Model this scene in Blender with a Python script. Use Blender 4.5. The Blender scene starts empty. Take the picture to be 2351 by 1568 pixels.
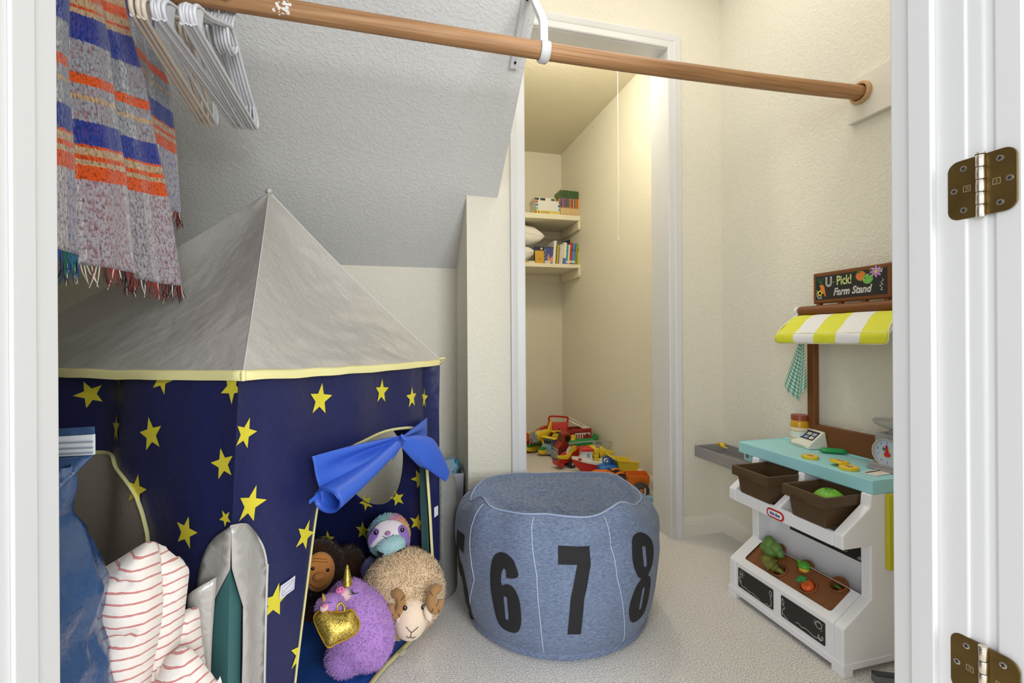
import bpy, bmesh, math, random
import numpy as np
from mathutils import Vector, Matrix, Euler, noise
from mathutils.geometry import delaunay_2d_cdt

# ------------------------------------------------------------------ camera
FPX, HV = 1075.0, 776.0
YAW, ROLL, EYE = math.atan(282.5/1075.0), math.radians(0.35), 0.85
_r0 = Vector((math.cos(YAW), -math.sin(YAW), 0)); FW = Vector((math.sin(YAW), math.cos(YAW), 0)); ZZ = Vector((0, 0, 1))
RT = _r0*math.cos(ROLL)-ZZ*math.sin(ROLL); UP = ZZ*math.cos(ROLL)+_r0*math.sin(ROLL)
CAM = Vector((0, 0, EYE))
sc = bpy.context.scene
cd = bpy.data.cameras.new('camera'); cam = bpy.data.objects.new('camera', cd)
sc.collection.objects.link(cam)
cd.sensor_width = 36.0; cd.sensor_fit = 'HORIZONTAL'; cd.lens = FPX/2351.0*36.0
cd.shift_y = -8.0/2351.0; cd.clip_start = 0.02
mw = Matrix.Identity(4)
for i in range(3):
    mw[i][0] = RT[i]; mw[i][1] = UP[i]; mw[i][2] = -FW[i]; mw[i][3] = CAM[i]
cam.matrix_world = mw
sc.camera = cam

# ------------------------------------------------------------------ light
sc.view_settings.view_transform = 'Standard'; sc.view_settings.look = 'None'
sc.view_settings.gamma = 1.0; sc.view_settings.use_curve_mapping = False
sc.view_settings.exposure = 0.08
wd = bpy.data.worlds.new('world'); sc.world = wd; wd.use_nodes = True
bg = wd.node_tree.nodes['Background']; bg.inputs[0].default_value = (0.93, 0.96, 1.0, 1); bg.inputs[1].default_value = 1.0

def area(name, loc, target, size, power, col, shape='RECTANGLE', sy=None):
    l = bpy.data.lights.new(name, 'AREA'); l.shape = shape; l.size = size
    if sy: l.size_y = sy
    l.energy = power; l.color = col
    o = bpy.data.objects.new(name, l); sc.collection.objects.link(o)
    o.location = loc; o.rotation_euler = (Vector(target)-Vector(loc)).to_track_quat('-Z', 'Y').to_euler()
    return o
area('ceiling_lamp', (0.86, 1.10, 2.43), (0.86, 1.10, 0), 0.8, 6.0, (1.0, 0.95, 0.87), 'RECTANGLE', 0.9)
area('bedroom_window', (1.1, -2.6, 1.5), (0.0, 1.5, 0.9), 1.4, 86.0, (0.92, 0.96, 1.0), 'RECTANGLE', 1.5)
area('bedroom_side_fill', (-1.75, -1.7, 1.45), (1.15, 1.1, 0.6), 1.3, 30.0, (0.94, 0.97, 1.0), 'RECTANGLE', 1.3)  # added fill that brightens the stand and right wall, not a known window
_l = bpy.data.lights.new('store_bulb', 'POINT'); _l.energy = 12.0; _l.color = (1.0, 0.95, 0.84); _l.shadow_soft_size = 0.05
_o = bpy.data.objects.new('store_bulb', _l); sc.collection.objects.link(_o); _o.location = (0.85, 2.06, 2.26)

# ------------------------------------------------------------------ pixel of the photograph -> point in the room
def ray(u, v): return FW+RT*((u-1175.5)/FPX)+UP*((HV-v)/FPX)
def atX(u, v, X): d = ray(u, v); return CAM+d*(X/d.x)
def atY(u, v, Y): d = ray(u, v); return CAM+d*(Y/d.y)
def atZ(u, v, Z): d = ray(u, v); return CAM+d*((Z-EYE)/d.z)
def P(u, v, a): return CAM+ray(u, v)*a

# ------------------------------------------------------------------ materials
def lin(c):
    return tuple(((x/255.0)/12.92 if x/255.0 <= 0.04045 else ((x/255.0+0.055)/1.055)**2.4) for x in c)+(1.0,)
MATS = {}
def mat(name, c=(200, 200, 200), rough=0.6, metal=0.0, spec=0.5, bump=None, vary=None, sheen=0.0, coat=0.0, trans=0.0, coords='Object', alpha=1.0):
    """bump=(scale,strength,distance[,detail]); vary=(scale,amount[,colour2])"""
    if name in MATS: return MATS[name]
    m = bpy.data.materials.new(name); m.use_nodes = True; nt = m.node_tree; N = nt.nodes; L = nt.links
    b = N['Principled BSDF']; col = lin(c)
    b.inputs['Base Color'].default_value = col; b.inputs['Roughness'].default_value = rough
    b.inputs['Metallic'].default_value = metal; b.inputs['Specular IOR Level'].default_value = spec
    if sheen: b.inputs['Sheen Weight'].default_value = sheen
    if coat: b.inputs['Coat Weight'].default_value = coat
    if trans: b.inputs['Transmission Weight'].default_value = trans
    if alpha < 1: b.inputs['Alpha'].default_value = alpha
    if bump or vary:
        tc = N.new('ShaderNodeTexCoord')
    if bump:
        n = N.new('ShaderNodeTexNoise'); n.inputs['Scale'].default_value = bump[0]; n.inputs['Detail'].default_value = bump[3] if len(bump) > 3 else 3
        bp = N.new('ShaderNodeBump'); bp.inputs['Strength'].default_value = bump[1]; bp.inputs['Distance'].default_value = bump[2]
        L.new(tc.outputs[coords], n.inputs['Vector']); L.new(n.outputs['Fac'], bp.inputs['Height']); L.new(bp.outputs[0], b.inputs['Normal'])
    if vary:
        n = N.new('ShaderNodeTexNoise'); n.inputs['Scale'].default_value = vary[0]; n.inputs['Detail'].default_value = 4
        r = N.new('ShaderNodeValToRGB'); r.color_ramp.elements[0].position = 0.35; r.color_ramp.elements[1].position = 0.65
        c2 = lin(vary[2]) if len(vary) > 2 else tuple(x*(1-vary[1]) for x in col[:3])+(1,)
        r.color_ramp.elements[0].color = c2; r.color_ramp.elements[1].color = col
        L.new(tc.outputs[coords], n.inputs['Vector']); L.new(n.outputs['Fac'], r.inputs[0]); L.new(r.outputs[0], b.inputs['Base Color'])
    MATS[name] = m
    return m

# ------------------------------------------------------------------ mesh builder
ORG = {}
def link(o): sc.collection.objects.link(o)
def tag(o, label=None, cat=None, group=None, kind=None):
    if label: o['label'] = label
    if cat: o['category'] = cat
    if group: o['group'] = group
    if kind: o['kind'] = kind
    return o
def thing(name, label, cat, loc=(0, 0, 0), group=None):
    o = bpy.data.objects.new(name, None); link(o); o.location = loc; o.empty_display_size = 0.02
    ORG[o] = Vector(loc)
    return tag(o, label, cat, group)

class MB:
    def __init__(s, T=None): s.v = []; s.f = []; s.mi = []; s.uv = {}; s.T = T
    def add(s, vs, fs, mi=0):
        k = len(s.v); s.v += [Vector(p) for p in vs]; s.f += [tuple(i+k for i in f) for f in fs]; s.mi += [mi]*len(fs)
        return k
    def box(s, x0, x1, y0, y1, z0, z1, mi=0):
        s.add([(x0,y0,z0),(x1,y0,z0),(x1,y1,z0),(x0,y1,z0),(x0,y0,z1),(x1,y0,z1),(x1,y1,z1),(x0,y1,z1)],
              [(0,3,2,1),(4,5,6,7),(0,1,5,4),(1,2,6,5),(2,3,7,6),(3,0,4,7)], mi)
    def obox(s, c, sx, sy, sz, R, mi=0):
        """box of size sx,sy,sz centred on c, axes = columns of 3x3 R"""
        vs = []
        for z in (-1, 1):
            for x, y in ((-1,-1),(1,-1),(1,1),(-1,1)):
                vs.append(Vector(c)+R@Vector((x*sx/2, y*sy/2, z*sz/2)))
        s.add(vs, [(0,3,2,1),(4,5,6,7),(0,1,5,4),(1,2,6,5),(2,3,7,6),(3,0,4,7)], mi)
    def prism(s, poly, a0, a1, axis='y', mi=0):
        """poly: points in the plane across axis, (x,z) for y, (y,z) for x, (x,y) for z"""
        def p3(p, a): return {'y': (p[0], a, p[1]), 'x': (a, p[0], p[1]), 'z': (p[0], p[1], a)}[axis]
        n = len(poly); vs = [p3(p, a0) for p in poly]+[p3(p, a1) for p in poly]
        fs = [tuple(range(n)), tuple(range(2*n-1, n-1, -1))]+[(i, i+n, (i+1) % n+n, (i+1) % n) for i in range(n)]
        s.add(vs, fs, mi)
    def loft(s, rings, closed=True, caps=True, mi=0):
        n = len(rings[0]); vs = [p for r in rings for p in r]; fs = []
        for i in range(len(rings)-1):
            for j in range(n if closed else n-1):
                a = i*n+j; b = i*n+(j+1) % n; fs.append((a, b, b+n, a+n))
        if caps and closed: fs += [tuple(range(n-1, -1, -1)), tuple(range((len(rings)-1)*n, len(rings)*n))]
        s.add(vs, fs, mi)
    def tube(s, pts, r, segs=8, closed=False, caps=True, mi=0, flat=1.0):
        pts = [Vector(p) for p in pts]; n = len(pts); rings = []
        rr = r if isinstance(r, (list, tuple)) else [r]*n
        ref = None
        for i, p in enumerate(pts):
            a = pts[(i-1) % n] if (closed or i > 0) else p; b = pts[(i+1) % n] if (closed or i < n-1) else p
            t = (b-a).normalized()
            if ref is None: ref = Vector((0, 0, 1)) if abs(t.z) < 0.9 else Vector((1, 0, 0))
            x = ref.cross(t)
            if x.length < 1e-6: x = Vector((1, 0.3, 0)).cross(t)
            x.normalize(); y = t.cross(x).normalized(); ref = y
            rings.append([p+x*(math.cos(k*2*math.pi/segs)*rr[i])+y*(math.sin(k*2*math.pi/segs)*rr[i]*flat) for k in range(segs)])
        if closed: rings.append(rings[0])
        s.loft(rings, True, caps and not closed, mi)
    def lathe(s, prof, c=(0, 0, 0), segs=24, R=None, mi=0, sx=1.0):
        """prof: (radius,height) list turned about the z of R at c"""
        R = R or Matrix.Identity(3); c = Vector(c); rings = []
        for r, h in prof:
            rings.append([c+R@Vector((r*sx*math.cos(k*2*math.pi/segs), r*math.sin(k*2*math.pi/segs), h)) for k in range(segs)])
        s.loft(rings, True, True, mi)
    def ball(s, c, rad, R=None, nu=24, nv=14, mi=0, fn=None):
        R = R or Matrix.Identity(3); c = Vector(c); rad = (rad,)*3 if not hasattr(rad, '__len__') else rad
        rings = []
        for i in range(1, nv):
            t = math.pi*i/nv; ring = []
            for k in range(nu):
                q = 2*math.pi*k/nu; d = Vector((math.sin(t)*math.cos(q), math.sin(t)*math.sin(q), -math.cos(t)))
                f = fn(d) if fn else 1.0
                ring.append(c+R@Vector((d.x*rad[0]*f, d.y*rad[1]*f, d.z*rad[2]*f)))
            rings.append(ring)
        vs = [c+R@Vector((0, 0, -rad[2]*(fn(Vector((0, 0, -1))) if fn else 1)))]+[p for r in rings for p in r]+[c+R@Vector((0, 0, rad[2]*(fn(Vector((0, 0, 1))) if fn else 1)))]
        fs = [(0, 1+(k+1) % nu, 1+k) for k in range(nu)]
        for i in range(nv-2):
            for k in range(nu):
                a = 1+i*nu+k; b = 1+i*nu+(k+1) % nu; fs.append((a, b, b+nu, a+nu))
        l = len(vs)-1; o = 1+(nv-2)*nu
        fs += [(o+k, o+(k+1) % nu, l) for k in range(nu)]
        s.add(vs, fs, mi)
    def grid(s, fn, nu, nv, mi=0, uv=None):
        k = len(s.v)
        for j in range(nv+1):
            for i in range(nu+1):
                s.v.append(Vector(fn(i/nu, j/nv)))
                if uv: s.uv[len(s.v)-1] = uv(i/nu, j/nv)
        for j in range(nv):
            for i in range(nu):
                a = k+j*(nu+1)+i; s.f.append((a, a+1, a+nu+2, a+nu+1)); s.mi.append(mi)
    def tri2d(s, data, fn, mi=0):
        vs, fs = data; s.add([fn(x, y) for x, y in vs], fs, mi)
    def stroke(s, pts, w, fn, mi=0):
        """a chalk or thread line: flat ribbon along 2D pts, mapped by fn"""
        n = len(pts); k = len(s.v); L = []
        for i in range(n):
            a = pts[max(i-1, 0)]; b = pts[min(i+1, n-1)]; dx, dy = b[0]-a[0], b[1]-a[1]; l = math.hypot(dx, dy) or 1
            ww = w[i] if hasattr(w, '__len__') else w
            L.append((pts[i][0]-dy/l*ww/2, pts[i][1]+dx/l*ww/2)); L.append((pts[i][0]+dy/l*ww/2, pts[i][1]-dx/l*ww/2))
        s.add([fn(x, y) for x, y in L], [(2*i, 2*i+1, 2*i+3, 2*i+2) for i in range(n-1)], mi)
    def build(s, name, mats, parent=None, smooth=None, bevel=0.0, seg=2, subsurf=0, solid=0.0, remesh=0.0, smod=0, label=None, off=0.0, weld=0.0):
        me = bpy.data.meshes.new(name)
        root = parent
        while root is not None and root not in ORG: root = root.parent
        org = ORG.get(root, Vector((0, 0, 0))) if root is not None else Vector((0, 0, 0))
        vs = [(s.T@v if s.T else v)-org for v in s.v]
        me.from_pydata(vs, [], s.f); me.update()
        mats = mats if isinstance(mats, (list, tuple)) else [mats]
        for m in mats: me.materials.append(m)
        if len(mats) > 1: me.polygons.foreach_set('material_index', s.mi)
        if s.uv:
            ul = me.uv_layers.new(name='UVMap')
            for lp in me.loops: ul.data[lp.index].uv = s.uv.get(lp.vertex_index, (0, 0))
        bm = bmesh.new(); bm.from_mesh(me)
        if weld: bmesh.ops.remove_doubles(bm, verts=bm.verts, dist=weld)
        bmesh.ops.recalc_face_normals(bm, faces=bm.faces)
        bm.to_mesh(me); bm.free()
        if smooth is not None:
            me.polygons.foreach_set('use_smooth', [True]*len(me.polygons))
            if smooth < 180: me.set_sharp_from_angle(angle=math.radians(smooth))
        o = bpy.data.objects.new(name, me); link(o)
        if parent is not None: o.parent = parent
        else: ORG[o] = Vector((0, 0, 0))
        if solid:
            md = o.modifiers.new('thick', 'SOLIDIFY'); md.thickness = solid; md.offset = off
        if bevel:
            md = o.modifiers.new('bevel', 'BEVEL'); md.width = bevel; md.segments = seg; md.limit_method = 'ANGLE'; md.angle_limit = math.radians(35)
        if remesh:
            md = o.modifiers.new('skin', 'REMESH'); md.mode = 'VOXEL'; md.voxel_size = remesh; md.use_smooth_shade = True
        if smod:
            md = o.modifiers.new('soft', 'SMOOTH'); md.factor = 0.5; md.iterations = smod
        if subsurf:
            md = o.modifiers.new('sub', 'SUBSURF'); md.levels = subsurf; md.render_levels = subsurf
        if label: o['label'] = label
        return o

def struct(mb, name, m, parent=None, **k):
    o = mb.build(name, m, parent, **k); o['kind'] = 'structure'; return o
def dup(root, loc, rotz=None, label=None, group=None):
    def cp(o, par):
        c = o.copy(); link(c)
        if par is not None: c.parent = par
        for ch in list(o.children): cp(ch, c)
        return c
    r = cp(root, None); r.location = loc
    if rotz is not None: r.rotation_euler = (0, 0, rotz)
    if label: r['label'] = label
    if group: r['group'] = group
    return r

def inside(x, y, polys):
    c = False
    for p in polys:
        n = len(p); j = n-1
        for i in range(n):
            xi, yi = p[i]; xj, yj = p[j]
            if (yi > y) != (yj > y) and x < (xj-xi)*(y-yi)/(yj-yi)+xi: c = not c
            j = i
    return c
def densify(p, h):
    out = []
    for i in range(len(p)):
        a, b = p[i], p[(i+1) % len(p)]; n = max(1, int(math.hypot(b[0]-a[0], b[1]-a[1])/h))
        out += [(a[0]+(b[0]-a[0])*k/n, a[1]+(b[1]-a[1])*k/n) for k in range(n)]
    return out
def flat(polys, h):
    """even-odd filled outlines -> evenly triangulated 2D mesh with edge length about h"""
    polys = [densify(p, h) for p in polys]
    pts = []; ed = []
    for p in polys:
        k = len(pts); pts += p; ed += [(k+i, k+(i+1) % len(p)) for i in range(len(p))]
    xs = [q[0] for q in pts]; ys = [q[1] for q in pts]
    nb = len(pts); arr = np.array(pts)
    for j, y in enumerate(np.arange(min(ys)+h/2, max(ys), h*0.87)):
        for x in np.arange(min(xs)+h/2+(j % 2)*h/2, max(xs), h):
            if inside(x, y, polys) and np.min(np.hypot(arr[:nb, 0]-x, arr[:nb, 1]-y)) > h*0.5: pts.append((x, y))
    r = delaunay_2d_cdt([Vector(q) for q in pts], ed, [], 0, 1e-6)
    V = [(q.x, q.y) for q in r[0]]
    F = [tuple(f) for f in r[2] if inside(sum(V[i][0] for i in f)/len(f), sum(V[i][1] for i in f)/len(f), polys)]
    return V, F
def clip2d(poly, a, b, c):
    """keep a*x+b*y>=c"""
    out = []
    for i in range(len(poly)):
        p, q = poly[i], poly[(i+1) % len(poly)]; dp = a*p[0]+b*p[1]-c; dq = a*q[0]+b*q[1]-c
        if dp >= 0: out.append(p)
        if (dp >= 0) != (dq >= 0):
            t = dp/(dp-dq); out.append((p[0]+(q[0]-p[0])*t, p[1]+(q[1]-p[1])*t))
    return out
def text2d(body, size=1.0, bold=0.0, shear=0.0, sx=1.0, space=1.0):
    cu = bpy.data.curves.new('t', 'FONT'); cu.body = body; cu.size = size; cu.offset = bold; cu.shear = shear; cu.align_x = 'CENTER'; cu.align_y = 'CENTER'
    cu.space_character = space; cu.resolution_u = 4
    o = bpy.data.objects.new('t', cu); me = bpy.data.meshes.new_from_object(o)
    d = ([(v.co.x*sx, v.co.y) for v in me.vertices], [tuple(p.vertices) for p in me.polygons])
    bpy.data.objects.remove(o); bpy.data.curves.remove(cu); bpy.data.meshes.remove(me)
    return d
def spline(pts, n=8, closed=False):
    """Catmull-Rom through points"""
    pts = [Vector(p) for p in pts]; out = []; m = len(pts)
    for i in range(m if closed else m-1):
        g = lambda k: pts[k % m] if closed else pts[max(0, min(m-1, k))]
        a, b, c, d = g(i-1), g(i), g(i+1), g(i+2)
        for k in range(n):
            t = k/n; out.append(0.5*((2*b)+(c-a)*t+(2*a-5*b+4*c-d)*t*t+(3*b-a-3*c+d)*t**3))
    if not closed: out.append(pts[-1])
    return out
def sp2(pts, n=8, closed=False): return [(p.x, p.y) for p in spline([(x, y, 0) for x, y in pts], n, closed)]
def circ(cx, cy, rx, ry=None, n=20, a0=0, a1=360):
    ry = rx if ry is None else ry
    m = n if a1-a0 >= 360 else n+1
    return [(cx+rx*math.cos(math.radians(a0+(a1-a0)*k/n)), cy+ry*math.sin(math.radians(a0+(a1-a0)*k/n))) for k in range(m)]
def rrect(x0, x1, y0, y1, r, n=4):
    out = []
    for cx, cy, a in ((x1-r, y1-r, 0), (x0+r, y1-r, 90), (x0+r, y0+r, 180), (x1-r, y0+r, 270)):
        out += [(cx+r*math.cos(math.radians(a+90*k/n)), cy+r*math.sin(math.radians(a+90*k/n))) for k in range(n+1)]
    return out
def star(cx, cy, r, rot=0.0, inner=0.42):
    return [(cx+(r if k % 2 == 0 else r*inner)*math.sin(rot+k*math.pi/5), cy+(r if k % 2 == 0 else r*inner)*math.cos(rot+k*math.pi/5)) for k in range(10)]
def nz(x, y, z=0.0, s=1.0): return noise.noise(Vector((x*s, y*s, z*s)))
def frame(f, up=(0, 0, 1)):
    """3x3 with columns right, forward f, up"""
    f = Vector(f).normalized(); r = f.cross(Vector(up)).normalized(); u = r.cross(f)
    return Matrix((r, f, u)).transposed()
rnd = random.Random(7)
# ------------------------------------------------------------------ the room
def wallmat(name, c):
    m = mat(name, c, 0.75, spec=0.25); nt = m.node_tree; N = nt.nodes; L = nt.links; b = N['Principled BSDF']
    tc = N.new('ShaderNodeTexCoord'); n = N.new('ShaderNodeTexNoise'); n.inputs['Scale'].default_value = 95; n.inputs['Detail'].default_value = 3; n.inputs['Distortion'].default_value = 0.6
    r = N.new('ShaderNodeMapRange'); r.inputs[1].default_value = 0.46; r.inputs[2].default_value = 0.62
    bp = N.new('ShaderNodeBump'); bp.inputs['Strength'].default_value = 0.5; bp.inputs['Distance'].default_value = 0.0016
    L.new(tc.outputs['Object'], n.inputs['Vector']); L.new(n.outputs['Fac'], r.inputs[0]); L.new(r.outputs[0], bp.inputs['Height']); L.new(bp.outputs[0], b.inputs['Normal'])
    return m
CREAM = wallmat('cream_wall_paint', (236, 231, 214))
CEIL = wallmat('ceiling_paint', (222, 221, 218))
CEILC = wallmat('cream_ceiling_paint', (232, 224, 198))
WHITE = mat('white_trim_paint', (227, 227, 226), 0.35, spec=0.4)
CARP = mat('carpet_pile', (200, 192, 180), 0.95, spec=0.1)
def _carpet():
    nt = CARP.node_tree; N = nt.nodes; L = nt.links; b = N['Principled BSDF']; tc = N.new('ShaderNodeTexCoord')
    n = N.new('ShaderNodeTexNoise'); n.inputs['Scale'].default_value = 330; n.inputs['Detail'].default_value = 3
    n2 = N.new('ShaderNodeTexNoise'); n2.inputs['Scale'].default_value = 16; n2.inputs['Detail'].default_value = 2
    r = N.new('ShaderNodeValToRGB'); e = r.color_ramp.elements; e[0].position = 0.33; e[0].color = lin((160, 150, 141)); e[1].position = 0.62; e[1].color = lin((254, 251, 247))
    k = r.color_ramp.elements.new(0.46); k.color = lin((226, 220, 213))
    mx = N.new('ShaderNodeMix'); mx.data_type = 'RGBA'; mx.blend_type = 'MULTIPLY'; mx.inputs[0].default_value = 0.3
    ad = N.new('ShaderNodeBump'); ad.inputs['Strength'].default_value = 0.9; ad.inputs['Distance'].default_value = 0.004
    L.new(tc.outputs['Object'], n.inputs['Vector']); L.new(tc.outputs['Object'], n2.inputs['Vector']); L.new(n.outputs['Fac'], r.inputs[0])
    L.new(r.outputs[0], mx.inputs[6]); L.new(n2.outputs['Color'], mx.inputs[7]); mx.inputs[0].default_value = 0.0
    L.new(mx.outputs[2], b.inputs['Base Color']); L.new(n.outputs['Fac'], ad.inputs['Height']); L.new(ad.outputs[0], b.inputs['Normal'])
_carpet()
D, DB, YB, XR, XI = 1.75, 2.05, 3.71, 1.412, 1.415
XL = -1.45; ZC = 2.45
SL = -0.7736
def zs(y): return 1.388+SL*(y-1.75)
m = MB(); m.box(-1.6, 1.9, -3.2, 4.0, -0.05, 0.0); struct(m, 'floor', CARP)
# back wall: part right of the recess, with the inner doorway
ox0, ox1, oh = 0.511, 1.144, 2.065
m = MB(); m.prism([(0.286, 0), (ox0-0.012, 0), (ox0-0.012, ZC), (0.406, ZC), (0.406, 1.388), (0.286, 1.388)], D, 1.872)
m.box(ox1+0.012, XR, D, 1.872, 0, ZC); m.box(ox0-0.012, ox1+0.012, D, 1.872, oh+0.012, ZC)
struct(m, 'wall_back', CREAM)
m = MB(); m.box(XL, 0.286, DB, DB+0.1, 0, zs(DB)+0.05); struct(m, 'wall_recess', CREAM)
m = MB(); m.box(XL-0.1, XL, 0.424, DB, 0, ZC); struct(m, 'wall_left', CREAM)
m = MB(); m.box(XR, XR+0.1, 0.424, YB, 0, ZC); struct(m, 'wall_right', CREAM)
m = MB(); m.prism([(DB+0.02, zs(DB+0.02)), (0.512, zs(0.512)), (0.512, ZC), (DB+0.02, ZC)], XL, 0.406, 'x'); struct(m, 'ceiling_slope', CEIL)
m = MB(); m.box(XL, XR+0.1, 0.424, 1.872, ZC, ZC+0.1); struct(m, 'ceiling', CEIL)
# inner store room behind the doorway
m = MB(); m.box(0.2, XR+0.1, YB, YB+0.1, 0, ZC); struct(m, 'wall_store_back', CREAM)
m = MB(); m.box(0.286, 0.32, 1.872, YB, 0, ZC); struct(m, 'wall_store_left', CREAM)
m = MB(); m.box(0.2, XR+0.1, 1.872, YB+0.1, 2.392, 2.45); struct(m, 'ceiling_store', CEILC)
# front wall with the doorway the camera looks through
jx0, jx1, jy0, jy1 = -0.288, 0.70, 0.424, 0.512
m = MB(); m.box(XL, jx0-0.012, jy0, jy1, 0, ZC); m.box(jx1+0.012, XR, jy0, jy1, 0, ZC); m.box(jx0-0.012, jx1+0.012, jy0, jy1, 2.06, ZC)
struct(m, 'wall_front', CREAM)
m = MB()
m.box(jx0-0.012, jx0, jy0-0.002, jy1+0.001, 0, 2.05); m.box(jx1, jx1+0.012, jy0-0.002, jy1+0.001, 0, 2.05); m.box(jx0-0.012, jx1+0.012, jy0-0.002, jy1+0.001, 2.05, 2.062)
struct(m, 'trim_front_jamb', WHITE, bevel=0.002)
m = MB(); m.box(jx0, jx0+0.003, 0.454, 0.481, 0, 2.05); m.box(jx1-0.010, jx1, 0.455, 0.483, 0, 2.05); m.box(jx0, jx1, 0.455, 0.483, 2.04, 2.05)
struct(m, 'trim_front_stop', WHITE, bevel=0.0035, seg=3)
m = MB(); m.prism([(0.703, 0.423), (0.703, 0.4085), (0.7035, 0.4055), (0.705, 0.4035), (0.7085, 0.4025), (0.7085, 0.3968), (0.76, 0.3968), (0.76, 0.423)], 0, 2.1, 'z')
m.prism([(jx0-0.06, 0.423), (jx0-0.06, 0.411), (jx0-0.03, 0.409), (jx0-0.006, 0.404), (jx0-0.004, 0.41), (jx0-0.004, 0.423)], 0, 2.1, 'z')
struct(m, 'trim_front_casing', WHITE, smooth=40)
# inner doorway: jamb lining and moulded casing
m = MB()
m.box(ox0-0.012, ox0, D-0.003, 1.875, 0, oh+0.012); m.box(ox1, ox1+0.012, D-0.003, 1.875, 0, oh+0.012); m.box(ox0, ox1, D-0.003, 1.875, oh, oh+0.012)
struct(m, 'trim_store_jamb', WHITE, bevel=0.001)
cp = [(0.0, 0.003), (0.0, 0.011), (0.004, 0.0135), (0.012, 0.0125), (0.03, 0.009), (0.036, 0.0125), (0.044, 0.015), (0.052, 0.0175), (0.057, 0.016), (0.0585, 0.0)]   # width outward, depth
m = MB()
def casing_ring(sx, top):
    return [(sx, w, d) for w, d in cp]
pl, pr, pt = ox0+0.001, ox1-0.001, oh+0.004
path = [((pl, 0), (-1, 0)), ((pl, pt), (-1, 1)), ((pr, pt), (1, 1)), ((pr, 0), (1, 0))]
rings = [[(x+nx*w, D-d, z+nzz*w) for w, d in cp] for (x, z), (nx, nzz) in path]
m.loft(rings, closed=False); struct(m, 'trim_store_casing', WHITE, smooth=30)
# baseboards
bp = [(0.0, 0.0), (0.0115, 0.0), (0.0115, 0.052), (0.0095, 0.0545), (0.0085, 0.064), (0.006, 0.069), (0.0045, 0.0755), (0.002, 0.0785), (0.0, 0.0785)]
BASE = mat('baseboard_paint', (236, 231, 217), 0.4, spec=0.4)
m = MB(); m.loft([[(x, D-d, z) for d, z in bp] for x in (1.203, XR-0.0005)], True); struct(m, 'baseboard_back', BASE)
m = MB(); m.loft([[(XR-d, y, z) for d, z in bp] for y in (0.52, 1.7495)], True); struct(m, 'baseboard_right', BASE)
m = MB(); m.loft([[(XR-d, y, z) for d, z in bp] for y in (1.88, YB)], True); struct(m, 'baseboard_store_right', BASE)
m = MB(); m.loft([[(x, YB-d, z) for d, z in bp] for x in (0.3, XR-0.0115)], True); struct(m, 'baseboard_store_back', BASE)
m = MB(); m.loft([[(x, D-d, z) for d, z in bp] for x in (0.286, 0.4525)], True); struct(m, 'baseboard_back_left', BASE)
m = MB(); m.loft([[(x, DB-d, z) for d, z in bp] for x in (XL, 0.285)], True); struct(m, 'baseboard_recess', BASE)
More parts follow.
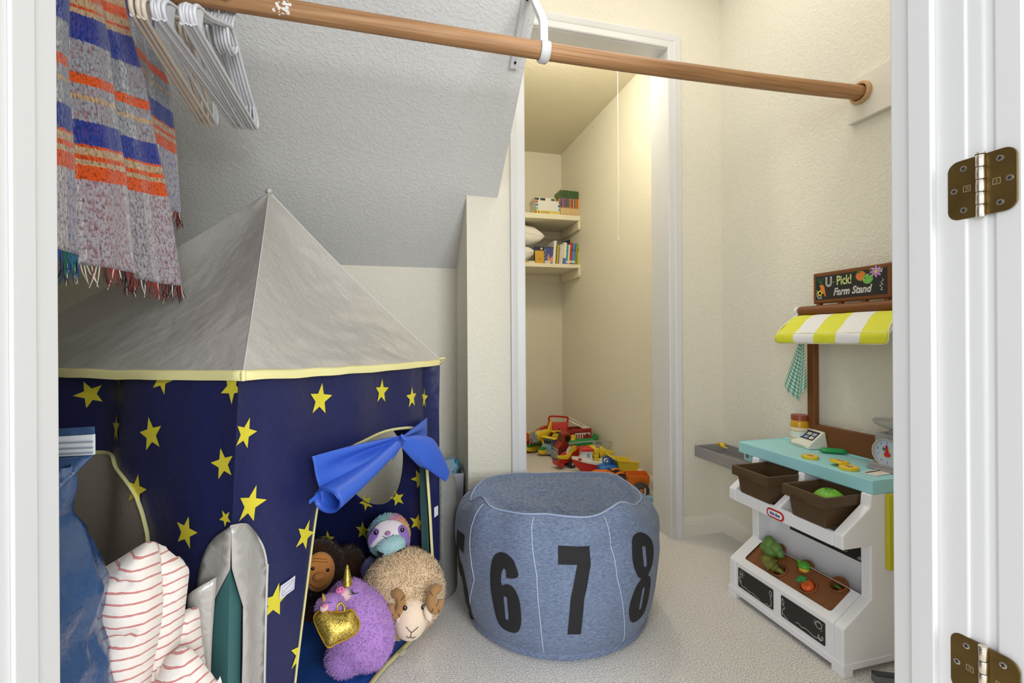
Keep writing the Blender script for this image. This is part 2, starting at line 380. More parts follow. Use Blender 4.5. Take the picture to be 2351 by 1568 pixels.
# open door leaf folded back on the outside, with two hinges
dr = m = MB(); m.box(0.7035, 1.42, 0.369, 0.396, 0.012, 2.03)
door = struct(m, 'door_1', WHITE, bevel=0.0025)
BRASS = mat('antique_brass', (116, 94, 50), 0.46, metal=0.85, bump=(60, 0.05, 0.001), vary=(25, 0.2))
NICK = mat('worn_nickel', (226, 216, 200), 0.22, metal=1.0)
SCRW = mat('screw_steel', (205, 200, 190), 0.3, metal=1.0)
DARKM = mat('dark_slot', (25, 22, 18), 0.7)
ENG = mat('engraved_mark', (205, 190, 150), 0.5, metal=0.6)
def hinge(z0, lab):
    t = thing('door_hinge', lab, 'hinge', (0.70, 0.405, z0+0.04), 'brass door hinges')
    for nm, ya, yb in (('jamb_leaf', 0.4055, 0.4415), ('door_leaf', 0.4045, 0.3725)):
        s = 1 if yb > ya else -1; w = abs(yb-ya); r = 0.012
        po = [(ya, z0+0.003), (yb-s*r, z0+0.003)]+[(yb-s*r+s*r*math.sin(math.radians(a)), z0+0.003+r-r*math.cos(math.radians(a))) for a in (15, 30, 45, 60, 75, 90)]
        po += [(yb-s*r+s*r*math.cos(math.radians(a)), z0+0.077-r+r*math.sin(math.radians(a))) for a in (0, 15, 30, 45, 60, 75)]+[(yb-s*r, z0+0.077), (ya, z0+0.077)]
        m = MB(); m.prism(po, 0.6990, 0.7015, 'x'); lf = m.build(nm, BRASS, t, bevel=0.0004)
        e = MB(); yc = ya+s*w*0.42; zc = z0+0.04
        for k in range(4):
            a = [(-.0035, -.0035), (.0035, -.0035), (.0035, .0035), (-.0035, .0035)]; q, r2 = a[k], a[(k+1) % 4]
            e.stroke([q, r2], 0.0006, lambda x, y: (0.6987, yc+x, zc+y))
        e.stroke([(-.0012, -.002), (-.0012, .002), (.0015, .002), (-.0002, 0), (.0015, -.002)] if s > 0 else [(-.001, .002), (.001, .0005), (-.001, -.0005), (.001, -.002)], 0.0006, lambda x, y: (0.6987, yc+x, zc+y))
        e.build('engraving', ENG, lf)
        for dy, zz in ((0.52, z0+0.066), (0.80, z0+0.040), (0.52, z0+0.014)):
            q = MB(); y = ya+s*w*dy
            q.lathe([(0.0, 0.0002), (0.0018, 0.0006), (0.0036, 0.0003), (0.0040, -0.0008)], (0.6988, y, zz), 14, Matrix(((0, 0, -1), (0, 1, 0), (1, 0, 0))))
            for a in (0.3, 1.87):
                R = Matrix.Rotation(a, 3, 'X'); q.obox((0.6980, y, zz), 0.0009, 0.0042, 0.0008, R, 1)
            q.build('screw', [SCRW, DARKM], lf, smooth=40)
    for k in range(5):
        m = MB(); a = z0+k*0.0152+0.0006; b = a+0.0143
        m.lathe([(0.0002, a), (0.0042, a), (0.0045, a+0.0006), (0.0045, b-0.0006), (0.0042, b), (0.0002, b)], (0.6955, 0.405, 0), 18); m.build('knuckle', NICK, t, smooth=50)
    m = MB(); m.lathe([(0.0001, z0+0.0765), (0.0050, z0+0.0765), (0.0046, z0+0.0785), (0.002, z0+0.0795), (0.0001, z0+0.0797)], (0.6955, 0.405, 0), 18); m.build('pin', NICK, t, smooth=50)
hinge(0.993, 'dull brass door hinge on the right door frame, upper one with silver barrel')
hinge(0.394, 'dull brass door hinge on the right door frame, lower one cut by the bottom edge')

# ------------------------------------------------------------------ clothes rod, its board and bracket
WOOD = mat('rod_wood', (205, 158, 112), 0.5, spec=0.4)
def _rodwood():
    nt = WOOD.node_tree; N = nt.nodes; L = nt.links; b = N['Principled BSDF']; tc = N.new('ShaderNodeTexCoord')
    mp = N.new('ShaderNodeMapping'); mp.inputs['Scale'].default_value = (1.5, 60, 60); n = N.new('ShaderNodeTexNoise'); n.inputs['Scale'].default_value = 3; n.inputs['Detail'].default_value = 5
    r = N.new('ShaderNodeValToRGB'); r.color_ramp.elements[0].position = 0.3; r.color_ramp.elements[0].color = lin((146, 102, 64)); r.color_ramp.elements[1].position = 0.65; r.color_ramp.elements[1].color = lin((186, 142, 98))
    L.new(tc.outputs['Object'], mp.inputs[0]); L.new(mp.outputs[0], n.inputs['Vector']); L.new(n.outputs['Fac'], r.inputs[0]); L.new(r.outputs[0], b.inputs['Base Color'])
_rodwood()
RY = 1.104
def rz(x): return 1.562+0.026*((x-0.25)/1.16)**2 if x > 0.25 else 1.562+0.008*((0.25-x)/1.7)
t = thing('clothes_rod', 'long round wooden clothes rod running across the closet', 'rod', (0.2, RY, 1.56))
m = MB(); m.tube([(x, RY, rz(x)) for x in np.linspace(XL+0.02, 1.388, 26)], 0.0205, 20); rod = m.build('pole', WOOD, t, smooth=60)
m = MB(); random.seed(3)
for k in range(26):
    x = -0.215+random.gauss(0, 0.008); a = math.radians(205+random.gauss(0, 24)); r = 0.0208
    c = Vector((x, RY+r*math.cos(a), rz(x)-r*abs(math.sin(a))*-1 if False else rz(x)+r*math.sin(a)))
    nrm = Vector((0, math.cos(a), math.sin(a))); tg = nrm.cross(Vector((1, 0, 0))); s = random.uniform(0.0008, 0.0038)
    pl = [c+Vector((1, 0, 0))*s*1.2*math.cos(q)*random.uniform(.6, 1.2)+tg*s*math.sin(q)*random.uniform(.6, 1.2) for q in np.linspace(0, 5.4, 7)]
    m.add(pl, [tuple(range(7))])
m.build('paint_splash', mat('splash_white', (238, 236, 230), 0.7), rod)
SOCK = mat('socket_wood', (206, 166, 118), 0.5, vary=(40, 0.12))
t = thing('rod_socket', 'round wooden cup holding the rod end on the right wall board', 'rod socket', (1.39, RY, 1.588))
m = MB(); R = Matrix(((0, 0, -1), (0, 1, 0), (1, 0, 0)))
m.lathe([(0.0215, 0.0), (0.0330, 0.0), (0.0330, 0.010), (0.030, 0.014), (0.0250, 0.014), (0.0235, 0.010), (0.0215, 0.0)], (1.393, RY, 1.588), 32, R)
m.build('cup', SOCK, t, smooth=35)
BOARD = mat('board_paint', (232, 227, 212), 0.5, spec=0.35)
m = MB(); m.prism([(0.52, 1.509), (1.150, 1.509), (1.143, 1.642), (0.52, 1.642)], 1.393, XR-0.0005, 'x')
tag(m.build('rod_board', BOARD, None, bevel=0.002), 'painted board on the right wall behind the rod socket', 'board')
BRK = mat('bracket_enamel', (216, 217, 218), 0.35, spec=0.5)
t = thing('rod_bracket', 'white metal bracket with a hook holding up the wooden rod', 'bracket', (0.375, 1.25, 1.75))
def sl(x, y, off): return Vector((x, y, zs(y)))+Vector((0, -0.61, -0.79))*off
m = MB()
for y0, y1 in ((1.055, 1.378),):
    rings = []
    for y in np.linspace(y0, y1, 8):
        rings.append([sl(0.3715-w, y, o) for w, o in ((0.013, 0.0005), (0.013, 0.010), (0.010, 0.0125), (0.0035, 0.0125), (0.0, 0.009), (-0.0035, 0.0125), (-0.010, 0.0125), (-0.013, 0.010), (-0.013, 0.0005))])
    m.loft(rings, True)
rail = m.build('rail', BRK, t, bevel=0.0008)
for y, w in ((1.364, 0.004), (1.345, 0.003), (1.235, 0.004)):
    m = MB()
    c = sl(0.3715, y, 0.0127); R3 = frame((0, -0.61, -0.79), (0, 0.79, -0.61)); m.lathe([(0.0005, 0.0), (w, 0.0), (w, 0.0004), (0.0005, 0.0005)], c, 12, Matrix((R3.col[0], R3.col[2], R3.col[1])).transposed())
    m.build('rail_hole', DARKM, rail)
hx = 0.376; hz = rz(hx)
arm = [(hx, 1.252, 1.815), (hx, 1.20, 1.767), (hx, 1.155, 1.705), (hx, 1.118, 1.654), (hx, 1.1055, 1.628), (hx, 1.104, hz+0.022)]
m = MB()
pts = spline([Vector(p) for p in arm], 2); rings = []
for i, p in enumerate(pts):
    tg = (pts[min(i+1, len(pts)-1)]-pts[max(i-1, 0)]).normalized(); nn = Vector((1, 0, 0)).cross(tg).normalized()
    rings.append([p+Vector((a, 0, 0))+nn*b for a, b in ((-0.010, -0.006), (-0.010, 0.005), (-0.0075, 0.005), (-0.0075, -0.0035), (0.0075, -0.0035), (0.0075, 0.005), (0.010, 0.005), (0.010, -0.006))])
m.loft(rings, True); m.box(hx-0.012, hx+0.012, 1.235, 1.262, 1.79, 1.815)
m.build('arm', BRK, t, bevel=0.0008)
m = MB(); rings = []
for k in range(19):
    a = math.radians(20-k*12.2); rr = 0.0212
    d = Vector((0, math.cos(a), math.sin(a))); c = Vector((hx, RY, hz))
    rings.append([c+Vector((x, 0, 0))+d*r for x, r in ((-0.012, rr), (-0.012, rr+0.004), (-0.007, rr+0.0075), (0.007, rr+0.0075), (0.012, rr+0.004), (0.012, rr))])
m.loft(rings, True); m.build('hook', BRK, t, smooth=35)
# pull cord and shelves of the store room
CORD = mat('cord_white', (244, 242, 232), 0.7)
t = thing('pull_cord', 'thin white pull cord hanging from the store room ceiling', 'cord', (1.15, 2.2, 2.3))
pc = atY(1420, 545, 2.20); pct = Vector((pc.x, pc.y, 2.392))
m = MB(); m.tube([pct, (pct+pc)/2+Vector((0.002, 0, 0)), pc], 0.0013, 6); m.build('string', CORD, t)
m = MB(); m.lathe([(0.0008, 0.0), (0.004, 0.0), (0.005, -0.006), (0.0045, -0.016), (0.0008, -0.018)], pc, 10); m.build('pull_bead', CORD, t, smooth=50)
SHELF = mat('shelf_paint', (236, 228, 204), 0.5, spec=0.3)
def shelf(z0, z1, lab):
    t = thing('wall_shelf', lab, 'shelf', (1.0, 3.5, z1), 'painted shelves in the store room')
    m = MB(); m.box(0.322, XR-0.001, 3.302, YB-0.001, z0, z1); m.build('board', SHELF, t, bevel=0.002)
    m = MB(); m.prism([(3.306, z0-0.0005), (3.306, z0-0.052), (3.318, z0-0.066), (YB-0.001, z0-0.066), (YB-0.001, z0-0.0005)], XR-0.019, XR-0.001, 'x'); m.build('side_cleat', SHELF, t, bevel=0.0015)
    m = MB(); m.box(0.322, XR-0.0195, YB-0.019, YB-0.001, z0-0.066, z0-0.0005); m.build('rear_cleat', SHELF, t, bevel=0.0015)
shelf(1.736, 1.775, 'upper cream shelf in the store room with rows of thin paperbacks')
shelf(1.376, 1.404, 'lower cream shelf in the store room with pillows and picture books')
# ------------------------------------------------------------------ toy market stand
PW = mat('white_plastic', (242, 242, 244), 0.42, spec=0.45, bump=(400, 0.04, 0.0005))
BRN = mat('brown_plastic', (122, 74, 36), 0.5, spec=0.35, bump=(300, 0.08, 0.0006))
TEAL = mat('aqua_plastic', (164, 222, 228), 0.45, spec=0.4, bump=(400, 0.04, 0.0005))
CHOC = mat('crate_plastic', (86, 66, 44), 0.5, spec=0.35, bump=(260, 0.08, 0.0006))
SOIL = mat('planter_plastic', (134, 84, 48), 0.55, spec=0.3)
BLKB = mat('chalkboard_sticker', (38, 36, 34), 0.55)
CHK = mat('chalk_white', (235, 233, 228), 0.7)
SY0, SY1, SX = 0.917, 1.320, 1.0875
t = stand = thing('toy_market_stand', 'white and aqua plastic toy farm stand with brown crates against the right wall', 'toy stand', (1.24, 1.12, 0))
prof_low = [(SX, 0.0), (SX, 0.119), (1.178, 0.181), (1.395, 0.181), (1.395, 0.0)]
# lower bin: side panels, front, foot plinth with cut-outs
w = 0.028
for y0, y1 in ((SY0, SY0+w), (SY1-w, SY1)):
    m = MB(); m.prism([(SX, 0.0)]+[(SX, 0.119), (1.178, 0.181), (1.178, 0.316), (SX, 0.316), (SX, 0.352), (1.176, 0.415), (1.180, 0.446), (1.395, 0.446), (1.395, 0.0), (1.36, 0.0), (1.36, 0.014), (1.116, 0.014), (1.116, 0.0)], y0, y1)
    m.build('side_panel', PW, t, bevel=0.0035, seg=3)
m = MB()
m.prism([(SY0+w, 0.016), (SY1-w, 0.016), (SY1-w, 0.119), (SY0+w, 0.119)], SX+0.0004, SX+0.012, 'x')
m.build('front_panel', PW, t, bevel=0.002)
m = MB()   # plinth line just proud of the panels
m.loft([[(SX-0.0022, SY0-0.0022, z), (1.395, SY0-0.0022, z), (1.395, SY0+0.004, z), (SX+0.006, SY0+0.004, z), (SX+0.006, SY1-0.004, z), (1.395, SY1-0.004, z), (1.395, SY1+0.0022, z), (SX-0.0022, SY1+0.0022, z)] for z in (0.0155, 0.0318)], True)
for y0, y1 in ((SY0-0.0022, SY0+0.032), (SY1-0.032, SY1+0.0022)):
    m.box(SX-0.0022, SX+0.028, y0, y1, 0.0, 0.0157)
m.build('plinth', PW, t, bevel=0.0012)
# sloped tray with six planting cups
def tr(a, y, h=0.0):
    """a along slope 0..1, y, height off the slope"""
    return Vector((SX+a*0.0905-h*0.565, y, 0.119+a*0.062+h*0.825))
holes = []
def slope_hit(u, v):
    d = ray(u, v); n = Vector((-0.565, 0, 0.825)); q = Vector((SX, 0, 0.119)); s = n.dot(q-CAM)/n.dot(d); p = CAM+d*s
    return (p.x-SX)/0.0905, p.y
for (u, v) in ((1783, 1260), (1787, 1305), (1846, 1299), (1853, 1343), (1922, 1339), (1866, 1400)):
    holes.append(slope_hit(u, v))
SLEN = math.hypot(0.0905, 0.062)
holes = [(holes[0][0], holes[0][1]), holes[1], holes[2], holes[3], holes[4]]
cy0, cy1 = SY0+0.052, SY1-0.052
def corner(u, v): return slope_hit(u, v)
tl, tr_, bl, br = corner(1768, 1231), corner(1974, 1332), corner(1709, 1282), corner(1908, 1404)
ay0 = min(tr_[1], br[1]); ay1 = max(tl[1], bl[1]); aa0 = max(0.1, min(bl[0], br[0])); aa1 = 0.985
HR = 0.0205
out = rrect(ay0, ay1, aa0*SLEN, aa1*SLEN, 0.008)
hp = [circ(y, a*SLEN, HR, n=22) for a, y in holes]
m = MB(); fr = [(SY0+w, 0), (SY1-w, 0), (SY1-w, SLEN), (SY0+w, SLEN)]
m.tri2d(flat([fr, out], 0.02), lambda y, a: tr(a/SLEN, y, 0))
m.build('tray_surround', PW, t, solid=0.003, off=-1)
m = MB(); m.tri2d(flat([out]+hp, 0.012), lambda y, a: tr(a/SLEN, y, -0.0065))
k = len(out); m.loft([[tr(a/SLEN, y, h) for y, a in out] for h in (-0.0065, 0.0002)], True, False)
for (a, y) in holes:
    def rg(r, h): return [tr((a*SLEN+r*math.sin(q))/SLEN, y+r*math.cos(q), h) for q in np.linspace(0, 2*math.pi, 24, endpoint=False)]
    m.loft([rg(HR+0.006, -0.0064), rg(HR+0.0055, -0.003), rg(HR+0.003, -0.0015), rg(HR, -0.0025), rg(HR-0.0012, -0.008), rg(HR-0.003, -0.046), rg(0.0005, -0.047)], True, False)
m.build('planting_tray', SOIL, t, smooth=35)
# chalkboard stickers on the front
def fX(x, y): return (SX-0.0008, -x, y)        # picture-right is -Y
def sticker(y0, y1, z0, z1, art):
    m = MB(); m.prism([(y, z) for y, z in rrect(y0, y1, z0, z1, 0.004)], SX-0.0006, SX+0.0002, 'x')
    o = m.build('chalkboard', BLKB, t)
    m = MB()
    for pts, wd in art: m.stroke(pts, wd, lambda x, y: (SX-0.0010, y1-x, z0+y))
    m.build('chalk_drawing', CHK, o)
H1 = 0.058
sticker(1.136, 1.279, 0.045, 0.106, [(sp2([(0.008, 0.018), (0.004, 0.026), (0.007, 0.034), (0.010, 0.026), (0.008, 0.018)]), .0011), (sp2([(.009, .018), (.014, .022), (.013, .013), (.009, .018)]), .0011),
    (sp2([(0.012, 0.014), (0.02, 0.0085), (0.034, 0.010), (0.045, 0.006), (0.06, 0.0085), (0.075, 0.006), (0.09, 0.004)]), [.0012]*49), (sp2([(.112, .004), (.12, .006), (.128, .004), (.134, .009), (.136, .02), (.133, .03), (.134, .036)]), .0012),
    (sp2([(.134, .036), (.129, .044), (.133, .052), (.138, .045), (.134, .036)]), .0012), (circ(.015, .049, .006, .0065, 10)+[(.021, .049)], .001), (sp2([(.009, .047), (.0085, .040), (.0095, .036), (.0155, .035), (.0205, .037), (.021, .046)]), .001), ([(.011, .042), (.019, .043)], .0008), ([(.011, .046), (.015, .048), (.019, .046)], .0008), ([(.024, .053), (.027, .055)], .0008), ([(.025, .047), (.028, .047)], .0008)])
sticker(0.967, 1.108, 0.046, 0.107, [(sp2([(.006, .035), (.003, .044), (.006, .052), (.011, .044), (.007, .035)]), .0012), (sp2([(.007, .036), (.013, .030), (.012, .026), (.006, .022), (.006, .012)]), .0012), (sp2([(.006, .012), (.004, .007), (.010, .009), (.016, .005), (.024, .004)]), .0012),
    (sp2([(.05, .010), (.06, .013), (.07, .009), (.082, .012), (.095, .010), (.108, .007), (.12, .010), (.127, .008)]), .0012), (sp2([(.128, .008), (.121, .013), (.122, .020), (.128, .009), (.133, .021), (.135, .014), (.128, .008)]), .0011),
    (circ(.122, .045, .0095, .0085, 18)+[(.1315, .045)], .0013), (sp2([(.117, .052), (.121, .055), (.122, .051), (.126, .055), (.127, .052)]), .0011), (sp2([(.116, .042), (.114, .047), (.117, .050)]), .0009)]
    +[([(.122+.0125*math.cos(a), .045+.0115*math.sin(a)), (.122+.016*math.cos(a), .045+.0145*math.sin(a))], .0009) for a in (0.6, 2.4, 2.8, 3.3, 5.2, 5.6)])
# neck: rear wall with ORGANIC strip
m = MB(); m.box(1.236, 1.245, SY0+w, SY1-w, 0.150, 0.316); rw = m.build('rear_wall', PW, t)
y0, y1, z0, z1 = 0.945, 1.222, 0.235, 0.300
m = MB(); m.box(1.2352, 1.2365, y0, y1, z0, z1); st = m.build('organic_strip', BLKB, t)
fn = lambda x, y: (1.2348, y1-x, z0+y)
CG = mat('chalk_green', (120, 190, 90), 0.7); CY = mat('chalk_yellow', (226, 206, 70), 0.7); CR = mat('chalk_red', (196, 60, 50), 0.7); CDG = mat('chalk_dark_green', (40, 120, 60), 0.7); CPU = mat('chalk_purple', (190, 140, 200), 0.7); COR = mat('chalk_orange', (226, 128, 50), 0.7); CYG = mat('chalk_pale_green', (206, 220, 140), 0.7)
m = MB()
m.tri2d(text2d('ORGANIC', 0.0155, 0.0004, 0, 0.62), lambda x, y: fn(x+0.032, y+0.045), 0)
for pts, wd, mi in ((sp2([(.054, .045), (.058, .051), (.063, .049), (.06, .044), (.054, .045)]), .001, 0), (sp2([(.066, .05), (.082, .045), (.095, .047)]), .0008, 1), (sp2([(.118, .03), (.126, .040), (.124, .030), (.132, .034), (.126, .026), (.12, .028), (.118, .03)]), .0016, 2),
    (sp2([(.13, .02), (.145, .026), (.155, .018), (.16, .010), (.153, .014), (.162, .02), (.18, .010), (.195, .014)]), .0009, 1), (sp2([(.222, .006), (.230, .014), (.228, .005), (.238, .016), (.243, .010)]), .0011, 1)):
    m.stroke(pts, wd, fn, mi)
m.add([fn(*p) for p in circ(.110, .031, .006, .0035, 10)], [tuple(range(10))], 2)
for cx, cy, mi in ((.243, .022, 3), (.247, .015, 3), (.252, .028, 0), (.257, .020, 0), (.262, .03, 0)): m.add([fn(*p) for p in star(cx, cy, .008, cx*90, .55)], [tuple(range(10))], mi)
m.add([fn(*p) for p in circ(.268, .010, .007, .006, 12)], [tuple(range(12))], 4)
m.build('chalk_lettering', [CYG, CHK, CY, CDG, CR], st)
# middle shelf trough
m = MB(); m.box(SX+0.0002, SX+0.014, SY0+w, SY1-w, 0.3155, 0.3515); m.box(SX+0.012, 1.24, SY0+w, SY1-w, 0.3155, 0.324)
m.build('shelf_trough', PW, t, bevel=0.0025)
yd = 1.128
m = MB(); m.prism([(SX, 0.350), (1.178, 0.414), (1.182, 0.4455), (1.24, 0.4455), (1.24, 0.325), (SX+0.013, 0.325)], yd-0.011, yd+0.011); m.build('divider', PW, t, bevel=0.003)
m = MB(); m.box(1.24, 1.246, SY0+w, SY1-w, 0.3245, 0.4455); m.build('rear_wall', PW, t)
# maker's badge
BR = mat('badge_red', (196, 34, 40), 0.4); BWH = mat('badge_white', (240, 240, 242), 0.4); BBL = mat('badge_blue', (30, 50, 130), 0.4)
yc, zc = 1.127, 0.3305
m = MB(); m.prism([(yc+y, zc+z) for y, z in rrect(-0.0315, 0.0315, -0.0135, 0.0135, 0.0130, 6)], SX-0.0016, SX+0.0002, 'x'); bd = m.build('badge', BR, t, bevel=0.0005)
m = MB(); m.prism([(yc+y, zc+z) for y, z in rrect(-0.0262, 0.0262, -0.0088, 0.0088, 0.0085, 6)], SX-0.0022, SX-0.0012, 'x'); m.build('badge_face', BWH, bd)
m = MB(); m.tri2d(text2d('little tikes', 0.0115, 0.00045, 0, 0.80), lambda x, y: (SX-0.0026, yc-x, zc+y)); m.tri2d(text2d('.', 0.007, 0.0002), lambda x, y: (SX-0.0026, yc-0.0245-x, zc+y-0.002)); m.build('badge_lettering', BBL, bd)
# counter top
CZ = 0.482; CX0 = 1.184; CX1 = 1.398; CY0, CY1 = 0.917, 1.387
m = MB(); m.box(CX0, CX1, CY0, CY1, 0.4462, CZ); m.box(1.372, CX1, CY0, CY1, CZ-0.001, CZ+0.004)
m.box(CX0+0.01, CX1, CY1-0.004, CY1, CZ-0.001, CZ+0.002)
ct = m.build('counter', TEAL, t, bevel=0.003, seg=3)
m = MB(); m.box(1.205, 1.2465, 1.352, 1.386, 0.418, 0.4465); m.lathe([(0.0005, 0), (0.0075, 0), (0.0075, 0.002), (0.0005, 0.002)], (1.2045, 1.369, 0.4335), 14, Matrix(((0, 0, -1), (0, 1, 0), (1, 0, 0))), 1)
m.build('tray_hinge', [TEAL, mat('peg_grey', (130, 116, 100), 0.5)], t, bevel=0.001)
GRY = mat('grey_plastic', (150, 146, 144), 0.5, spec=0.35)
a = atX(1625, 1020, 1.30); a2 = atX(1628, 1044, 1.30)
m = MB(); ya = CY1+0.001; yb = a.y; z1 = a.z; z0 = a2.z-0.002
m.box(1.235, 1.24, ya-0.006, yb, z0, z1); m.box(1.375, 1.38, ya-0.006, yb, z0, z1); m.box(1.2395, 1.3755, yb-0.005, yb, z0, z1); m.box(1.2395, 1.3755, ya, yb-0.004, z0, z0+0.005)
for k in range(4): y = ya+0.012+k*0.012; m.box(1.262, 1.352, y, y+0.004, z0+0.0045, z0+0.008)
ft = m.build('folding_tray', GRY, t, bevel=0.0015)
# posts, backboard, canopy bar
for y in (1.2715, 0.938):
    m = MB(); m.box(1.374, 1.3955, y-0.0145, y+0.0145, CZ-0.001, 0.935); m.build('post', BRN, t, bevel=0.004, seg=3)
m = MB(); m.box(1.374, 1.390, 0.96, 1.258, CZ+0.002, 0.556); m.build('backboard', BRN, t, bevel=0.003)
m = MB(); m.tube([(1.350, 0.915, 0.9335), (1.350, 1.283, 0.9335)], 0.0165, 20); m.box(1.350, 1.385, 0.915, 1.283, 0.918, 0.950); m.build('canopy_bar', BRN, t, smooth=35)
R = Matrix(((1, 0, 0), (0, 0, 1), (0, -1, 0)))
m = MB(); m.lathe([(0.0005, 0.0), (0.0150, 0.0), (0.0160, 0.0015), (0.0160, 0.008), (0.0005, 0.008)], (1.350, 1.291, 0.9335), 24, R); m.build('bar_cap', BWH, t, smooth=40)
for y in (1.226, 1.152, 1.075, 1.01):
    m = MB(); m.box(1.358, 1.372, y-0.006, y+0.006, 0.949, 0.958); m.build('sign_lug', BRN, t)
# sign
SIX, sy0, sy1, sz0, sz1 = 1.356, 0.994, 1.243, 0.9560, 1.0555
m = MB(); m.box(SIX, SIX+0.014, sy0, sy1, sz0, sz1); sg = m.build('sign_board', BRN, t, bevel=0.004, seg=3)
fy0, fy1, fz0, fz1 = sy0+0.0105, sy1-0.0105, sz0+0.012, sz1-0.012
m = MB(); m.box(SIX-0.0006, SIX+0.001, fy0, fy1, fz0, fz1); m.build('sign_face', BLKB, sg)
W, Hh = fy1-fy0, fz1-fz0
fn = lambda x, y: (SIX-0.0009, fy1-x, fz0+y)
fn2 = lambda x, y: (SIX-0.0012, fy1-x, fz0+y)
m = MB()
m.tri2d(text2d('U', 0.042, 0.0014, 0, 0.80), lambda x, y: fn(x+0.047, y+0.053), 0); m.tri2d(text2d('U', 0.042, -0.0009, 0, 0.80), lambda x, y: fn2(x+0.047, y+0.053), 7)
m.tri2d(text2d('Pick!', 0.040, 0.0008, 0, 0.66), lambda x, y: fn(x+0.099, y+0.054), 1)
m.stroke([(.062, .053), (.066, .052), (.062, .050)], .0012, fn, 1)
m.tri2d(text2d('Farm Stand', 0.031, 0.0009, 0.28, 0.84), lambda x, y: fn(x+0.122, y+0.020), 0); m.tri2d(text2d('Farm Stand', 0.031, -0.0010, 0.28, 0.84), lambda x, y: fn2(x+0.122, y+0.020), 7)
# carrot with yellow flower
m.add([fn(*p) for p in sp2([(.015, .046), (.024, .048), (.031, .042), (.034, .026), (.037, .008), (.030, .016), (.022, .028)], 4, True)], [tuple(range(28))], 2)
for dx in (-.006, -.002, .002, .006): m.stroke(sp2([(.022, .047), (.019+dx, .058), (.017+dx*1.8, .068)]), .0018, fn, 3)
m.add([fn2(*p) for p in star(.016, .021, .012, .2, .62)], [tuple(range(10))], 4); m.add([fn2(*p) for p in circ(.016, .021, .0045, n=10)], [tuple(range(10))], 2)
m.stroke(sp2([(.004, .032), (.006, .024), (.003, .018), (.006, .010), (.010, .004), (.014, .008), (.010, .011), (.008, .006), (.018, .003), (.022, .007), (.018, .009), (.020, .004)]), .0011, fn, 0)
# tomato-orange, green apple, purple flower
m.add([fn(*p) for p in circ(.152, .060, .0155, .0145, 20)], [tuple(range(20))], 5); m.add([fn2(*p) for p in circ(.173, .049, .0155, .0145, 20)], [tuple(range(20))], 6)
m.add([fn2(*p) for p in star(.146, .073, .007, .4, .5)], [tuple(range(10))], 3)
for q in range(7): m.stroke([(.152+.010*math.cos(q), .058+.009*math.sin(q*1.7)), (.154+.012*math.cos(q+.3), .062+.011*math.sin(q*1.7+.2))], .0016, fn2, 7 if q % 3 == 0 else 2)
for q in range(7): m.stroke([(.173+.010*math.cos(q*1.3), .049+.009*math.sin(q*2.1)), (.176+.011*math.cos(q*1.3), .052+.011*math.sin(q*2.1))], .0016, fn2, 7 if q % 3 == 0 else 1)
for q in range(8):
    a = q*math.pi/4; c = (.197+.011*math.cos(a), .067+.010*math.sin(a))
    m.add([(lambda p: fn(*p))((c[0]+.0075*math.cos(b)*math.cos(a)-.0035*math.sin(b)*math.sin(a), c[1]+.0075*math.cos(b)*math.sin(a)+.0035*math.sin(b)*math.cos(a))) for b in np.linspace(0, 2*math.pi, 10, endpoint=False)], [tuple(range(10))], 8)
m.add([fn2(*p) for p in circ(.197, .067, .0045, n=10)], [tuple(range(10))], 4)
for pts in ([(.178, .074), (.188, .077), (.2, .0745), (.21, .073)], [(.205, .068), (.211, .071), (.216, .0745), (.212, .066), (.214, .063)], [(.214, .045), (.218, .040), (.211, .034), (.217, .028), (.208, .026), (.215, .018), (.210, .014), (.217, .012)]): m.stroke(sp2(pts), .0011, fn2, 0)
m.build('chalk_lettering', [CHK, CYG, COR, CDG, CY, COR, CG, BLKB, CPU], sg)
# awning
YEL = mat('awning_yellow', (226, 228, 44), 0.65, sheen=0.2); WHF = mat('awning_white', (240, 240, 240), 0.7, sheen=0.2); PIP = mat('awning_piping', (236, 230, 186), 0.6)
ay0, ay1 = 0.926, 1.298
prof = [(1.343, 0.918), (1.326, 0.914), (1.300, 0.901), (1.278, 0.884), (1.263, 0.866), (1.256, 0.850), (1.2555, 0.828)]
pp = spline([Vector((x, 0, z)) for x, z in prof], 5); m = MB()
def stripe(s): return 0 if (int(s*5) % 2 == 0) else 1
ns = 50; base = len(m.v)
for j, p in enumerate(pp):
    tt = j/(len(pp)-1)
    for i in range(ns+1):
        s = i/ns; inset = 0.045*(1-tt)**1.2; cr = 0.0
        if tt > 0.86: cr = 0.016*(1-math.sqrt(max(0, 1-((tt-0.86)/0.14)**2)))
        y = ay1-inset*0.55-cr-(ay1-ay0-(inset*1.1+2*cr))*s
        bul = 0.004*math.sin(tt*9)+0.002*nz(s*9, tt*6)
        m.v.append(Vector((p.x-bul*0.7, y, p.z+bul*0.5)))
for j in range(len(pp)-1):
    sh = 0.02*max(0, 1-(j/(len(pp)-1))/0.75)
    for i in range(ns):
        a = base+j*(ns+1)+i; m.f.append((a, a+1, a+ns+2, a+ns+1)); m.mi.append(stripe(min(0.999, max(0, (i+0.5)/ns+sh*math.sin(i)*0))))
aw = m.build('awning', [YEL, WHF], t, smooth=60, solid=0.0022)
m = MB(); rowY = lambda j, i: m0.v[base+j*(ns+1)+i]
m0 = MB(); m0.v = []
edge = []
for j, p in enumerate(pp):
    tt = j/(len(pp)-1); inset = 0.045*(1-tt)**1.2; cr = 0.016*(1-math.sqrt(max(0, 1-((tt-0.86)/0.14)**2))) if tt > 0.86 else 0
    edge.append((p, inset*0.55+cr))
left = [Vector((p.x, ay1-c, p.z)) for p, c in edge]; right = [Vector((p.x, ay0+c, p.z)) for p, c in edge]
m.tube(left+right[::-1], 0.0022, 6); m.build('piping', PIP, aw, smooth=60)
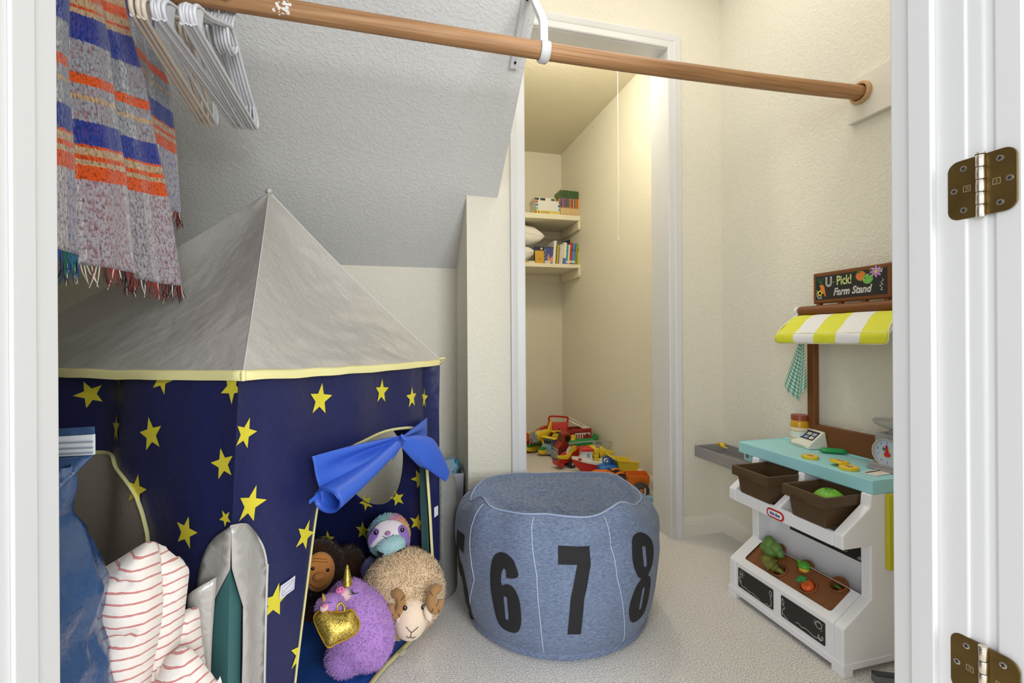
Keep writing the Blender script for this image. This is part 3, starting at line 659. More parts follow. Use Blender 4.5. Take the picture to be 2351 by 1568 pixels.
m = MB(); jj = 22; p, c = edge[jj]; m.tube([Vector((p.x-0.002, ay1-c-0.003, p.z)), Vector((p.x-0.003, (ay0+ay1)/2, p.z)), Vector((p.x-0.002, ay0+c+0.003, p.z))], 0.0013, 6); m.build('awning_seam', PIP, aw)
for y in (1.289, 0.936):
    m = MB(); m.tube([(1.350, y, 0.930), (1.30, y, 0.896), (1.262, y, 0.852)], 0.004, 8); m.build('awning_arm', BWH, t, smooth=60)
# side pocket in yellow on the near side
m = MB(); p0 = atY(2035, 1131, 0.913); p1 = atY(2035, 1308, 0.913)
m.box(p0.x, 1.36, 0.906, 0.9165, p1.z, 0.4455); sp = m.build('side_pocket', mat('pocket_yellow', (206, 198, 30), 0.55), t, bevel=0.002)

# ------------------------------------------------------------------ crates and what they hold
def crate(y0, y1, lab):
    """crate resting tilted in the trough, opening towards the room"""
    t = thing('toy_crate', lab, 'crate', (1.17, (y0+y1)/2, 0.33), 'brown crates in the toy stand')
    zb, zr, zt = 0.3535, 0.4105, 0.4365; x0, x1 = 1.070, 1.205
    def ring(d, z): return [(x0+d, y0+d*0.9, z), (x1-d*0.5, y0+d*0.9, z), (x1-d*0.5, y1-d*0.9, z), (x0+d, y1-d*0.9, z)]
    m = MB()
    m.loft([ring(0.0185, zb), ring(0.0168, zb+0.016), ring(0.0162, zb+0.0164), ring(0.0148, zb+0.033), ring(0.0142, zb+0.0334), ring(0.0126, zr), ring(0.001, zr+0.0005), ring(0.0, zt), ring(0.0075, zt), ring(0.0085, zt-0.006), ring(0.021, zb+0.006)], True, True)
    m.build('bin', CHOC, t, bevel=0.0012)
    m = MB(); ym = (y0+y1)/2; hw = (y1-y0)/2; z2 = zt-0.001; za = zr-0.003; zh = zr+0.006
    pl = [(y1-0.001, z2), (y1-0.001, za), (ym+hw*0.62, za), (ym+hw*0.50, zh), (ym-hw*0.12, zh), (ym-hw*0.22, za), (y0+0.001, za), (y0+0.001, z2)]
    m.prism(pl, x0-0.0022, x0+0.0012, 'x'); m.build('front_lip', CHOC, t, bevel=0.0008)
    return t
crate(1.134, 1.283, 'brown plastic crate at the left of the toy stand with a red piece inside')
crate(0.948, 1.084, 'brown plastic crate at the right of the toy stand holding a green cabbage')
RED = mat('toy_red', (206, 38, 30), 0.4)
m = MB(); m.ball((1.150, 1.165, 0.392), (0.022, 0.025, 0.020), nu=18, nv=10); m.box(1.147, 1.153, 1.164, 1.168, 0.410, 0.417)
tag(m.build('toy_tomato', RED, None, smooth=60), 'red toy vegetable lying inside the left brown crate', 'toy vegetable')
CAB = mat('cabbage_green', (118, 186, 44), 0.38, spec=0.5, vary=(30, 0.2, (84, 160, 30)))
t = thing('toy_cabbage', 'bright green plastic toy cabbage inside the right brown crate', 'toy vegetable', (1.172, 1.03, 0.39))
c = Vector((1.146, 1.004, 0.405)); m = MB(); m.ball(c, (0.036, 0.038, 0.031), nu=36, nv=20, fn=lambda d: 1+0.03*math.sin(math.atan2(d.y, d.x)*5+d.z*3)+0.02*nz(d.x, d.y, d.z, 4)); m.build('head', CAB, t, smooth=70)
for k in range(5):
    a0 = k*1.26; m = MB()
    m.grid(lambda s, v: c+Vector((math.cos(a0+(s-.5)*1.7)*math.sin(0.25+v*1.25)*0.036, math.sin(a0+(s-.5)*1.7)*math.sin(0.25+v*1.25)*0.038, math.cos(0.25+v*1.25)*0.031))*(1.045+0.03*(1-abs(2*s-1))+0.02*math.sin(s*20)*(1-v)), 14, 10)
    m.build('leaf', CAB, t, smooth=70, solid=0.0012)
# vegetables in the planting tray
VEG = dict(bro=mat('broccoli_green', (108, 150, 70), 0.45, bump=(260, 0.8, 0.002), vary=(60, 0.25)), art=mat('asparagus_green', (128, 128, 44), 0.42, vary=(50, 0.25, (92, 96, 30))), grn=mat('pea_green', (84, 168, 44), 0.35, spec=0.55), yel=mat('corn_yellow', (226, 176, 40), 0.4), car=mat('carrot_orange', (228, 92, 28), 0.38, spec=0.5), lea=mat('carrot_leaf', (44, 150, 76), 0.45))
def hole(k, h=0.0): return tr(holes[k][0], holes[k][1], h)
t = thing('toy_broccoli', 'plastic toy broccoli head lying at the top left cup of the planting tray', 'toy vegetable', hole(0))
c = atX(1776, 1259, hole(0).x-0.012)
m = MB()
for dx, dy, dz, r in ((0, 0.006, 0.006, .017), (0, -0.012, 0.002, .015), (-.006, 0.016, -.006, .013), (-.008, -0.004, -.010, .015), (.004, -.022, -.007, .011), (0.004, 0.012, .012, .012)): m.ball(c+Vector((dx-.006, dy*1.25, dz*1.3+.004)), r*1.25, nu=16, nv=10)
m.build('florets', VEG['bro'], t, remesh=0.0022, smod=2)
m = MB(); m.tube([c+Vector((0.004, -0.002, -0.004)), hole(0, -0.012), hole(0, -0.04)], [0.009, 0.008, 0.007], 12); m.build('stalk', VEG['bro'], t, smooth=60)
t = thing('toy_asparagus', 'olive green plastic toy asparagus spear leaning in the lower left planting cup', 'toy vegetable', hole(1))
a = atX(1748, 1276, hole(1).x-0.020); b = hole(1, -0.010)
m = MB(); ax = (b-a).normalized(); R = frame(ax) ; R = Matrix((R.col[0], R.col[2], R.col[1])).transposed()
m.lathe([(0.0005, 0), (0.010, 0.006), (0.0185, 0.020), (0.0195, 0.032), (0.011, 0.046), (0.0085, 0.056), (0.0085, (b-a).length+0.02), (0.0005, (b-a).length+0.022)], a, 18, R); m.build('spear', VEG['art'], t, smooth=60)
for k in range(9):
    m = MB(); q = k*2.4; h = 0.004+0.0042*k; rr = 0.012+0.0095*min(1, h/0.02)
    def lf(s, v, q=q, h=h, rr=rr):
        an = q+(s-.5)*1.3*(1-v); return a+R@Vector((math.cos(an)*(rr*(1-.55*v)+.001), math.sin(an)*(rr*(1-.55*v)+.001), h+0.018*(0.6-v)))
    m.grid(lf, 6, 6); m.build('scale_leaf', VEG['art'], t, smooth=60, solid=0.0012)
t = thing('toy_pea_pod', 'round green plastic toy vegetable with yellow underside in the middle planting cup', 'toy vegetable', hole(2))
c = hole(2, -0.002)
m = MB(); m.ball(c, (0.017, 0.0185, 0.014), nu=24, nv=14); m.build('body', VEG['grn'], t, smooth=60)
m = MB(); m.ball(c+Vector((-0.008, 0.010, 0.012)), (0.006, 0.006, 0.005), nu=12, nv=8); m.build('knob', VEG['grn'], t, smooth=60)
m = MB(); m.ball(c+Vector((-0.004, -0.004, -0.007)), (0.015, 0.0175, 0.009), nu=16, nv=9); m.build('kernels', VEG['yel'], t, smooth=60)
t = thing('toy_carrot', 'orange plastic toy carrot with green leaves standing in the lower middle planting cup', 'toy vegetable', hole(3))
c = hole(3, -0.004); m = MB(); m.lathe([(0.0005, -0.04), (0.008, -0.03), (0.0165, -0.006), (0.0175, 0.001), (0.0160, 0.007), (0.010, 0.0105), (0.003, 0.009), (0.0005, 0.008)], c, 24, Matrix.Rotation(-0.55, 3, 'Y')); m.build('root', VEG['car'], t, smooth=60)
lo = sp2([(0, 0), (.006, .008), (.004, .013), (.010, .012), (.009, .018), (.015, .016), (.017, .022), (.021, .018), (.029, .023), (.024, .013), (.028, .008), (.020, .008), (.018, .002), (.012, .004), (.010, -.003)], 3, True)
p = c+Vector((-0.010, 0.004, 0.010)); m = MB(); m.tri2d(flat([[(x-.012, y) for x, y in lo]], 0.006), lambda x, y: p+Vector((-0.004-0.3*abs(x), -x*1.35+0.004, y*0.95+0.15*x))); m.build('leaves', VEG['lea'], t, solid=0.004, smooth=40)
t = thing('toy_pepper', 'red and green toy vegetable sunk deep in the right planting cup', 'toy vegetable', hole(4))
c = hole(4, -0.030); m = MB(); m.ball(c+Vector((0, -0.003, 0)), (0.013, 0.013, 0.010), nu=16, nv=10); m.build('body', RED, t, smooth=60)
m = MB(); m.ball(c+Vector((-0.004, 0.009, 0.008)), (0.003, 0.012, 0.004), nu=12, nv=8); m.build('leaf', VEG['grn'], t, smooth=60)

# ------------------------------------------------------------------ things on the counter
SC = mat('scoop_yellow', (238, 202, 30), 0.4)
t = thing('toy_scoop', 'yellow plastic toy scoop lying in the grey folding tray', 'toy scoop', (1.31, a.y, z0))
c = atX(1655, 1022, 1.30); m = MB(); m.grid(lambda s, v: Vector((c.x+0.010*(2*v-1), c.y+0.012*math.cos(math.pi*s), c.z-0.004+0.013*math.sin(math.pi*s))), 14, 6); m.build('bowl', SC, t, smooth=60, solid=0.0015)
m = MB(); m.box(c.x-0.004, c.x+0.004, c.y-0.038, c.y-0.010, c.z-0.0055, c.z-0.0025); m.build('handle', SC, t, bevel=0.001)
OFW = mat('terminal_white', (238, 236, 222), 0.4)
t = thing('toy_card_reader', 'white sloped toy card reader with picture buttons on the aqua counter', 'toy card reader', (1.345, 1.27, CZ))
A = atZ(1815, 1019, CZ); B = atZ(1856, 1033, CZ); Cc = atZ(1890, 1024, CZ)
ex = (B-A).normalized(); ex.z = 0; ex.normalize(); ey = Vector((-ex.y, ex.x, 0)); wdt = (B-A).length; dp = 0.072
if ey.dot(Cc-B) < 0: ey = -ey
g = lambda x, y, z: A+ex*x+ey*y+Vector((0, 0, z-A.z+CZ))
m = MB(); pr = [(0, 0.0005), (0, 0.012), (0.012, 0.022), (0.052, 0.0565), (0.059, 0.056), (0.068, 0.0005)]
m.loft([[g(x, y, z) for y, z in pr] for x in (0, wdt)], True); m.build('body', OFW, t, bevel=0.0035, seg=3)
sn = Vector((0, -0.494, 0.869)); fn = lambda x, y, h=0.0: g(x, 0.012+y*0.757, 0.022+y*0.653)+(ey*-0.653+ZZ*0.757)*(0.0006+h)
m = MB(); L_ = 0.050; m.add([fn(x, y) for x, y in ((0.006, 0.008), (wdt-0.006, 0.008), (wdt-0.006, L_-0.004), (0.006, L_-0.004))], [(0, 1, 2, 3)]); scn = m.build('screen', BLKB, t)
pal = [(188, 205, 238), (236, 236, 226), (188, 205, 238), (130, 155, 220), (150, 168, 228), (240, 240, 232)]
for k in range(6):
    cx = 0.006+(wdt-0.012)*(0.19+0.31*(k % 3)); cy = L_*(0.66-0.30*(k//3)); m = MB()
    m.add([fn(cx+q, cy+r, 0.0004) for q, r in rrect(-0.0088, 0.0088, -0.0054, 0.0054, 0.0014, 3)], [tuple(range(16))]); b = m.build('button', mat('button_%d' % k, pal[k], 0.4), scn)
    m = MB()
    if k == 1: [m.stroke([(cx+d, cy-.003), (cx+d, cy+.003)], .0008, lambda x, y: fn(x, y, .0007)) for d in (-.003, 0, .003)]
    else: m.stroke(sp2([(cx-.004, cy-.001), (cx-.001, cy+.0025), (cx+.002, cy-.001), (cx+.004, cy+.002)], 4), .0007, lambda x, y: fn(x, y, .0007))
    m.build('button_icon', mat('icon_ink', (70, 78, 110), 0.6), b)
m = MB(); m.obox(g(wdt/2-0.002, -0.0002, 0.006), wdt*0.62, 0.0012, 0.0016, Matrix((ex, ey, ZZ)).transposed()); m.build('card_slot', mat('slot_tan', (170, 158, 110), 0.6), t)
# jar
t = thing('toy_jar', 'yellow toy jam jar with red lid standing behind the counter against the wall', 'toy jar', (1.36, 1.36, CZ))
jc = atX(1836, 1008, 1.362); jx, jy = 1.3625, jc.y; rj = 0.0285
JB = mat('jar_amber', (214, 158, 20), 0.18, spec=0.6, coat=0.4); JL = mat('jar_lid_red', (150, 66, 46), 0.42); JP = mat('jar_label', (232, 218, 196), 0.6); JG = mat('jar_label_gold', (200, 160, 50), 0.5); JW = mat('jar_label_pale', (226, 230, 218), 0.6)
zt = atX(1836, 952, 1.362).z; zj = CZ+0.0025
jh = zt-zj
m = MB(); m.lathe([(0.001, zj), (rj*.97, zj), (rj, zj+.004), (rj, zj+jh*.70), (rj*.96, zj+jh*.77), (rj*.84, zj+jh*.80), (rj*.84, zj+jh*.83), (0.001, zj+jh*.83)], (jx, jy, 0), 32); m.build('glass', JB, t, smooth=50)
m = MB(); m.lathe([(0.001, zj+jh*.825), (rj*.93, zj+jh*.825), (rj*.93, zj+jh*.985), (rj*.90, zj+jh), (0.001, zj+jh)], (jx, jy, 0), 32); m.build('lid', JL, t, smooth=40)
for nm, a0, a1, mm in (('label', .05, .57, JP), ('label_band', .22, .44, JW), ('label_line', .44, .46, JG), ('label_line', .20, .22, JG), ('label_line', .04, .055, JG)):
    m = MB(); r = rj+(.0005 if nm == 'label' else .0008); m.lathe([(r-.0006, zj+jh*a0), (r, zj+jh*a0), (r, zj+jh*a1), (r-.0006, zj+jh*a1)], (jx, jy, 0), 32); m.build(nm, mm, t, smooth=40)
# coins, pickle, card, scales
COIN = mat('coin_yellow', (236, 196, 24), 0.38); CINK = mat('coin_ink', (140, 92, 30), 0.6); CPALE = mat('coin_face', (238, 206, 110), 0.55)
def coin(c, r, tilt, lab):
    t = thing('toy_coin', lab, 'toy coin', c, 'yellow toy coins on the aqua counter')
    m = MB(); R = Matrix.Rotation(tilt[0], 3, 'X')@Matrix.Rotation(tilt[1], 3, 'Y'); h = 0.0085
    m.lathe([(0.0005, 0), (r*.97, 0), (r, 0.001), (r, h-.001), (r*.96, h), (r*.86, h), (r*.85, h-.0008), (0.0005, h-.0008)], c, 36, R); m.build('disc', COIN, t, smooth=35)
    m = MB(); m.lathe([(0.0005, h-.0006), (r*.82, h-.0006), (r*.82, h-.0003), (0.0005, h-.0003)], c, 30, R); f = m.build('coin_face', CPALE, t)
    m = MB(); fn = lambda x, y: Vector(c)+R@Vector((x, y, h+.0001))
    m.tri2d(text2d('10', r*0.9, 0.0008), lambda x, y: fn(-y, -x) if False else fn(y*-1, -x)); m.build('coin_print', CINK, f)
    return t
c1 = (atZ(1860, 1052, CZ)); coin((c1.x, c1.y, CZ+.0003), 0.0225, (0, 0), 'yellow toy coin lying alone on the aqua counter before the card reader')
c2 = atZ(1947, 1077, CZ); c3 = atZ(1927, 1069, CZ)
coin((c3.x, c3.y, CZ+.0068), 0.0235, (0.0, 0.16), 'upper yellow toy coin propped on another on the aqua counter')
coin((c2.x, c2.y-0.002, CZ+.0003), 0.0235, (0, 0), 'yellow toy coin lying flat nearest the white card on the counter')
PK = mat('pickle_green', (40, 158, 86), 0.35, spec=0.5, bump=(120, 0.3, 0.002))
q0, q1 = atZ(1880, 1039, CZ), atZ(1946, 1044, CZ); m = MB()
pts = [q0.lerp(q1, k/12)+Vector((0, 0, 0.009)) for k in range(13)]
m.tube(pts, [0.0035, 0.009, 0.0115]+[0.0122]*7+[0.0115, 0.009, 0.0035], 14, flat=0.68); tag(m.build('toy_cucumber', PK, None, smooth=70), 'flat green plastic toy cucumber lying on the aqua counter', 'toy vegetable')
CDM = mat('card_cream', (236, 228, 216), 0.5)
t = thing('toy_bank_card', 'white toy bank card with black stripe lying beside the grey scales', 'toy card', (1.23, 0.96, CZ))
k1, k2, k3 = atZ(1976, 1085, CZ), atZ(2012, 1094, CZ), atZ(2062, 1086, CZ)
e1_ = (k2-k1); e2_ = (k3-k2); e1_.z = e2_.z = 0
m = MB(); zz = Vector((0, 0, 0.0022)); cs = [k1, k1+e1_, k1+e1_+e2_, k1+e2_]; m.loft([[p+Vector((0, 0, 0.0004)) for p in cs], [p+zz for p in cs]], True); cb = m.build('card', CDM, t, bevel=0.0006)
m = MB(); m.add([k1+e1_*s+e2_*v+zz*1.15 for s, v in ((.18, .04), (.34, .04), (.34, .9), (.18, .9))], [(0, 1, 2, 3)]); m.build('stripe', BLKB, cb)
SG = mat('scale_grey', (164, 160, 160), 0.45, spec=0.4); SP = mat('scale_pan_grey', (186, 184, 178), 0.42); SD = mat('dial_blue', (190, 204, 222), 0.5); SR = mat('pointer_red', (202, 28, 46), 0.4)
t = thing('toy_scale', 'grey toy weighing scale with round dial and pan on the counter', 'toy scale', (1.30, 0.97, CZ))
f0 = atZ(1997, 1075, CZ); sxx = f0.x+0.008; yl = f0.y; yr = yl-0.086
m = MB(); m.box(sxx-0.012, sxx+0.060, yr-0.008, yl+0.008, CZ+.0006, CZ+.009); m.box(sxx-0.008, sxx+0.056, yr-0.004, yl+0.004, CZ+.0085, CZ+.019); m.build('foot', SG, t, bevel=0.002)
ztop = atX(2010, 992, sxx).z
m = MB(); m.prism([(yl-.004, CZ+.0185), (yl-.007, ztop), (yr+.007, ztop), (yr+.004, CZ+.0185)], sxx+.001, sxx+.048, 'x'); m.build('housing', SG, t, bevel=0.004, seg=3)
ym = (yl+yr)/2; zc = CZ+0.052; Rf = Matrix(((0, 0, -1), (0, 1, 0), (1, 0, 0)))
m = MB(); m.lathe([(0.034, 0.0), (0.0385, 0.0), (0.0395, 0.004), (0.0385, 0.009), (0.0355, 0.009), (0.0335, 0.004), (0.0335, 0.0)], (sxx+.002, ym, zc), 40, Rf); dl = m.build('bezel', SP, t, smooth=50)
m = MB(); m.lathe([(0.0005, 0.0), (0.0345, 0.0), (0.0345, 0.003), (0.0005, 0.003)], (sxx+.001, ym, zc), 36, Rf); df = m.build('dial', SD, t)
fn = lambda x, y: (sxx-.0022, ym-x, zc+y)
m = MB()
for k in range(10):
    a = math.pi/2-k*2*math.pi/10; m.tri2d(text2d(str(k), 0.0075, 0.0001), lambda x, y: fn(x+.0265*math.cos(a), y+.0265*math.sin(a)))
for k in range(4): m.add([fn(*p) for p in star(.012*math.cos(k*1.6+.7), .012*math.sin(k*1.6+.7), .007, k, .5)], [tuple(range(10))], (1, 2, 3, 1)[k])
m.build('dial_print', [mat('dial_ink', (70, 84, 110), 0.6), CYG, CDG, CY], df)
m = MB(); m.prism([(ym+q, zc+r) for q, r in [(.003, .021), (-.001, .021), (-.004, .002), (-.009, -.002), (-.009, -.008), (-.003, -.011), (.005, -.010), (.008, -.004), (.004, .003)]], sxx-.0045, sxx-.0026, 'x'); m.build('pointer', SR, t, bevel=0.0006)
m = MB(); m.lathe([(0.015, ztop-.001), (0.012, ztop+.004), (0.0105, ztop+.016), (0.014, ztop+.020)], (sxx+.024, ym, 0), 20); m.build('stem', SG, t, smooth=50)
pz = atX(2000, 960, sxx+.02).z
m = MB(); m.lathe([(0.001, pz-.020), (0.020, pz-.019), (0.036, pz-.013), (0.046, pz-.004), (0.0495, pz+.001), (0.050, pz+.0025), (0.0475, pz+.0025), (0.044, pz-.003), (0.034, pz-.011), (0.001, pz-.0165)], (sxx+.024, ym, 0), 40); m.build('pan', SP, t, smooth=50)
# gingham cloth hanging from the post
GIN = mat('gingham_cloth', (220, 232, 214), 0.8)
def _gin():
    nt = GIN.node_tree; N = nt.nodes; L = nt.links; b = N['Principled BSDF']; uv = N.new('ShaderNodeUVMap'); sp = N.new('ShaderNodeSeparateXYZ'); L.new(uv.outputs[0], sp.inputs[0]); o = []
    for k in (0, 1):
        mu = N.new('ShaderNodeMath'); mu.operation = 'MULTIPLY'; mu.inputs[1].default_value = 110; fr_ = N.new('ShaderNodeMath'); fr_.operation = 'FRACT'; gt = N.new('ShaderNodeMath'); gt.operation = 'GREATER_THAN'; gt.inputs[1].default_value = 0.5
        L.new(sp.outputs[k], mu.inputs[0]); L.new(mu.outputs[0], fr_.inputs[0]); L.new(fr_.outputs[0], gt.inputs[0]); o.append(gt)
    ad = N.new('ShaderNodeMath'); ad.operation = 'ADD'; L.new(o[0].outputs[0], ad.inputs[0]); L.new(o[1].outputs[0], ad.inputs[1]); dv = N.new('ShaderNodeMath'); dv.operation = 'DIVIDE'; dv.inputs[1].default_value = 2; L.new(ad.outputs[0], dv.inputs[0])
    r = N.new('ShaderNodeValToRGB'); r.color_ramp.interpolation = 'CONSTANT'; e = r.color_ramp.elements; e[0].color = lin((226, 236, 218)); e[1].position = 0.75; e[1].color = lin((86, 148, 130)); q = e.new(0.25); q.color = lin((150, 192, 174))
    L.new(dv.outputs[0], r.inputs[0]); L.new(r.outputs[0], b.inputs['Base Color'])
_gin()
gx = 1.362; pt_ = atX(1846, 770, gx); pbl = atX(1806, 880, gx); pbr = atX(1854, 895, gx); pb = atX(1824, 920, gx)
def gin(s, v):
    yl_ = pt_.y+0.006+(pbl.y-pt_.y-0.006)*min(1, v*1.05); yr_ = pt_.y-0.002+(pbr.y-pt_.y+0.002)*v
    y = yl_+(yr_-yl_)*s; zb = pbl.z+(pb.z-pbl.z)*math.sin(min(1, s*1.6)*math.pi/2)
    if s > .62: zb = pb.z+(pbr.z+.005-pb.z)*((s-.62)/.38)
    return Vector((gx-0.008*math.sin(s*9+0.4)*(0.25+v)-0.004, y, pt_.z+(zb-pt_.z)*v))
m = MB(); m.grid(gin, 40, 40, uv=lambda s, v: (s*0.072+v*0.01, v*0.15))
tag(m.build('gingham_cloth', GIN, None, smooth=80, solid=0.001), 'small green gingham cloth hanging beside the brown post under the awning', 'cloth')
# strap on the floor by the door frame
STR = mat('strap_grey', (112, 114, 116), 0.5)
m = MB(); s0 = atZ(2001, 1552, 0.012); c0 = [(-.012, .0), (-.010, .008), (-.003, .012), (.01, .009), (.10, -.012), (.16, -.030)]
m.loft([[Vector((s0.x+.012, s0.y-.006, z))+Vector((0.967*x+.254*y, -.254*x+.967*y, 0)) for x, y in sp2(c0+[(x, y-.024) for x, y in c0[::-1][:-2]]+[(-.010, -.010)], 5, True)] for z in (0.002, 0.020)], True, False)
m.loft([[Vector((s0.x+.012, s0.y-.006, z))+Vector((0.967*x+.254*y, -.254*x+.967*y, 0)) for x, y in sp2([(q*0.86+.0, r*0.8-.002) for q, r in c0]+[(x*0.86, (y-.024)*0.9) for x, y in c0[::-1][:-2]]+[(-.008, -.009)], 5, True)] for z in (0.002, 0.020)], True, False)
tag(m.build('grey_strap', STR, None, smooth=50), 'grey plastic loop handle lying on the carpet by the right door frame', 'handle')
# ------------------------------------------------------------------ play tent
NAVY = mat('tent_navy', (30, 34, 80), 0.42, spec=0.5, bump=(12, 0.5, 0.014, 7))
STARY = mat('tent_star_yellow', (222, 208, 56), 0.5)
SILV = mat('tent_silver', (188, 184, 178), 0.34, metal=0.25, spec=0.5, bump=(13, 0.6, 0.016, 8))
BIND = mat('tent_binding', (232, 224, 160), 0.6)
TTEAL = mat('tent_teal', (66, 112, 112), 0.55)
CURT = mat('tent_curtain_blue', (58, 98, 200), 0.42, spec=0.4, bump=(16, 0.3, 0.008, 5))
MATB = mat('tent_mat_blue', (36, 84, 160), 0.5, bump=(9, 0.4, 0.012))
TNET = mat('tent_net', (176, 164, 148), 0.8)
TN = Vector((-0.262, 0.867, 0)); te1 = Vector((0.55, 0.835, 0)); te2 = Vector((-0.835, 0.55, 0)); TS = 0.747
TR = TN+te1*TS; TL = TN+te2*TS; TB = TR+te2*TS
t = tent = thing('play_tent', 'navy star print play tent with silver roof under the sloped ceiling', 'play tent', (-0.33, 1.385, 0))
TAP = Vector((-0.312, 1.395, 1.250))
ZE = 0.785
class Face:
    """one tent wall: s along it from A, z up, n outward; d(s,z) is how far the cloth stands off the plane"""
    def __init__(f, A, e, n, d): f.A, f.e, f.n, f.d = A, e, n, d
    def shift(f, s, z):
        k = 0.027*min(1.1, max(0, z)/ZE)**2.2
        if f.A is TN: return te1*(k*(1-s/TS))
        if f.A is TL: return Vector((0, 0, 0))
        return Vector((0, 0, 0))
    def at(f, s, z, off=0.0): return f.A+f.e*s+ZZ*z+f.shift(s, z)+f.n*(f.d(s, z)+off)
    def hit(f, u, v, off=0.0):
        dr = ray(u, v); sh = Vector((0, 0, 0))
        for _ in range(5):
            p0 = f.A+f.n*off+sh; k = f.n.dot(p0-CAM)/f.n.dot(dr); p = CAM+dr*k; s, z = (p-f.A-sh).dot(f.e), p.z; sh = f.shift(s, z)
        return (s, z, k)
def dNR(s, z):
    e = min(1, s/0.05)*min(1, max(0, (0.747-s))/0.03)
    return -0.010*e-0.006*math.sin(s*26+z*3)*(0.4+z)*e+0.004*nz(s*6, z*2.5, 1)*e - (0.010*math.sin((s-0.58)*62)*max(0, (s-0.56)/0.19)*max(0, (z-0.5)/0.28) if s > 0.56 else 0)
def dNL(s, z):
    e = min(1, s/0.05); h = 1-z/ZE
    f = 0.0
    if s > 0.24:
        k = (s-0.24)/0.2; f = -0.055*math.exp(-((s-0.40-0.03*h)/0.085)**2)
    return -0.008*e+0.008*math.sin(s*21+1.2-z*2.0)*(0.35+h*0.8)*e+f*(0.45+0.55*min(1, z/0.5))+0.005*nz(s*5, z*2, 4)*e
def dBK(s, z): return 0.006*math.sin(s*17+z*2)+0.005*nz(s*4, z*3, 9)
FNR = Face(TN, te1, Vector((0.835, -0.55, 0)), dNR)
FNL = Face(TN, te2, Vector((-0.55, -0.835, 0)), dNL)
FRB = Face(TR, te2, Vector((0.55, 0.835, 0)), dBK)
FLB = Face(TL, te1, Vector((-0.835, 0.55, 0)), dBK)
def stars(face, lst, clip, mb, mi, off=0.0013):
    for u, v, r, rot in lst:
        s, z, k = face.hit(u, v); R = r*k/FPX
        # picture-right runs against s on the left wall
        po = star(s, z, R, rot)
        for c in clip: po = clip2d(po, *c)
        if len(po) > 2: mb.tri2d(flat([po], 0.016), lambda x, y: face.at(x, y, off), mi)
# front right wall with the doorway
door = sp2([(0.135, 0.0), (0.154, 0.176), (0.193, 0.387), (0.219, 0.502), (0.245, 0.572), (0.33, 0.602), (0.5, 0.606), (0.62, 0.585), (0.685, 0.52), (0.697, 0.434), (0.714, 0.276), (0.724, 0.086), (0.726, 0.0)], 5)
outer = [(0.0, 0.0)]+door+[(TS, 0.0), (TS, ZE), (0.0, ZE)]
m = MB(); m.tri2d(flat([outer], 0.022), lambda s, z: FNR.at(s, z), 0)
sl_ = [(568, 996, 37, 0.35), (748, 918, 38, 0.15), (887, 899, 29, 0.10), (947, 913, 25, 0.0), (984, 915, 25, 0.2), (584, 1160, 43, 0.35), (706, 1230, 34, 0.5), (638, 1383, 40, 0.25), (697, 1497, 36, 0.3)]
stars(FNR, sl_[:6]+sl_[7:8], [(1, 0, 0.0), (-1, 0, -TS), (0, -1, -ZE)], m, 1)
for q in (sl_[6], sl_[8]):
    v_ = FNR.hit(q[0], q[1])[1]; sx_ = np.interp(v_, [p[1] for p in door[:16]], [p[0] for p in door[:16]]); slp = 0.30 if v_ > .25 else 0.11
    stars(FNR, [q], [(-1, slp, -sx_+slp*v_+0.001)], m, 1)
wNR = m.build('wall_panel', [NAVY, STARY], t, smooth=75)
m = MB()
def fring(face, pts, w, off):
    m.tube([face.at(s, z, off) for s, z in pts], w, 6, flat=0.55)
fring(FNR, door, 0.0048, 0.001); m.build('doorway_binding', BIND, t, smooth=60)
# front left wall with a netted window
win = sp2([(0.212, 0.470), (0.222, 0.515), (0.245, 0.556), (0.285, 0.588), (0.325, 0.603), (0.36, 0.616), (0.43, 0.618), (0.50, 0.60), (0.53, 0.54), (0.53, 0.40), (0.5, 0.33), (0.40, 0.30), (0.28, 0.31), (0.225, 0.37)], 4, True)
m = MB(); m.tri2d(flat([[(0, 0), (TS, 0), (TS, ZE), (0, ZE)], win], 0.022), lambda s, z: FNL.at(s, z), 0)
stars(FNL, [(333, 1000, 41, 0.25), (362, 872, 36, -0.35), (530, 890, 38, 0.7), (510, 1066, 37, 0.3), (294, 1131, 38, -0.15), (427, 1222, 38, -0.2), (517, 1190, 20, 0.6)], [(1, 0, 0.0), (0, -1, -ZE)], m, 1)
stars(FNL, [(213, 992, 38, 0.1), (140, 912, 34, 0.4), (212, 862, 34, -0.3)], [(0, -1, -ZE)], m, 1)
m.build('wall_panel', [NAVY, STARY], t, smooth=75)
m = MB(); m.tri2d(flat([win], 0.03), lambda s, z: FNL.at(s, z, -0.003)); net = m.build('window_net', TNET, t, smooth=75)
def _net():
    nt = TNET.node_tree; N = nt.nodes; L = nt.links; b = N['Principled BSDF']; tc = N.new('ShaderNodeTexCoord'); sp = N.new('ShaderNodeSeparateXYZ'); L.new(tc.outputs['Object'], sp.inputs[0]); o = []
    for k, sc_ in ((0, 420), (2, 420)):
        mu = N.new('ShaderNodeMath'); mu.operation = 'MULTIPLY'; mu.inputs[1].default_value = sc_; f_ = N.new('ShaderNodeMath'); f_.operation = 'FRACT'; g_ = N.new('ShaderNodeMath'); g_.operation = 'GREATER_THAN'; g_.inputs[1].default_value = 0.55
        L.new(sp.outputs[k], mu.inputs[0]); L.new(mu.outputs[0], f_.inputs[0]); L.new(f_.outputs[0], g_.inputs[0]); o.append(g_)
    mx = N.new('ShaderNodeMath'); mx.operation = 'MAXIMUM'; L.new(o[0].outputs[0], mx.inputs[0]); L.new(o[1].outputs[0], mx.inputs[1]); L.new(mx.outputs[0], b.inputs['Alpha'])
_net()
m = MB(); m.tube([FNL.at(s, z, 0.0015) for s, z in win], 0.0075, 6, closed=True, flat=0.5); m.build('window_binding', BIND, net, smooth=60)
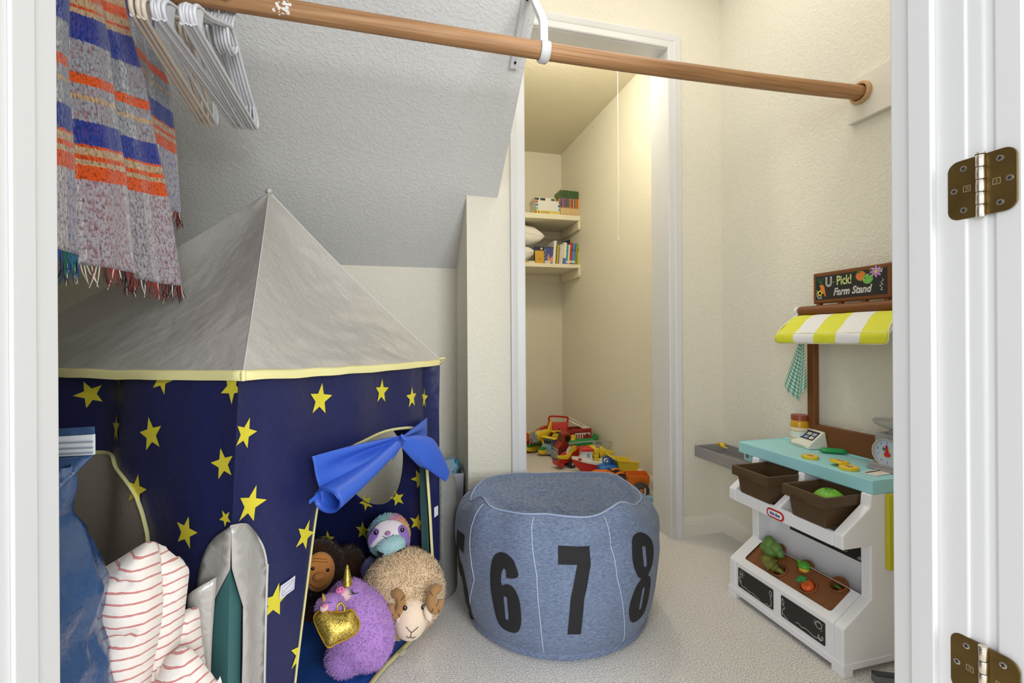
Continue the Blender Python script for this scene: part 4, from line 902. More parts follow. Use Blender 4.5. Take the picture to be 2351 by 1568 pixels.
# back walls
hole_ = sp2([(0.13, 0.50), (0.128, 0.43), (0.145, 0.36), (0.18, 0.315), (0.225, 0.302), (0.27, 0.308), (0.315, 0.33), (0.35, 0.38), (0.36, 0.45), (0.33, 0.53), (0.25, 0.57), (0.17, 0.56)], 4, True)
m = MB(); m.tri2d(flat([[(0, 0), (TS, 0), (TS, ZE), (0, ZE)], hole_], 0.03), lambda s, z: FRB.at(s, z), 0)
stars(FRB, [(835, 1217, 21, 0.0), (750, 1240, 20, 0.1), (843, 1152, 20, 0.5), (914, 1143, 19, 0.3), (962, 1100, 22, 0.4), (957, 1200, 20, -0.2)], [], m, 1, -0.0016)
m.build('wall_panel', [NAVY, STARY], t, smooth=75)
m = MB(); m.tube([FRB.at(s, z, -0.001) for s, z in hole_], 0.0025, 6, closed=True, flat=0.5); m.build('window_binding', NAVY, t, smooth=60)
m = MB(); m.tri2d(flat([[(0, 0), (TS, 0), (TS, ZE), (0, ZE)]], 0.04), lambda s, z: FLB.at(s, z), 0); m.build('wall_panel', NAVY, t, smooth=75)
# roof: four sagging silver cloths
cor = [TN+te1*0.036+FNR.n*0.006+FNL.n*0.006, TR+FNR.n*0.006+FRB.n*0.006, TB+FRB.n*0.006+FLB.n*0.006, TL+FNL.n*0.006+FLB.n*0.006]
def eave(i, s):
    a, b = cor[i], cor[(i+1) % 4]; p = a.lerp(b, s)
    p.z = ZE+0.003+np.interp(s, [0, 1], [(0.008, -0.006, 0.0, 0.012)[i], (0.008, -0.006, 0.0, 0.012)[(i+1) % 4]])-0.004*math.sin(math.pi*s)+0.0025*nz(s*9, i)
    return p
for i in range(4):
    fn_ = (cor[(i+1) % 4]-cor[i]).cross(TAP-cor[i]+ZZ*ZE).normalized()
    def rf(s, v, i=i):
        e = eave(i, s); top = TAP.lerp(TAP, 0); p = e.lerp(top, v)
        w = math.sin(math.pi*s)*math.sin(math.pi*min(1, v*1.08))
        nrm = ((eave(i, 1)-eave(i, 0)).cross(TAP-eave(i, 0))).normalized()
        edge = -0.018*math.sin(math.pi*v)*0.7
        wr = 0.004*nz(s*5*(1-v*0.7)+i*3, v*16, 2)*math.sin(math.pi*s)+0.003*nz(s*18, v*30, 5)*math.sin(math.pi*s)*(1-v)
        return p-nrm*(0.030*w-wr)+ZZ*edge
    m = MB(); m.grid(rf, 48, 48); m.build('roof_panel', SILV, t, smooth=70, weld=0.0004)
m = MB()
for i in (0, 1):
    pts = []
    for k in range(25):
        v = k/24; p = eave(i, 0).lerp(TAP, v)+ZZ*(-0.0126*math.sin(math.pi*v))+ZZ*0.0008
        pts.append(p)
    s_ = MB(); s_.tube(pts, 0.0016, 6); s_.build('roof_seam', mat('seam_silver', (196, 194, 190), 0.5), t, smooth=60)
m = MB(); m.ball(TAP+ZZ*0.001, (0.010, 0.010, 0.009), nu=14, nv=8); m.build('roof_tip', SILV, t, smooth=60)
def eb(i, nm):
    m = MB(); r = []
    for k in range(41):
        s = k/40; p = eave(i, s); nn = [FNR.n, FRB.n, FLB.n, FNL.n][i]; wv = 0.0022*math.sin(s*23+i)
        r.append([p+nn*0.0016+ZZ*0.0015, p+nn*(0.0055+wv)-ZZ*0.004, p+nn*(0.0045+wv)-ZZ*0.0155, p-nn*0.001-ZZ*0.016])
    m.loft(r, False); m.build(nm, BIND, t, smooth=60, solid=0.0012)
for i in range(4): eb(i, 'eave_binding')
m = MB(); q0 = eave(0, 0); nb = (FNR.n+FNL.n).normalized(); m.tube([q0+ZZ*0.001+nb*0.004, q0-ZZ*0.006+nb*0.0065, q0-ZZ*0.0155+nb*0.005], [0.0035, 0.0045, 0.004], 8); m.build('corner_tab', BIND, t, smooth=60)
m = MB(); c_ = cor[1]+ZZ*(ZE-0.004); m.tube([c_+Vector((-0.006, -0.008, 0.004)), c_+Vector((0.012, 0.006, 0.006)), c_+Vector((0.004, 0.012, -0.003))], 0.006, 8, flat=.6); m.build('corner_tab', BIND, t, smooth=60)
# ground sheet with bound edge
cen = (TN+TB)/2
b0, b1 = atZ(1003, 1395, 0), atZ(860, 1568, 0)
m = MB(); edge = [TN+te1*0.0+FNR.n*0.0, atZ(772, 1700, 0), b1, atZ(908, 1515, 0), atZ(945, 1475, 0), atZ(975, 1420, 0), TR+te1*-0.01]
ee = spline(edge, 6)
po = [(p.x, p.y) for p in ee]+[(TB.x+.03, TB.y-.03), (TL.x+.03, TL.y)]
m.tri2d(flat([po], 0.03), lambda x, y: Vector((x, y, 0.008+0.003*nz(x*14, y*14)+0.0035*math.sin((x*2.2-y)*42)*max(0, 1-abs((x-0.0)/0.12)))))
gs = m.build('ground_sheet', MATB, t, smooth=75, solid=0.003, off=-1)
m = MB(); m.tube([p+ZZ*0.011 for p in ee[2:-3]], 0.0072, 8, flat=0.55); m.build('sheet_binding', mat('sheet_binding_olive', (206, 200, 140), 0.65), gs, smooth=60)
m = MB(); q = atZ(925, 1498, 0.019); m.obox(q, 0.012, 0.022, 0.001, Matrix.Rotation(-0.6, 3, 'Z')); m.build('sheet_tag', mat('tag_cloth', (226, 222, 190), 0.7), gs)
# care tag on the wall
m = MB(); s, z, k = FNR.hit(663, 1349); g = lambda x, y, o=0.0035: FNR.at(s+x, z+y, o)
m.tri2d(flat([[(-.0185, -.012), (.0165, -.0135), (.0185, .0115), (-.0165, .0125)]], .006), lambda x, y: g(x, y+x*.12)); tg_ = m.build('care_tag', mat('tag_white', (214, 212, 222), 0.7), t, solid=0.0008)
m = MB(); f = lambda x, y: g(x, y+x*.12, 0.0045)
m.stroke([(-.013, -.008), (.013, -.009), (.0145, .0075), (-.0125, .0085), (-.013, -.008)], .0007, f); m.stroke(sp2([(-.011, -.003), (-.004, -.001), (.001, .001), (.006, .002), (.012, .0045)]), .0007, f); m.build('tag_drawing', mat('tag_ink', (96, 92, 150), 0.7), tg_)
# fins on the two corners
def fp(face, s, z, off):
    o = FNL.n if face is FNR else FNR.n
    return face.at(s, z, off)+o*(off*max(0.0, 1-s/0.022))
def fin_front():
    off = 0.012
    archR = sp2([(0.0, 0.545), (0.02, 0.535), (0.042, 0.512), (0.061, 0.482), (0.071, 0.445), (0.073, 0.40), (0.073, 0.0)], 5)
    m = MB(); m.tri2d(flat([archR+[(0.019, 0.0), (0.019, 0.40), (0.003, 0.475)]], 0.012), lambda s, z: fp(FNR, s, z, off+0.006*math.exp(-((s-0.03)/0.025)**2)+0.002*nz(s*30, z*14, 3)*min(1, s/.02)))
    f = m.build('corner_fin', SILV, t, smooth=70, solid=0.0015)
    m = MB(); m.tube([fp(FNR, s, z, off+0.002) for s, z in archR], 0.0022, 6); m.build('fin_piping', mat('seam_silver', (196, 194, 190)), f, smooth=60)
    m = MB(); archL = sp2([(0.0, 0.545), (0.02, 0.525), (0.042, 0.50), (0.055, 0.46), (0.058, 0.40), (0.056, 0.33)], 5)
    m.tri2d(flat([archL+[(0.03, 0.40), (0.0, 0.475)]], 0.012), lambda s, z: fp(FNL, s, z, off+0.002*nz(s*30, z*14, 3)*min(1, s/.02))); m.build('fin_flap', SILV, f, smooth=70, solid=0.0015)
    # teal gusset and the loose flap standing off
    m = MB()
    def gs(s, v):
        z = 0.472*(1-v); wd = min(1, v/0.16)
        a = fp(FNL, 0.036*wd, z, 0.010); c0 = fp(FNR, 0.0, z, 0.0095); b = fp(FNR, 0.026*wd, z, 0.006)
        return a.lerp(c0, s/0.3) if s < 0.3 else c0.lerp(b, (s-0.3)/0.7)
    m.grid(gs, 10, 40); m.build('fin_gusset', TTEAL, f, smooth=60, solid=0.0008)
    m = MB()
    def fl(s, v):
        # s 0..1 from the gusset outwards to the left, v from top to floor
        ztop = 0.466-0.030*s-0.016*s*s; z = ztop*(1-v)
        base = FNL.at(0.002+0.056*s, z, 0.024+0.020*math.sin(math.pi*min(1, s*1.15))+0.006*math.sin(v*5+s*3))
        return base
    m.grid(fl, 14, 40); m.build('fin_flap', SILV, f, smooth=70, solid=0.0015)
fin_front()
def fin_right():
    # stands out from the right corner, away from the tent
    ax = Vector((0.76, 0.65, 0)); nr = Vector((0.65, -0.76, 0))
    A0 = TR+nr*0.006
    tp = [(0.0, 0.452), (0.024, 0.44), (0.052, 0.405), (0.068, 0.36), (0.077, 0.31), (0.080, 0.25), (0.080, 0.17), (0.078, 0.04)]
    ar = sp2(tp, 5)
    m = MB(); m.tri2d(flat([[(0.0, 0.02)]+ar[:]], 0.013), lambda s, z: A0+ax*s+ZZ*max(z-0.02*0, 0.006)+nr*(0.016*math.sin(math.pi*min(1, s/0.080))+0.002*nz(s*25, z*12, 8)))
    f = m.build('corner_fin', mat('fin_silver_shaded', (132, 132, 128), .45, metal=.2, bump=(13, .5, .014, 7)), t, smooth=70, solid=0.0015)  # silver cloth in a darker colour, carrying the shade on this fin
    m = MB(); m.tube([A0+ax*s+ZZ*z+nr*0.001 for s, z in ar], 0.002, 6); m.build('fin_piping', BIND, f, smooth=60)
fin_right()
# teal inner door leaf gathered at the right edge of the doorway, white seam tag
m = MB()
def tl_(s, v):
    z = 0.46*(1-v)+0.012; w0 = 0.002+0.012*v; a = FNR.at(0.712+0.016*v, z, -0.006); return a-te1*(w0*s)+FNR.n*(-0.006-0.022*s+0.004*math.sin(s*9))
m.grid(tl_, 12, 30); m.build('inner_flap', mat('tent_dark_teal', (44, 78, 80), .6), t, smooth=60)
m = MB(); s, z, k = FNR.hit(998, 1178); m.tri2d(flat([[(-.006, -.017), (.008, -.012), (.008, .017), (-.006, .014)]], .006), lambda x, y: FNR.at(.7325+x, z+y, .004)); m.build('seam_tag', mat('tag_white', (214, 212, 222)), t, solid=.0008)
# blue curtain knotted over the doorway
cur = None
H = lambda u, v, o: (lambda q: FNR.A+FNR.e*q[0]+ZZ*q[1]+FNR.n*o)(FNR.hit(u, v, o))
knot = H(916, 1008, 0.040)
m = MB()
La, Lb = H(720, 1044, 0.012), H(742, 1158, 0.014)
def drape(s, v):
    p = La.lerp(Lb, v); k_ = knot+ZZ*(0.010-0.022*v)
    q = p.lerp(k_, s); bow = ZZ*(0.006*math.sin(math.pi*s)*(1-v)); fold = FNR.n*(0.014*math.sin(v*11+0.6)*math.sin(math.pi*min(1, s*1.0+0.06))*(0.35+s)+0.018*s*(1-s))
    return q+bow+fold+FNR.n*0.006
m.grid(drape, 36, 34); cur = m.build('door_curtain', CURT, t, smooth=75, solid=0.0012)
# rolled part
ra, rb = H(917, 1016, 0.048), H(757, 1147, 0.044)
ax = (rb-ra).normalized(); m = MB()
R = frame(ax); sx_, sy_ = R.col[0], R.col[2]
def roll(s, v, turns=2.3):
    r = (0.010+0.0215*s**0.85)*(1-0.20*v*1.0); a = v*2*math.pi*turns+1.0
    lobes = 1+0.06*math.sin(a*2+s*3)
    return ra.lerp(rb, s)+(sx_*math.cos(a)*1.12+sy_*math.sin(a)*0.92)*r*lobes+ZZ*(-0.004*math.sin(math.pi*s))
m.grid(roll, 26, 72); m.build('curtain_roll', CURT, cur, smooth=70, solid=0.001)
# right tail, cone shaped, and the corner standing up
m = MB(); tb_ = H(1026, 1092, 0.075)
def tail(s, v):
    a = v*2*math.pi; r = 0.006+0.040*math.sin(min(1, s*1.25)*math.pi*0.5)*(1-0.75*max(0, s-.55)/.45)
    p = knot.lerp(tb_, s)+ZZ*(0.020*math.sin(math.pi*s)); axx = (tb_-knot).normalized(); Rr = frame(axx)
    return p+Rr.col[0]*math.cos(a)*r*0.45+Rr.col[2]*math.sin(a)*r*(1+0.12*math.sin(3*a+s*5))
m.grid(tail, 26, 30); m.build('curtain_tail', CURT, cur, smooth=75)
m = MB(); ca, cb_, cc = H(990, 958, 0.014), H(989, 1035, 0.016), H(990, 1000, 0.01)
m.grid(lambda s, v: knot.lerp(ca.lerp(cb_, v), s)+FNR.n*(0.010*math.sin(v*9)*s*(1-s)*3-0.012*s), 18, 18); m.build('curtain_corner', CURT, cur, smooth=75, solid=0.0012)
m = MB(); m.tube([knot+FNR.n*.012+ZZ*(.010), knot+FNR.n*.022, knot+FNR.n*.013-ZZ*.010, knot-FNR.n*.004], .0055, 8, closed=True); tie = m.build('curtain_tie', CURT, cur, smooth=60)
m = MB(); tp0 = H(904, 1053, 0.052); pts = spline([knot+FNR.n*.016, knot.lerp(tp0, .5)+FNR.n*.010, tp0], 6)
sd = te1; m.loft([[p-sd*.004, p+sd*.004] for p in pts], False); m.build('tie_end', CURT, tie, solid=0.001)
m = MB(); p0_, p1_ = H(735, 1135, 0.02), H(717, 1150, 0.016); m.loft([[p0_-ZZ*.004, p0_+ZZ*.004], [p1_-ZZ*.004, p1_+ZZ*.004]], False); m.build('tie_end', CURT, tie, solid=0.001)
# ------------------------------------------------------------------ denim beanbag
DEN = mat('denim_blue', (132, 150, 178), 0.9, spec=0.2, sheen=0.15)
def _den():
    nt = DEN.node_tree; N = nt.nodes; L = nt.links; b = N['Principled BSDF']; tc = N.new('ShaderNodeTexCoord'); cols = []
    for sc_ in ((620, 620, 620), (90, 90, 500)):
        mp = N.new('ShaderNodeMapping'); mp.inputs['Scale'].default_value = sc_; n = N.new('ShaderNodeTexNoise'); n.inputs['Scale'].default_value = 1; n.inputs['Detail'].default_value = 2
        L.new(tc.outputs['Object'], mp.inputs[0]); L.new(mp.outputs[0], n.inputs['Vector']); cols.append(n)
    mx = N.new('ShaderNodeMath'); mx.operation = 'ADD'; L.new(cols[0].outputs['Fac'], mx.inputs[0]); L.new(cols[1].outputs['Fac'], mx.inputs[1]); hf = N.new('ShaderNodeMath'); hf.operation = 'MULTIPLY'; hf.inputs[1].default_value = .5; L.new(mx.outputs[0], hf.inputs[0])
    r = N.new('ShaderNodeValToRGB'); e = r.color_ramp.elements; e[0].position = .36; e[0].color = lin((80, 93, 119)); e[1].position = .64; e[1].color = lin((128, 141, 165)); L.new(hf.outputs[0], r.inputs[0]); L.new(r.outputs[0], b.inputs['Base Color'])
    bp_ = N.new('ShaderNodeBump'); bp_.inputs['Strength'].default_value = .25; bp_.inputs['Distance'].default_value = .001; L.new(hf.outputs[0], bp_.inputs['Height']); L.new(bp_.outputs[0], b.inputs['Normal'])
_den()
THR = mat('thread_pale', (196, 206, 222), 0.8); NUM = mat('number_black', (26, 26, 28), 0.85)
BC = Vector((0.512, 1.413, 0))
t = bean = thing('beanbag', 'round blue denim beanbag with large black numbers on its side', 'beanbag', BC)
phv = math.atan2(-BC.y, -BC.x)      # towards the camera
bprof = [(0.0, 0.262), (0.012, 0.276), (0.03, 0.284), (0.06, 0.294), (0.10, 0.302), (0.16, 0.311), (0.22, 0.317), (0.28, 0.317), (0.32, 0.312), (0.35, 0.300), (0.368, 0.284), (0.377, 0.268)]
bz = [p[0] for p in bprof]; br_ = [p[1] for p in bprof]
def rimz(ph):
    d = ph-phv; g = lambda a, w: math.exp(-((math.sin((d-a)/2)*2)/w)**2)
    return 1.005-0.052*(1-math.cos(d))+0.065*g(0.74, 0.20)-0.018*g(0.30, 0.30)+0.045*g(-0.95, 0.22)-0.05*g(-1.35, 0.22)+0.03*g(2.4, .3)+0.012*math.sin(3*d+1)+0.012*nz(math.cos(d)*2, math.sin(d)*2)
def bside(ph, z, off=0.0):
    d = ph-phv; k = z/0.377; r = np.interp(z, bz, br_)
    r += 0.016*k*nz(math.cos(d)*2.2, math.sin(d)*2.2, z*5)+0.0045*nz(math.cos(d)*5, math.sin(d)*5, z*14)*(0.3+k)-0.006*math.exp(-((k-0.86+0.05*math.sin(3*d))/0.05)**2)*(0.6+0.6*math.sin(2*d+1))
    r += 0.006*math.exp(-((k-0.03)/0.03)**2)-0.004*math.exp(-((k-0.075)/0.018)**2)
    r += off
    return BC+Vector((r*math.cos(ph), r*math.sin(ph), z*(1+(rimz(ph)-1)*k**1.5)))
m = MB(); m.grid(lambda s, v: bside(phv+s*2*math.pi, 0.377*v), 220, 60); body = m.build('side_panel', DEN, t, smooth=80, weld=0.0001)
def btop(ph, q, off=0.0):
    """q 1 at the rim .. 0 at the middle"""
    d = ph-phv; e = bside(ph, 0.377); r = 0.268*q; b_ = -math.cos(d)     # 1 at the back
    seat = -0.066*(1-q**2.6)*(1+0.35*math.cos(d)*q); back = 0.016*math.exp(-((q-0.72)/0.22)**2)*max(0, b_)**0.8
    z = EYE*0+e.z*q**0.6+0.377*(1-q**0.6)+seat+back+0.012*(1-q)*nz(math.cos(d)*q*3, math.sin(d)*q*3, 7)+0.008*nz(math.cos(d)*q*7, math.sin(d)*q*7, 3)*(1-q*q)
    rim = 0.009*math.sin(math.pi*min(1, (1-q)/0.10)) if q > 0.9 else 0
    ex = BC+(e-BC)*q; return Vector((ex.x, ex.y, z+rim+off))
m = MB(); m.grid(lambda s, v: btop(phv+s*2*math.pi, 1-v*0.999), 180, 50); m.build('top_panel', DEN, t, smooth=80, weld=0.0001)
m = MB(); m.tube([btop(phv+a, 0.992, 0.0012) for a in np.linspace(0, 2*math.pi, 140, endpoint=False)], 0.0024, 8, closed=True); m.build('piping', mat('piping_blue', (150, 166, 196), 0.8), t, smooth=60)
m = MB(); m.grid(lambda s, v: BC+Vector((np.interp(v, [0, 1], [0.0, 0.263])*math.cos(s*6.2832), np.interp(v, [0, 1], [0.0, 0.263])*math.sin(s*6.2832), 0.001)), 60, 4); m.build('base_panel', DEN, t, weld=0.0001)
def phi_of(u, v):
    """angle and height on the side that the picture shows at (u,v)"""
    d = ray(u, v); dd = Vector((d.x, d.y)); lo = None
    for k in range(6):
        R_ = 0.313 if lo is None else np.interp(lo, bz, br_)
        a_ = dd.dot(dd); b_ = dd.dot(Vector((BC.x, BC.y))); c_ = BC.x**2+BC.y**2-R_**2; disc = max(0, b_*b_-a_*c_); s_ = (b_-math.sqrt(disc))/a_; p = CAM+d*s_; lo = max(0, min(.37, p.z))
    return math.atan2(p.y-BC.y, p.x-BC.x), p.z
for ulist in ([(1082, 1240), (1090, 1330), (1094, 1445)], [(1219, 1215), (1232, 1330), (1247, 1488)], [(1398, 1212), (1418, 1330), (1432, 1470)], [(1030, 1200)]):
    if len(ulist) == 1:
        continue
    a = [phi_of(u, v) for u, v in ulist]; zz_ = [q[1] for q in a]; pp_ = [q[0] for q in a]
    o_ = np.argsort(zz_); f = lambda z: float(np.interp(z, np.array(zz_)[o_], np.array(pp_)[o_]))
    m = MB(); m.tube([bside(f(z), z, 0.0002) for z in np.linspace(0.03, 0.373, 60)], 0.0009, 5); m.build('panel_seam', THR, t)
for ph in np.linspace(phv+math.pi*0.62, phv+math.pi*1.5, 5):
    m = MB(); m.tube([bside(ph, z, 0.0002) for z in np.linspace(0.03, 0.373, 40)], 0.0009, 5); m.build('panel_seam', THR, t)
# condensed digits drawn as outlines in a 0..1 box (width 1, height 2.6)
DG = {
 '6': [sp2([(0.95, 1.95), (0.90, 2.25), (0.78, 2.48), (0.50, 2.6), (0.22, 2.52), (0.06, 2.25), (0.0, 1.7), (0.0, 1.0), (0.05, 0.4), (0.20, 0.08), (0.52, 0.0), (0.82, 0.08), (0.97, 0.38), (1.0, 0.85), (0.97, 1.25), (0.80, 1.58), (0.58, 1.64), (0.40, 1.56), (0.42, 1.95), (0.50, 2.12), (0.58, 2.05), (0.60, 1.85)], 3, True), rrect(0.44, 0.56, 0.40, 1.20, 0.05)],
 '7': [[(0.0, 2.6), (1.0, 2.6), (1.0, 2.1), (0.78, 1.1), (0.70, 0.0), (0.28, 0.0), (0.36, 1.1), (0.58, 2.10), (0.0, 2.10)]],
 '8': [sp2([(0.5, 2.6), (0.80, 2.50), (0.95, 2.2), (0.95, 1.85), (0.82, 1.5), (0.68, 1.36), (0.85, 1.22), (1.0, 0.85), (1.0, 0.45), (0.84, 0.10), (0.5, 0.0), (0.16, 0.10), (0.0, 0.45), (0.0, 0.85), (0.15, 1.22), (0.32, 1.36), (0.18, 1.5), (0.05, 1.85), (0.05, 2.2), (0.20, 2.50)], 3, True), rrect(0.43, 0.57, 1.66, 2.24, 0.06), rrect(0.43, 0.57, 0.34, 1.04, 0.06)],
 '5': [[(0.05, 2.6), (0.95, 2.6), (0.95, 2.12), (0.46, 2.12), (0.45, 1.72)]+sp2([(0.6, 1.76), (0.85, 1.62), (1.0, 1.15), (1.0, 0.55), (0.85, 0.12), (0.5, 0.0), (0.15, 0.12), (0.0, 0.5), (0.0, 0.75)], 4)+[(0.40, 0.75)]+sp2([(0.42, 0.5), (0.5, 0.4), (0.58, 0.5), (0.58, 1.1), (0.5, 1.28), (0.42, 1.2)], 3)+[(0.04, 1.2)]]}
for dgt, (ul, ur), (ut, vt), (ub, vb), lean in (('6', (1127, 1193), (1160, 1270), (1165, 1449), 0.0), ('7', (1282, 1358), (1320, 1258), (1330, 1454), 0.0), ('8', (1449, 1497), (1475, 1229), (1478, 1411), 0.0), ('5', (0, 0), (1060, 1228), (1062, 1388), 0.0)):
    zt, zb = phi_of(ut, vt)[1], phi_of(ub, vb)[1]
    if dgt == '5': pr_ = phi_of(1067, 1250)[0]; pl_ = pr_-0.34
    elif dgt == '8': pl_ = phi_of(1449, 1320)[0]; pr_ = pl_+0.34
    else: pl_, pr_ = phi_of(ul, 1340)[0], phi_of(ur, 1340)[0]
    m = MB(); m.tri2d(flat(DG[dgt], 0.085), lambda x, y: bside(pl_+(pr_-pl_)*x, zb+(zt-zb)*y/2.6, 0.0012)); m.build('printed_number', NUM, body, smooth=80)
# ------------------------------------------------------------------ plaid blanket on a hanger
PLD = mat('plaid_wool', (170, 160, 160), 0.95, spec=0.1, sheen=0.3)
def _plaid():
    nt = PLD.node_tree; N = nt.nodes; L = nt.links; b = N['Principled BSDF']; uv = N.new('ShaderNodeUVMap'); sp = N.new('ShaderNodeSeparateXYZ'); L.new(uv.outputs[0], sp.inputs[0])
    wob = N.new('ShaderNodeTexNoise'); wob.inputs['Scale'].default_value = 220; L.new(uv.outputs[0], wob.inputs['Vector'])
    w2 = N.new('ShaderNodeMath'); w2.operation = 'MULTIPLY_ADD'; w2.inputs[1].default_value = 0.008; w2.inputs[2].default_value = -0.004; L.new(wob.outputs['Fac'], w2.inputs[0])
    ad = N.new('ShaderNodeMath'); L.new(sp.outputs[1], ad.inputs[0]); L.new(w2.outputs[0], ad.inputs[1])
    G = (168, 160, 166); T_ = (190, 160, 122); O = (214, 84, 26); B = (44, 60, 140); Lg = (150, 152, 158)
    bands = [(0.0, G), (0.153, O), (0.177, T_), (0.186, O), (0.193, T_), (0.204, O), (0.209, B), (0.245, Lg), (0.275, T_), (0.283, Lg), (0.297, O), (0.316, Lg), (0.366, B), (0.406, T_), (0.411, O), (0.417, T_), (0.426, O), (0.444, T_), (0.464, O), (0.492, T_), (0.505, Lg), (0.54, B)]
    r = N.new('ShaderNodeValToRGB'); r.color_ramp.interpolation = 'CONSTANT'; e = r.color_ramp.elements; e.remove(e[1]); e[0].position = 0; e[0].color = lin(G)
    for p, c in bands[1:]: q = e.new(p); q.color = lin(c)
    L.new(ad.outputs[0], r.inputs[0])
    # warp columns
    wr = N.new('ShaderNodeValToRGB'); wr.color_ramp.interpolation = 'CONSTANT'; e = wr.color_ramp.elements; e.remove(e[1]); e[0].color = lin((150, 92, 96))
    for p, c in ((0.13, (222, 214, 206)), (0.20, (70, 96, 150)), (0.33, (222, 214, 206)), (0.40, (150, 92, 96)), (0.55, (225, 215, 205)), (0.59, (90, 90, 90)), (0.76, (222, 214, 206)), (0.80, (140, 84, 92)), (0.95, (60, 60, 70))): q = e.new(p); q.color = lin(c)
    L.new(sp.outputs[0], wr.inputs[0])
    ck = N.new('ShaderNodeTexNoise'); mp = N.new('ShaderNodeMapping'); mp.inputs['Scale'].default_value = (150, 70, 1); mp.inputs['Rotation'].default_value = (0, 0, 0.5); L.new(uv.outputs[0], mp.inputs[0]); L.new(mp.outputs[0], ck.inputs['Vector']); ck.inputs['Scale'].default_value = 1; ck.inputs['Detail'].default_value = 1
    ms = N.new('ShaderNodeMapRange'); ms.inputs[1].default_value = 0.50; ms.inputs[2].default_value = 0.60; L.new(ck.outputs['Fac'], ms.inputs[0])
    ml = N.new('ShaderNodeMath'); ml.operation = 'MULTIPLY'; L.new(ms.outputs[0], ml.inputs[0])
    fr_ = N.new('ShaderNodeValToRGB'); fr_.color_ramp.interpolation = 'CONSTANT'; e = fr_.color_ramp.elements; e.remove(e[1]); e[0].color = (.6, .6, .6, 1)
    for p, c in bands[1:]: q = e.new(p); k_ = {G: .6, Lg: .55, T_: .4, O: .14, B: .16}[c]; q.color = (k_, k_, k_, 1)
    L.new(ad.outputs[0], fr_.inputs[0]); L.new(fr_.outputs[0], ml.inputs[1])
    mx = N.new('ShaderNodeMix'); mx.data_type = 'RGBA'; L.new(ml.outputs[0], mx.inputs[0]); L.new(r.outputs[0], mx.inputs[6]); L.new(wr.outputs[0], mx.inputs[7])
    dk = N.new('ShaderNodeTexNoise'); dk.inputs['Scale'].default_value = 160; L.new(uv.outputs[0], dk.inputs['Vector']); dr = N.new('ShaderNodeMapRange'); dr.inputs[1].default_value = .35; dr.inputs[2].default_value = .5; dr.inputs[3].default_value = .45; L.new(dk.outputs['Fac'], dr.inputs[0])
    mm = N.new('ShaderNodeMix'); mm.data_type = 'RGBA'; mm.blend_type = 'MULTIPLY'; mm.inputs[0].default_value = 1; L.new(mx.outputs[2], mm.inputs[6]); L.new(dr.outputs[0], mm.inputs[7]); L.new(mm.outputs[2], b.inputs['Base Color'])
    bp_ = N.new('ShaderNodeBump'); bp_.inputs['Strength'].default_value = .8; bp_.inputs['Distance'].default_value = .003; L.new(dk.outputs['Fac'], bp_.inputs['Height']); L.new(bp_.outputs[0], b.inputs['Normal'])
_plaid()
BX = -0.475
t = thing('plaid_blanket', 'orange, blue and grey plaid wool blanket with fringe hanging at the left', 'blanket', (BX, 1.05, 1.38))
FR = [mat('fringe_dark', (60, 44, 46), 0.9), mat('fringe_red', (130, 52, 46), 0.9), mat('fringe_cream', (220, 208, 192), 0.9), mat('fringe_blue', (50, 84, 150), 0.9), mat('fringe_green', (40, 110, 84), 0.9)]
def bl(x0, zb, left, right, sgn, fold, skew, x1):
    lz = [q[1] for q in left][::-1]; ly = [q[0] for q in left][::-1]; rz_ = [q[1] for q in right][::-1]; ry_ = [q[0] for q in right][::-1]
    def f(s, v):
        z0 = 1.584+(zb-1.584)*v; z = z0+skew*(s-0.5)*v
        a, b = np.interp(z0, lz, ly), np.interp(z0, rz_, ry_); y = a+(b-a)*s+0.008*math.sin(s*15+v*2)*v
        x = x0+(x1-x0)*v+fold*math.sin(s*19+3.3+v*0.8)*(0.25+0.8*v)*(0.8+0.3*math.sin(s*7))+fold*0.5*math.sin(s*41+v*3)*v*0.5
        return Vector((x, y, z))
    return f
f1 = bl(BX+0.016, 0.972, [(1.055, 1.584), (0.84, 1.49), (0.76, 1.41), (0.72, 1.25), (0.70, 0.97)], [(1.085, 1.584), (0.97, 1.49), (1.01, 1.41), (1.06, 1.35), (1.105, 1.25), (1.165, 1.146), (1.228, 0.972)], 1, 0.026, -0.012, BX+0.012)
H1_ = 1.584-0.972
m = MB(); m.grid(f1, 90, 60, uv=lambda s, v: (s, (1-v)*H1_+0.018-(s-0.42)*0.085))
o1 = m.build('front_fall', PLD, t, smooth=80, solid=0.004)
f2 = bl(BX-0.016, 1.16, [(1.115, 1.584), (0.95, 1.45), (0.90, 1.16)], [(1.16, 1.584), (1.21, 1.48), (1.27, 1.44), (1.305, 1.33), (1.348, 1.16)], -1, 0.010, -0.012, BX-0.022)
m = MB(); m.grid(f2, 60, 50, uv=lambda s, v: (1-s*0.9, (1-v)*(1.584-1.16)+0.034-(s-0.5)*0.03)); o2 = m.build('rear_fall', PLD, t, smooth=80, solid=0.004)
m = MB(); m.grid(lambda s, v: f1(s, 0).lerp(f2(s, 0), v)+ZZ*0.012*math.sin(math.pi*v), 60, 6, uv=lambda s, v: (s, H1_+0.02*v)); m.build('fold', PLD, t, smooth=80, solid=0.004)
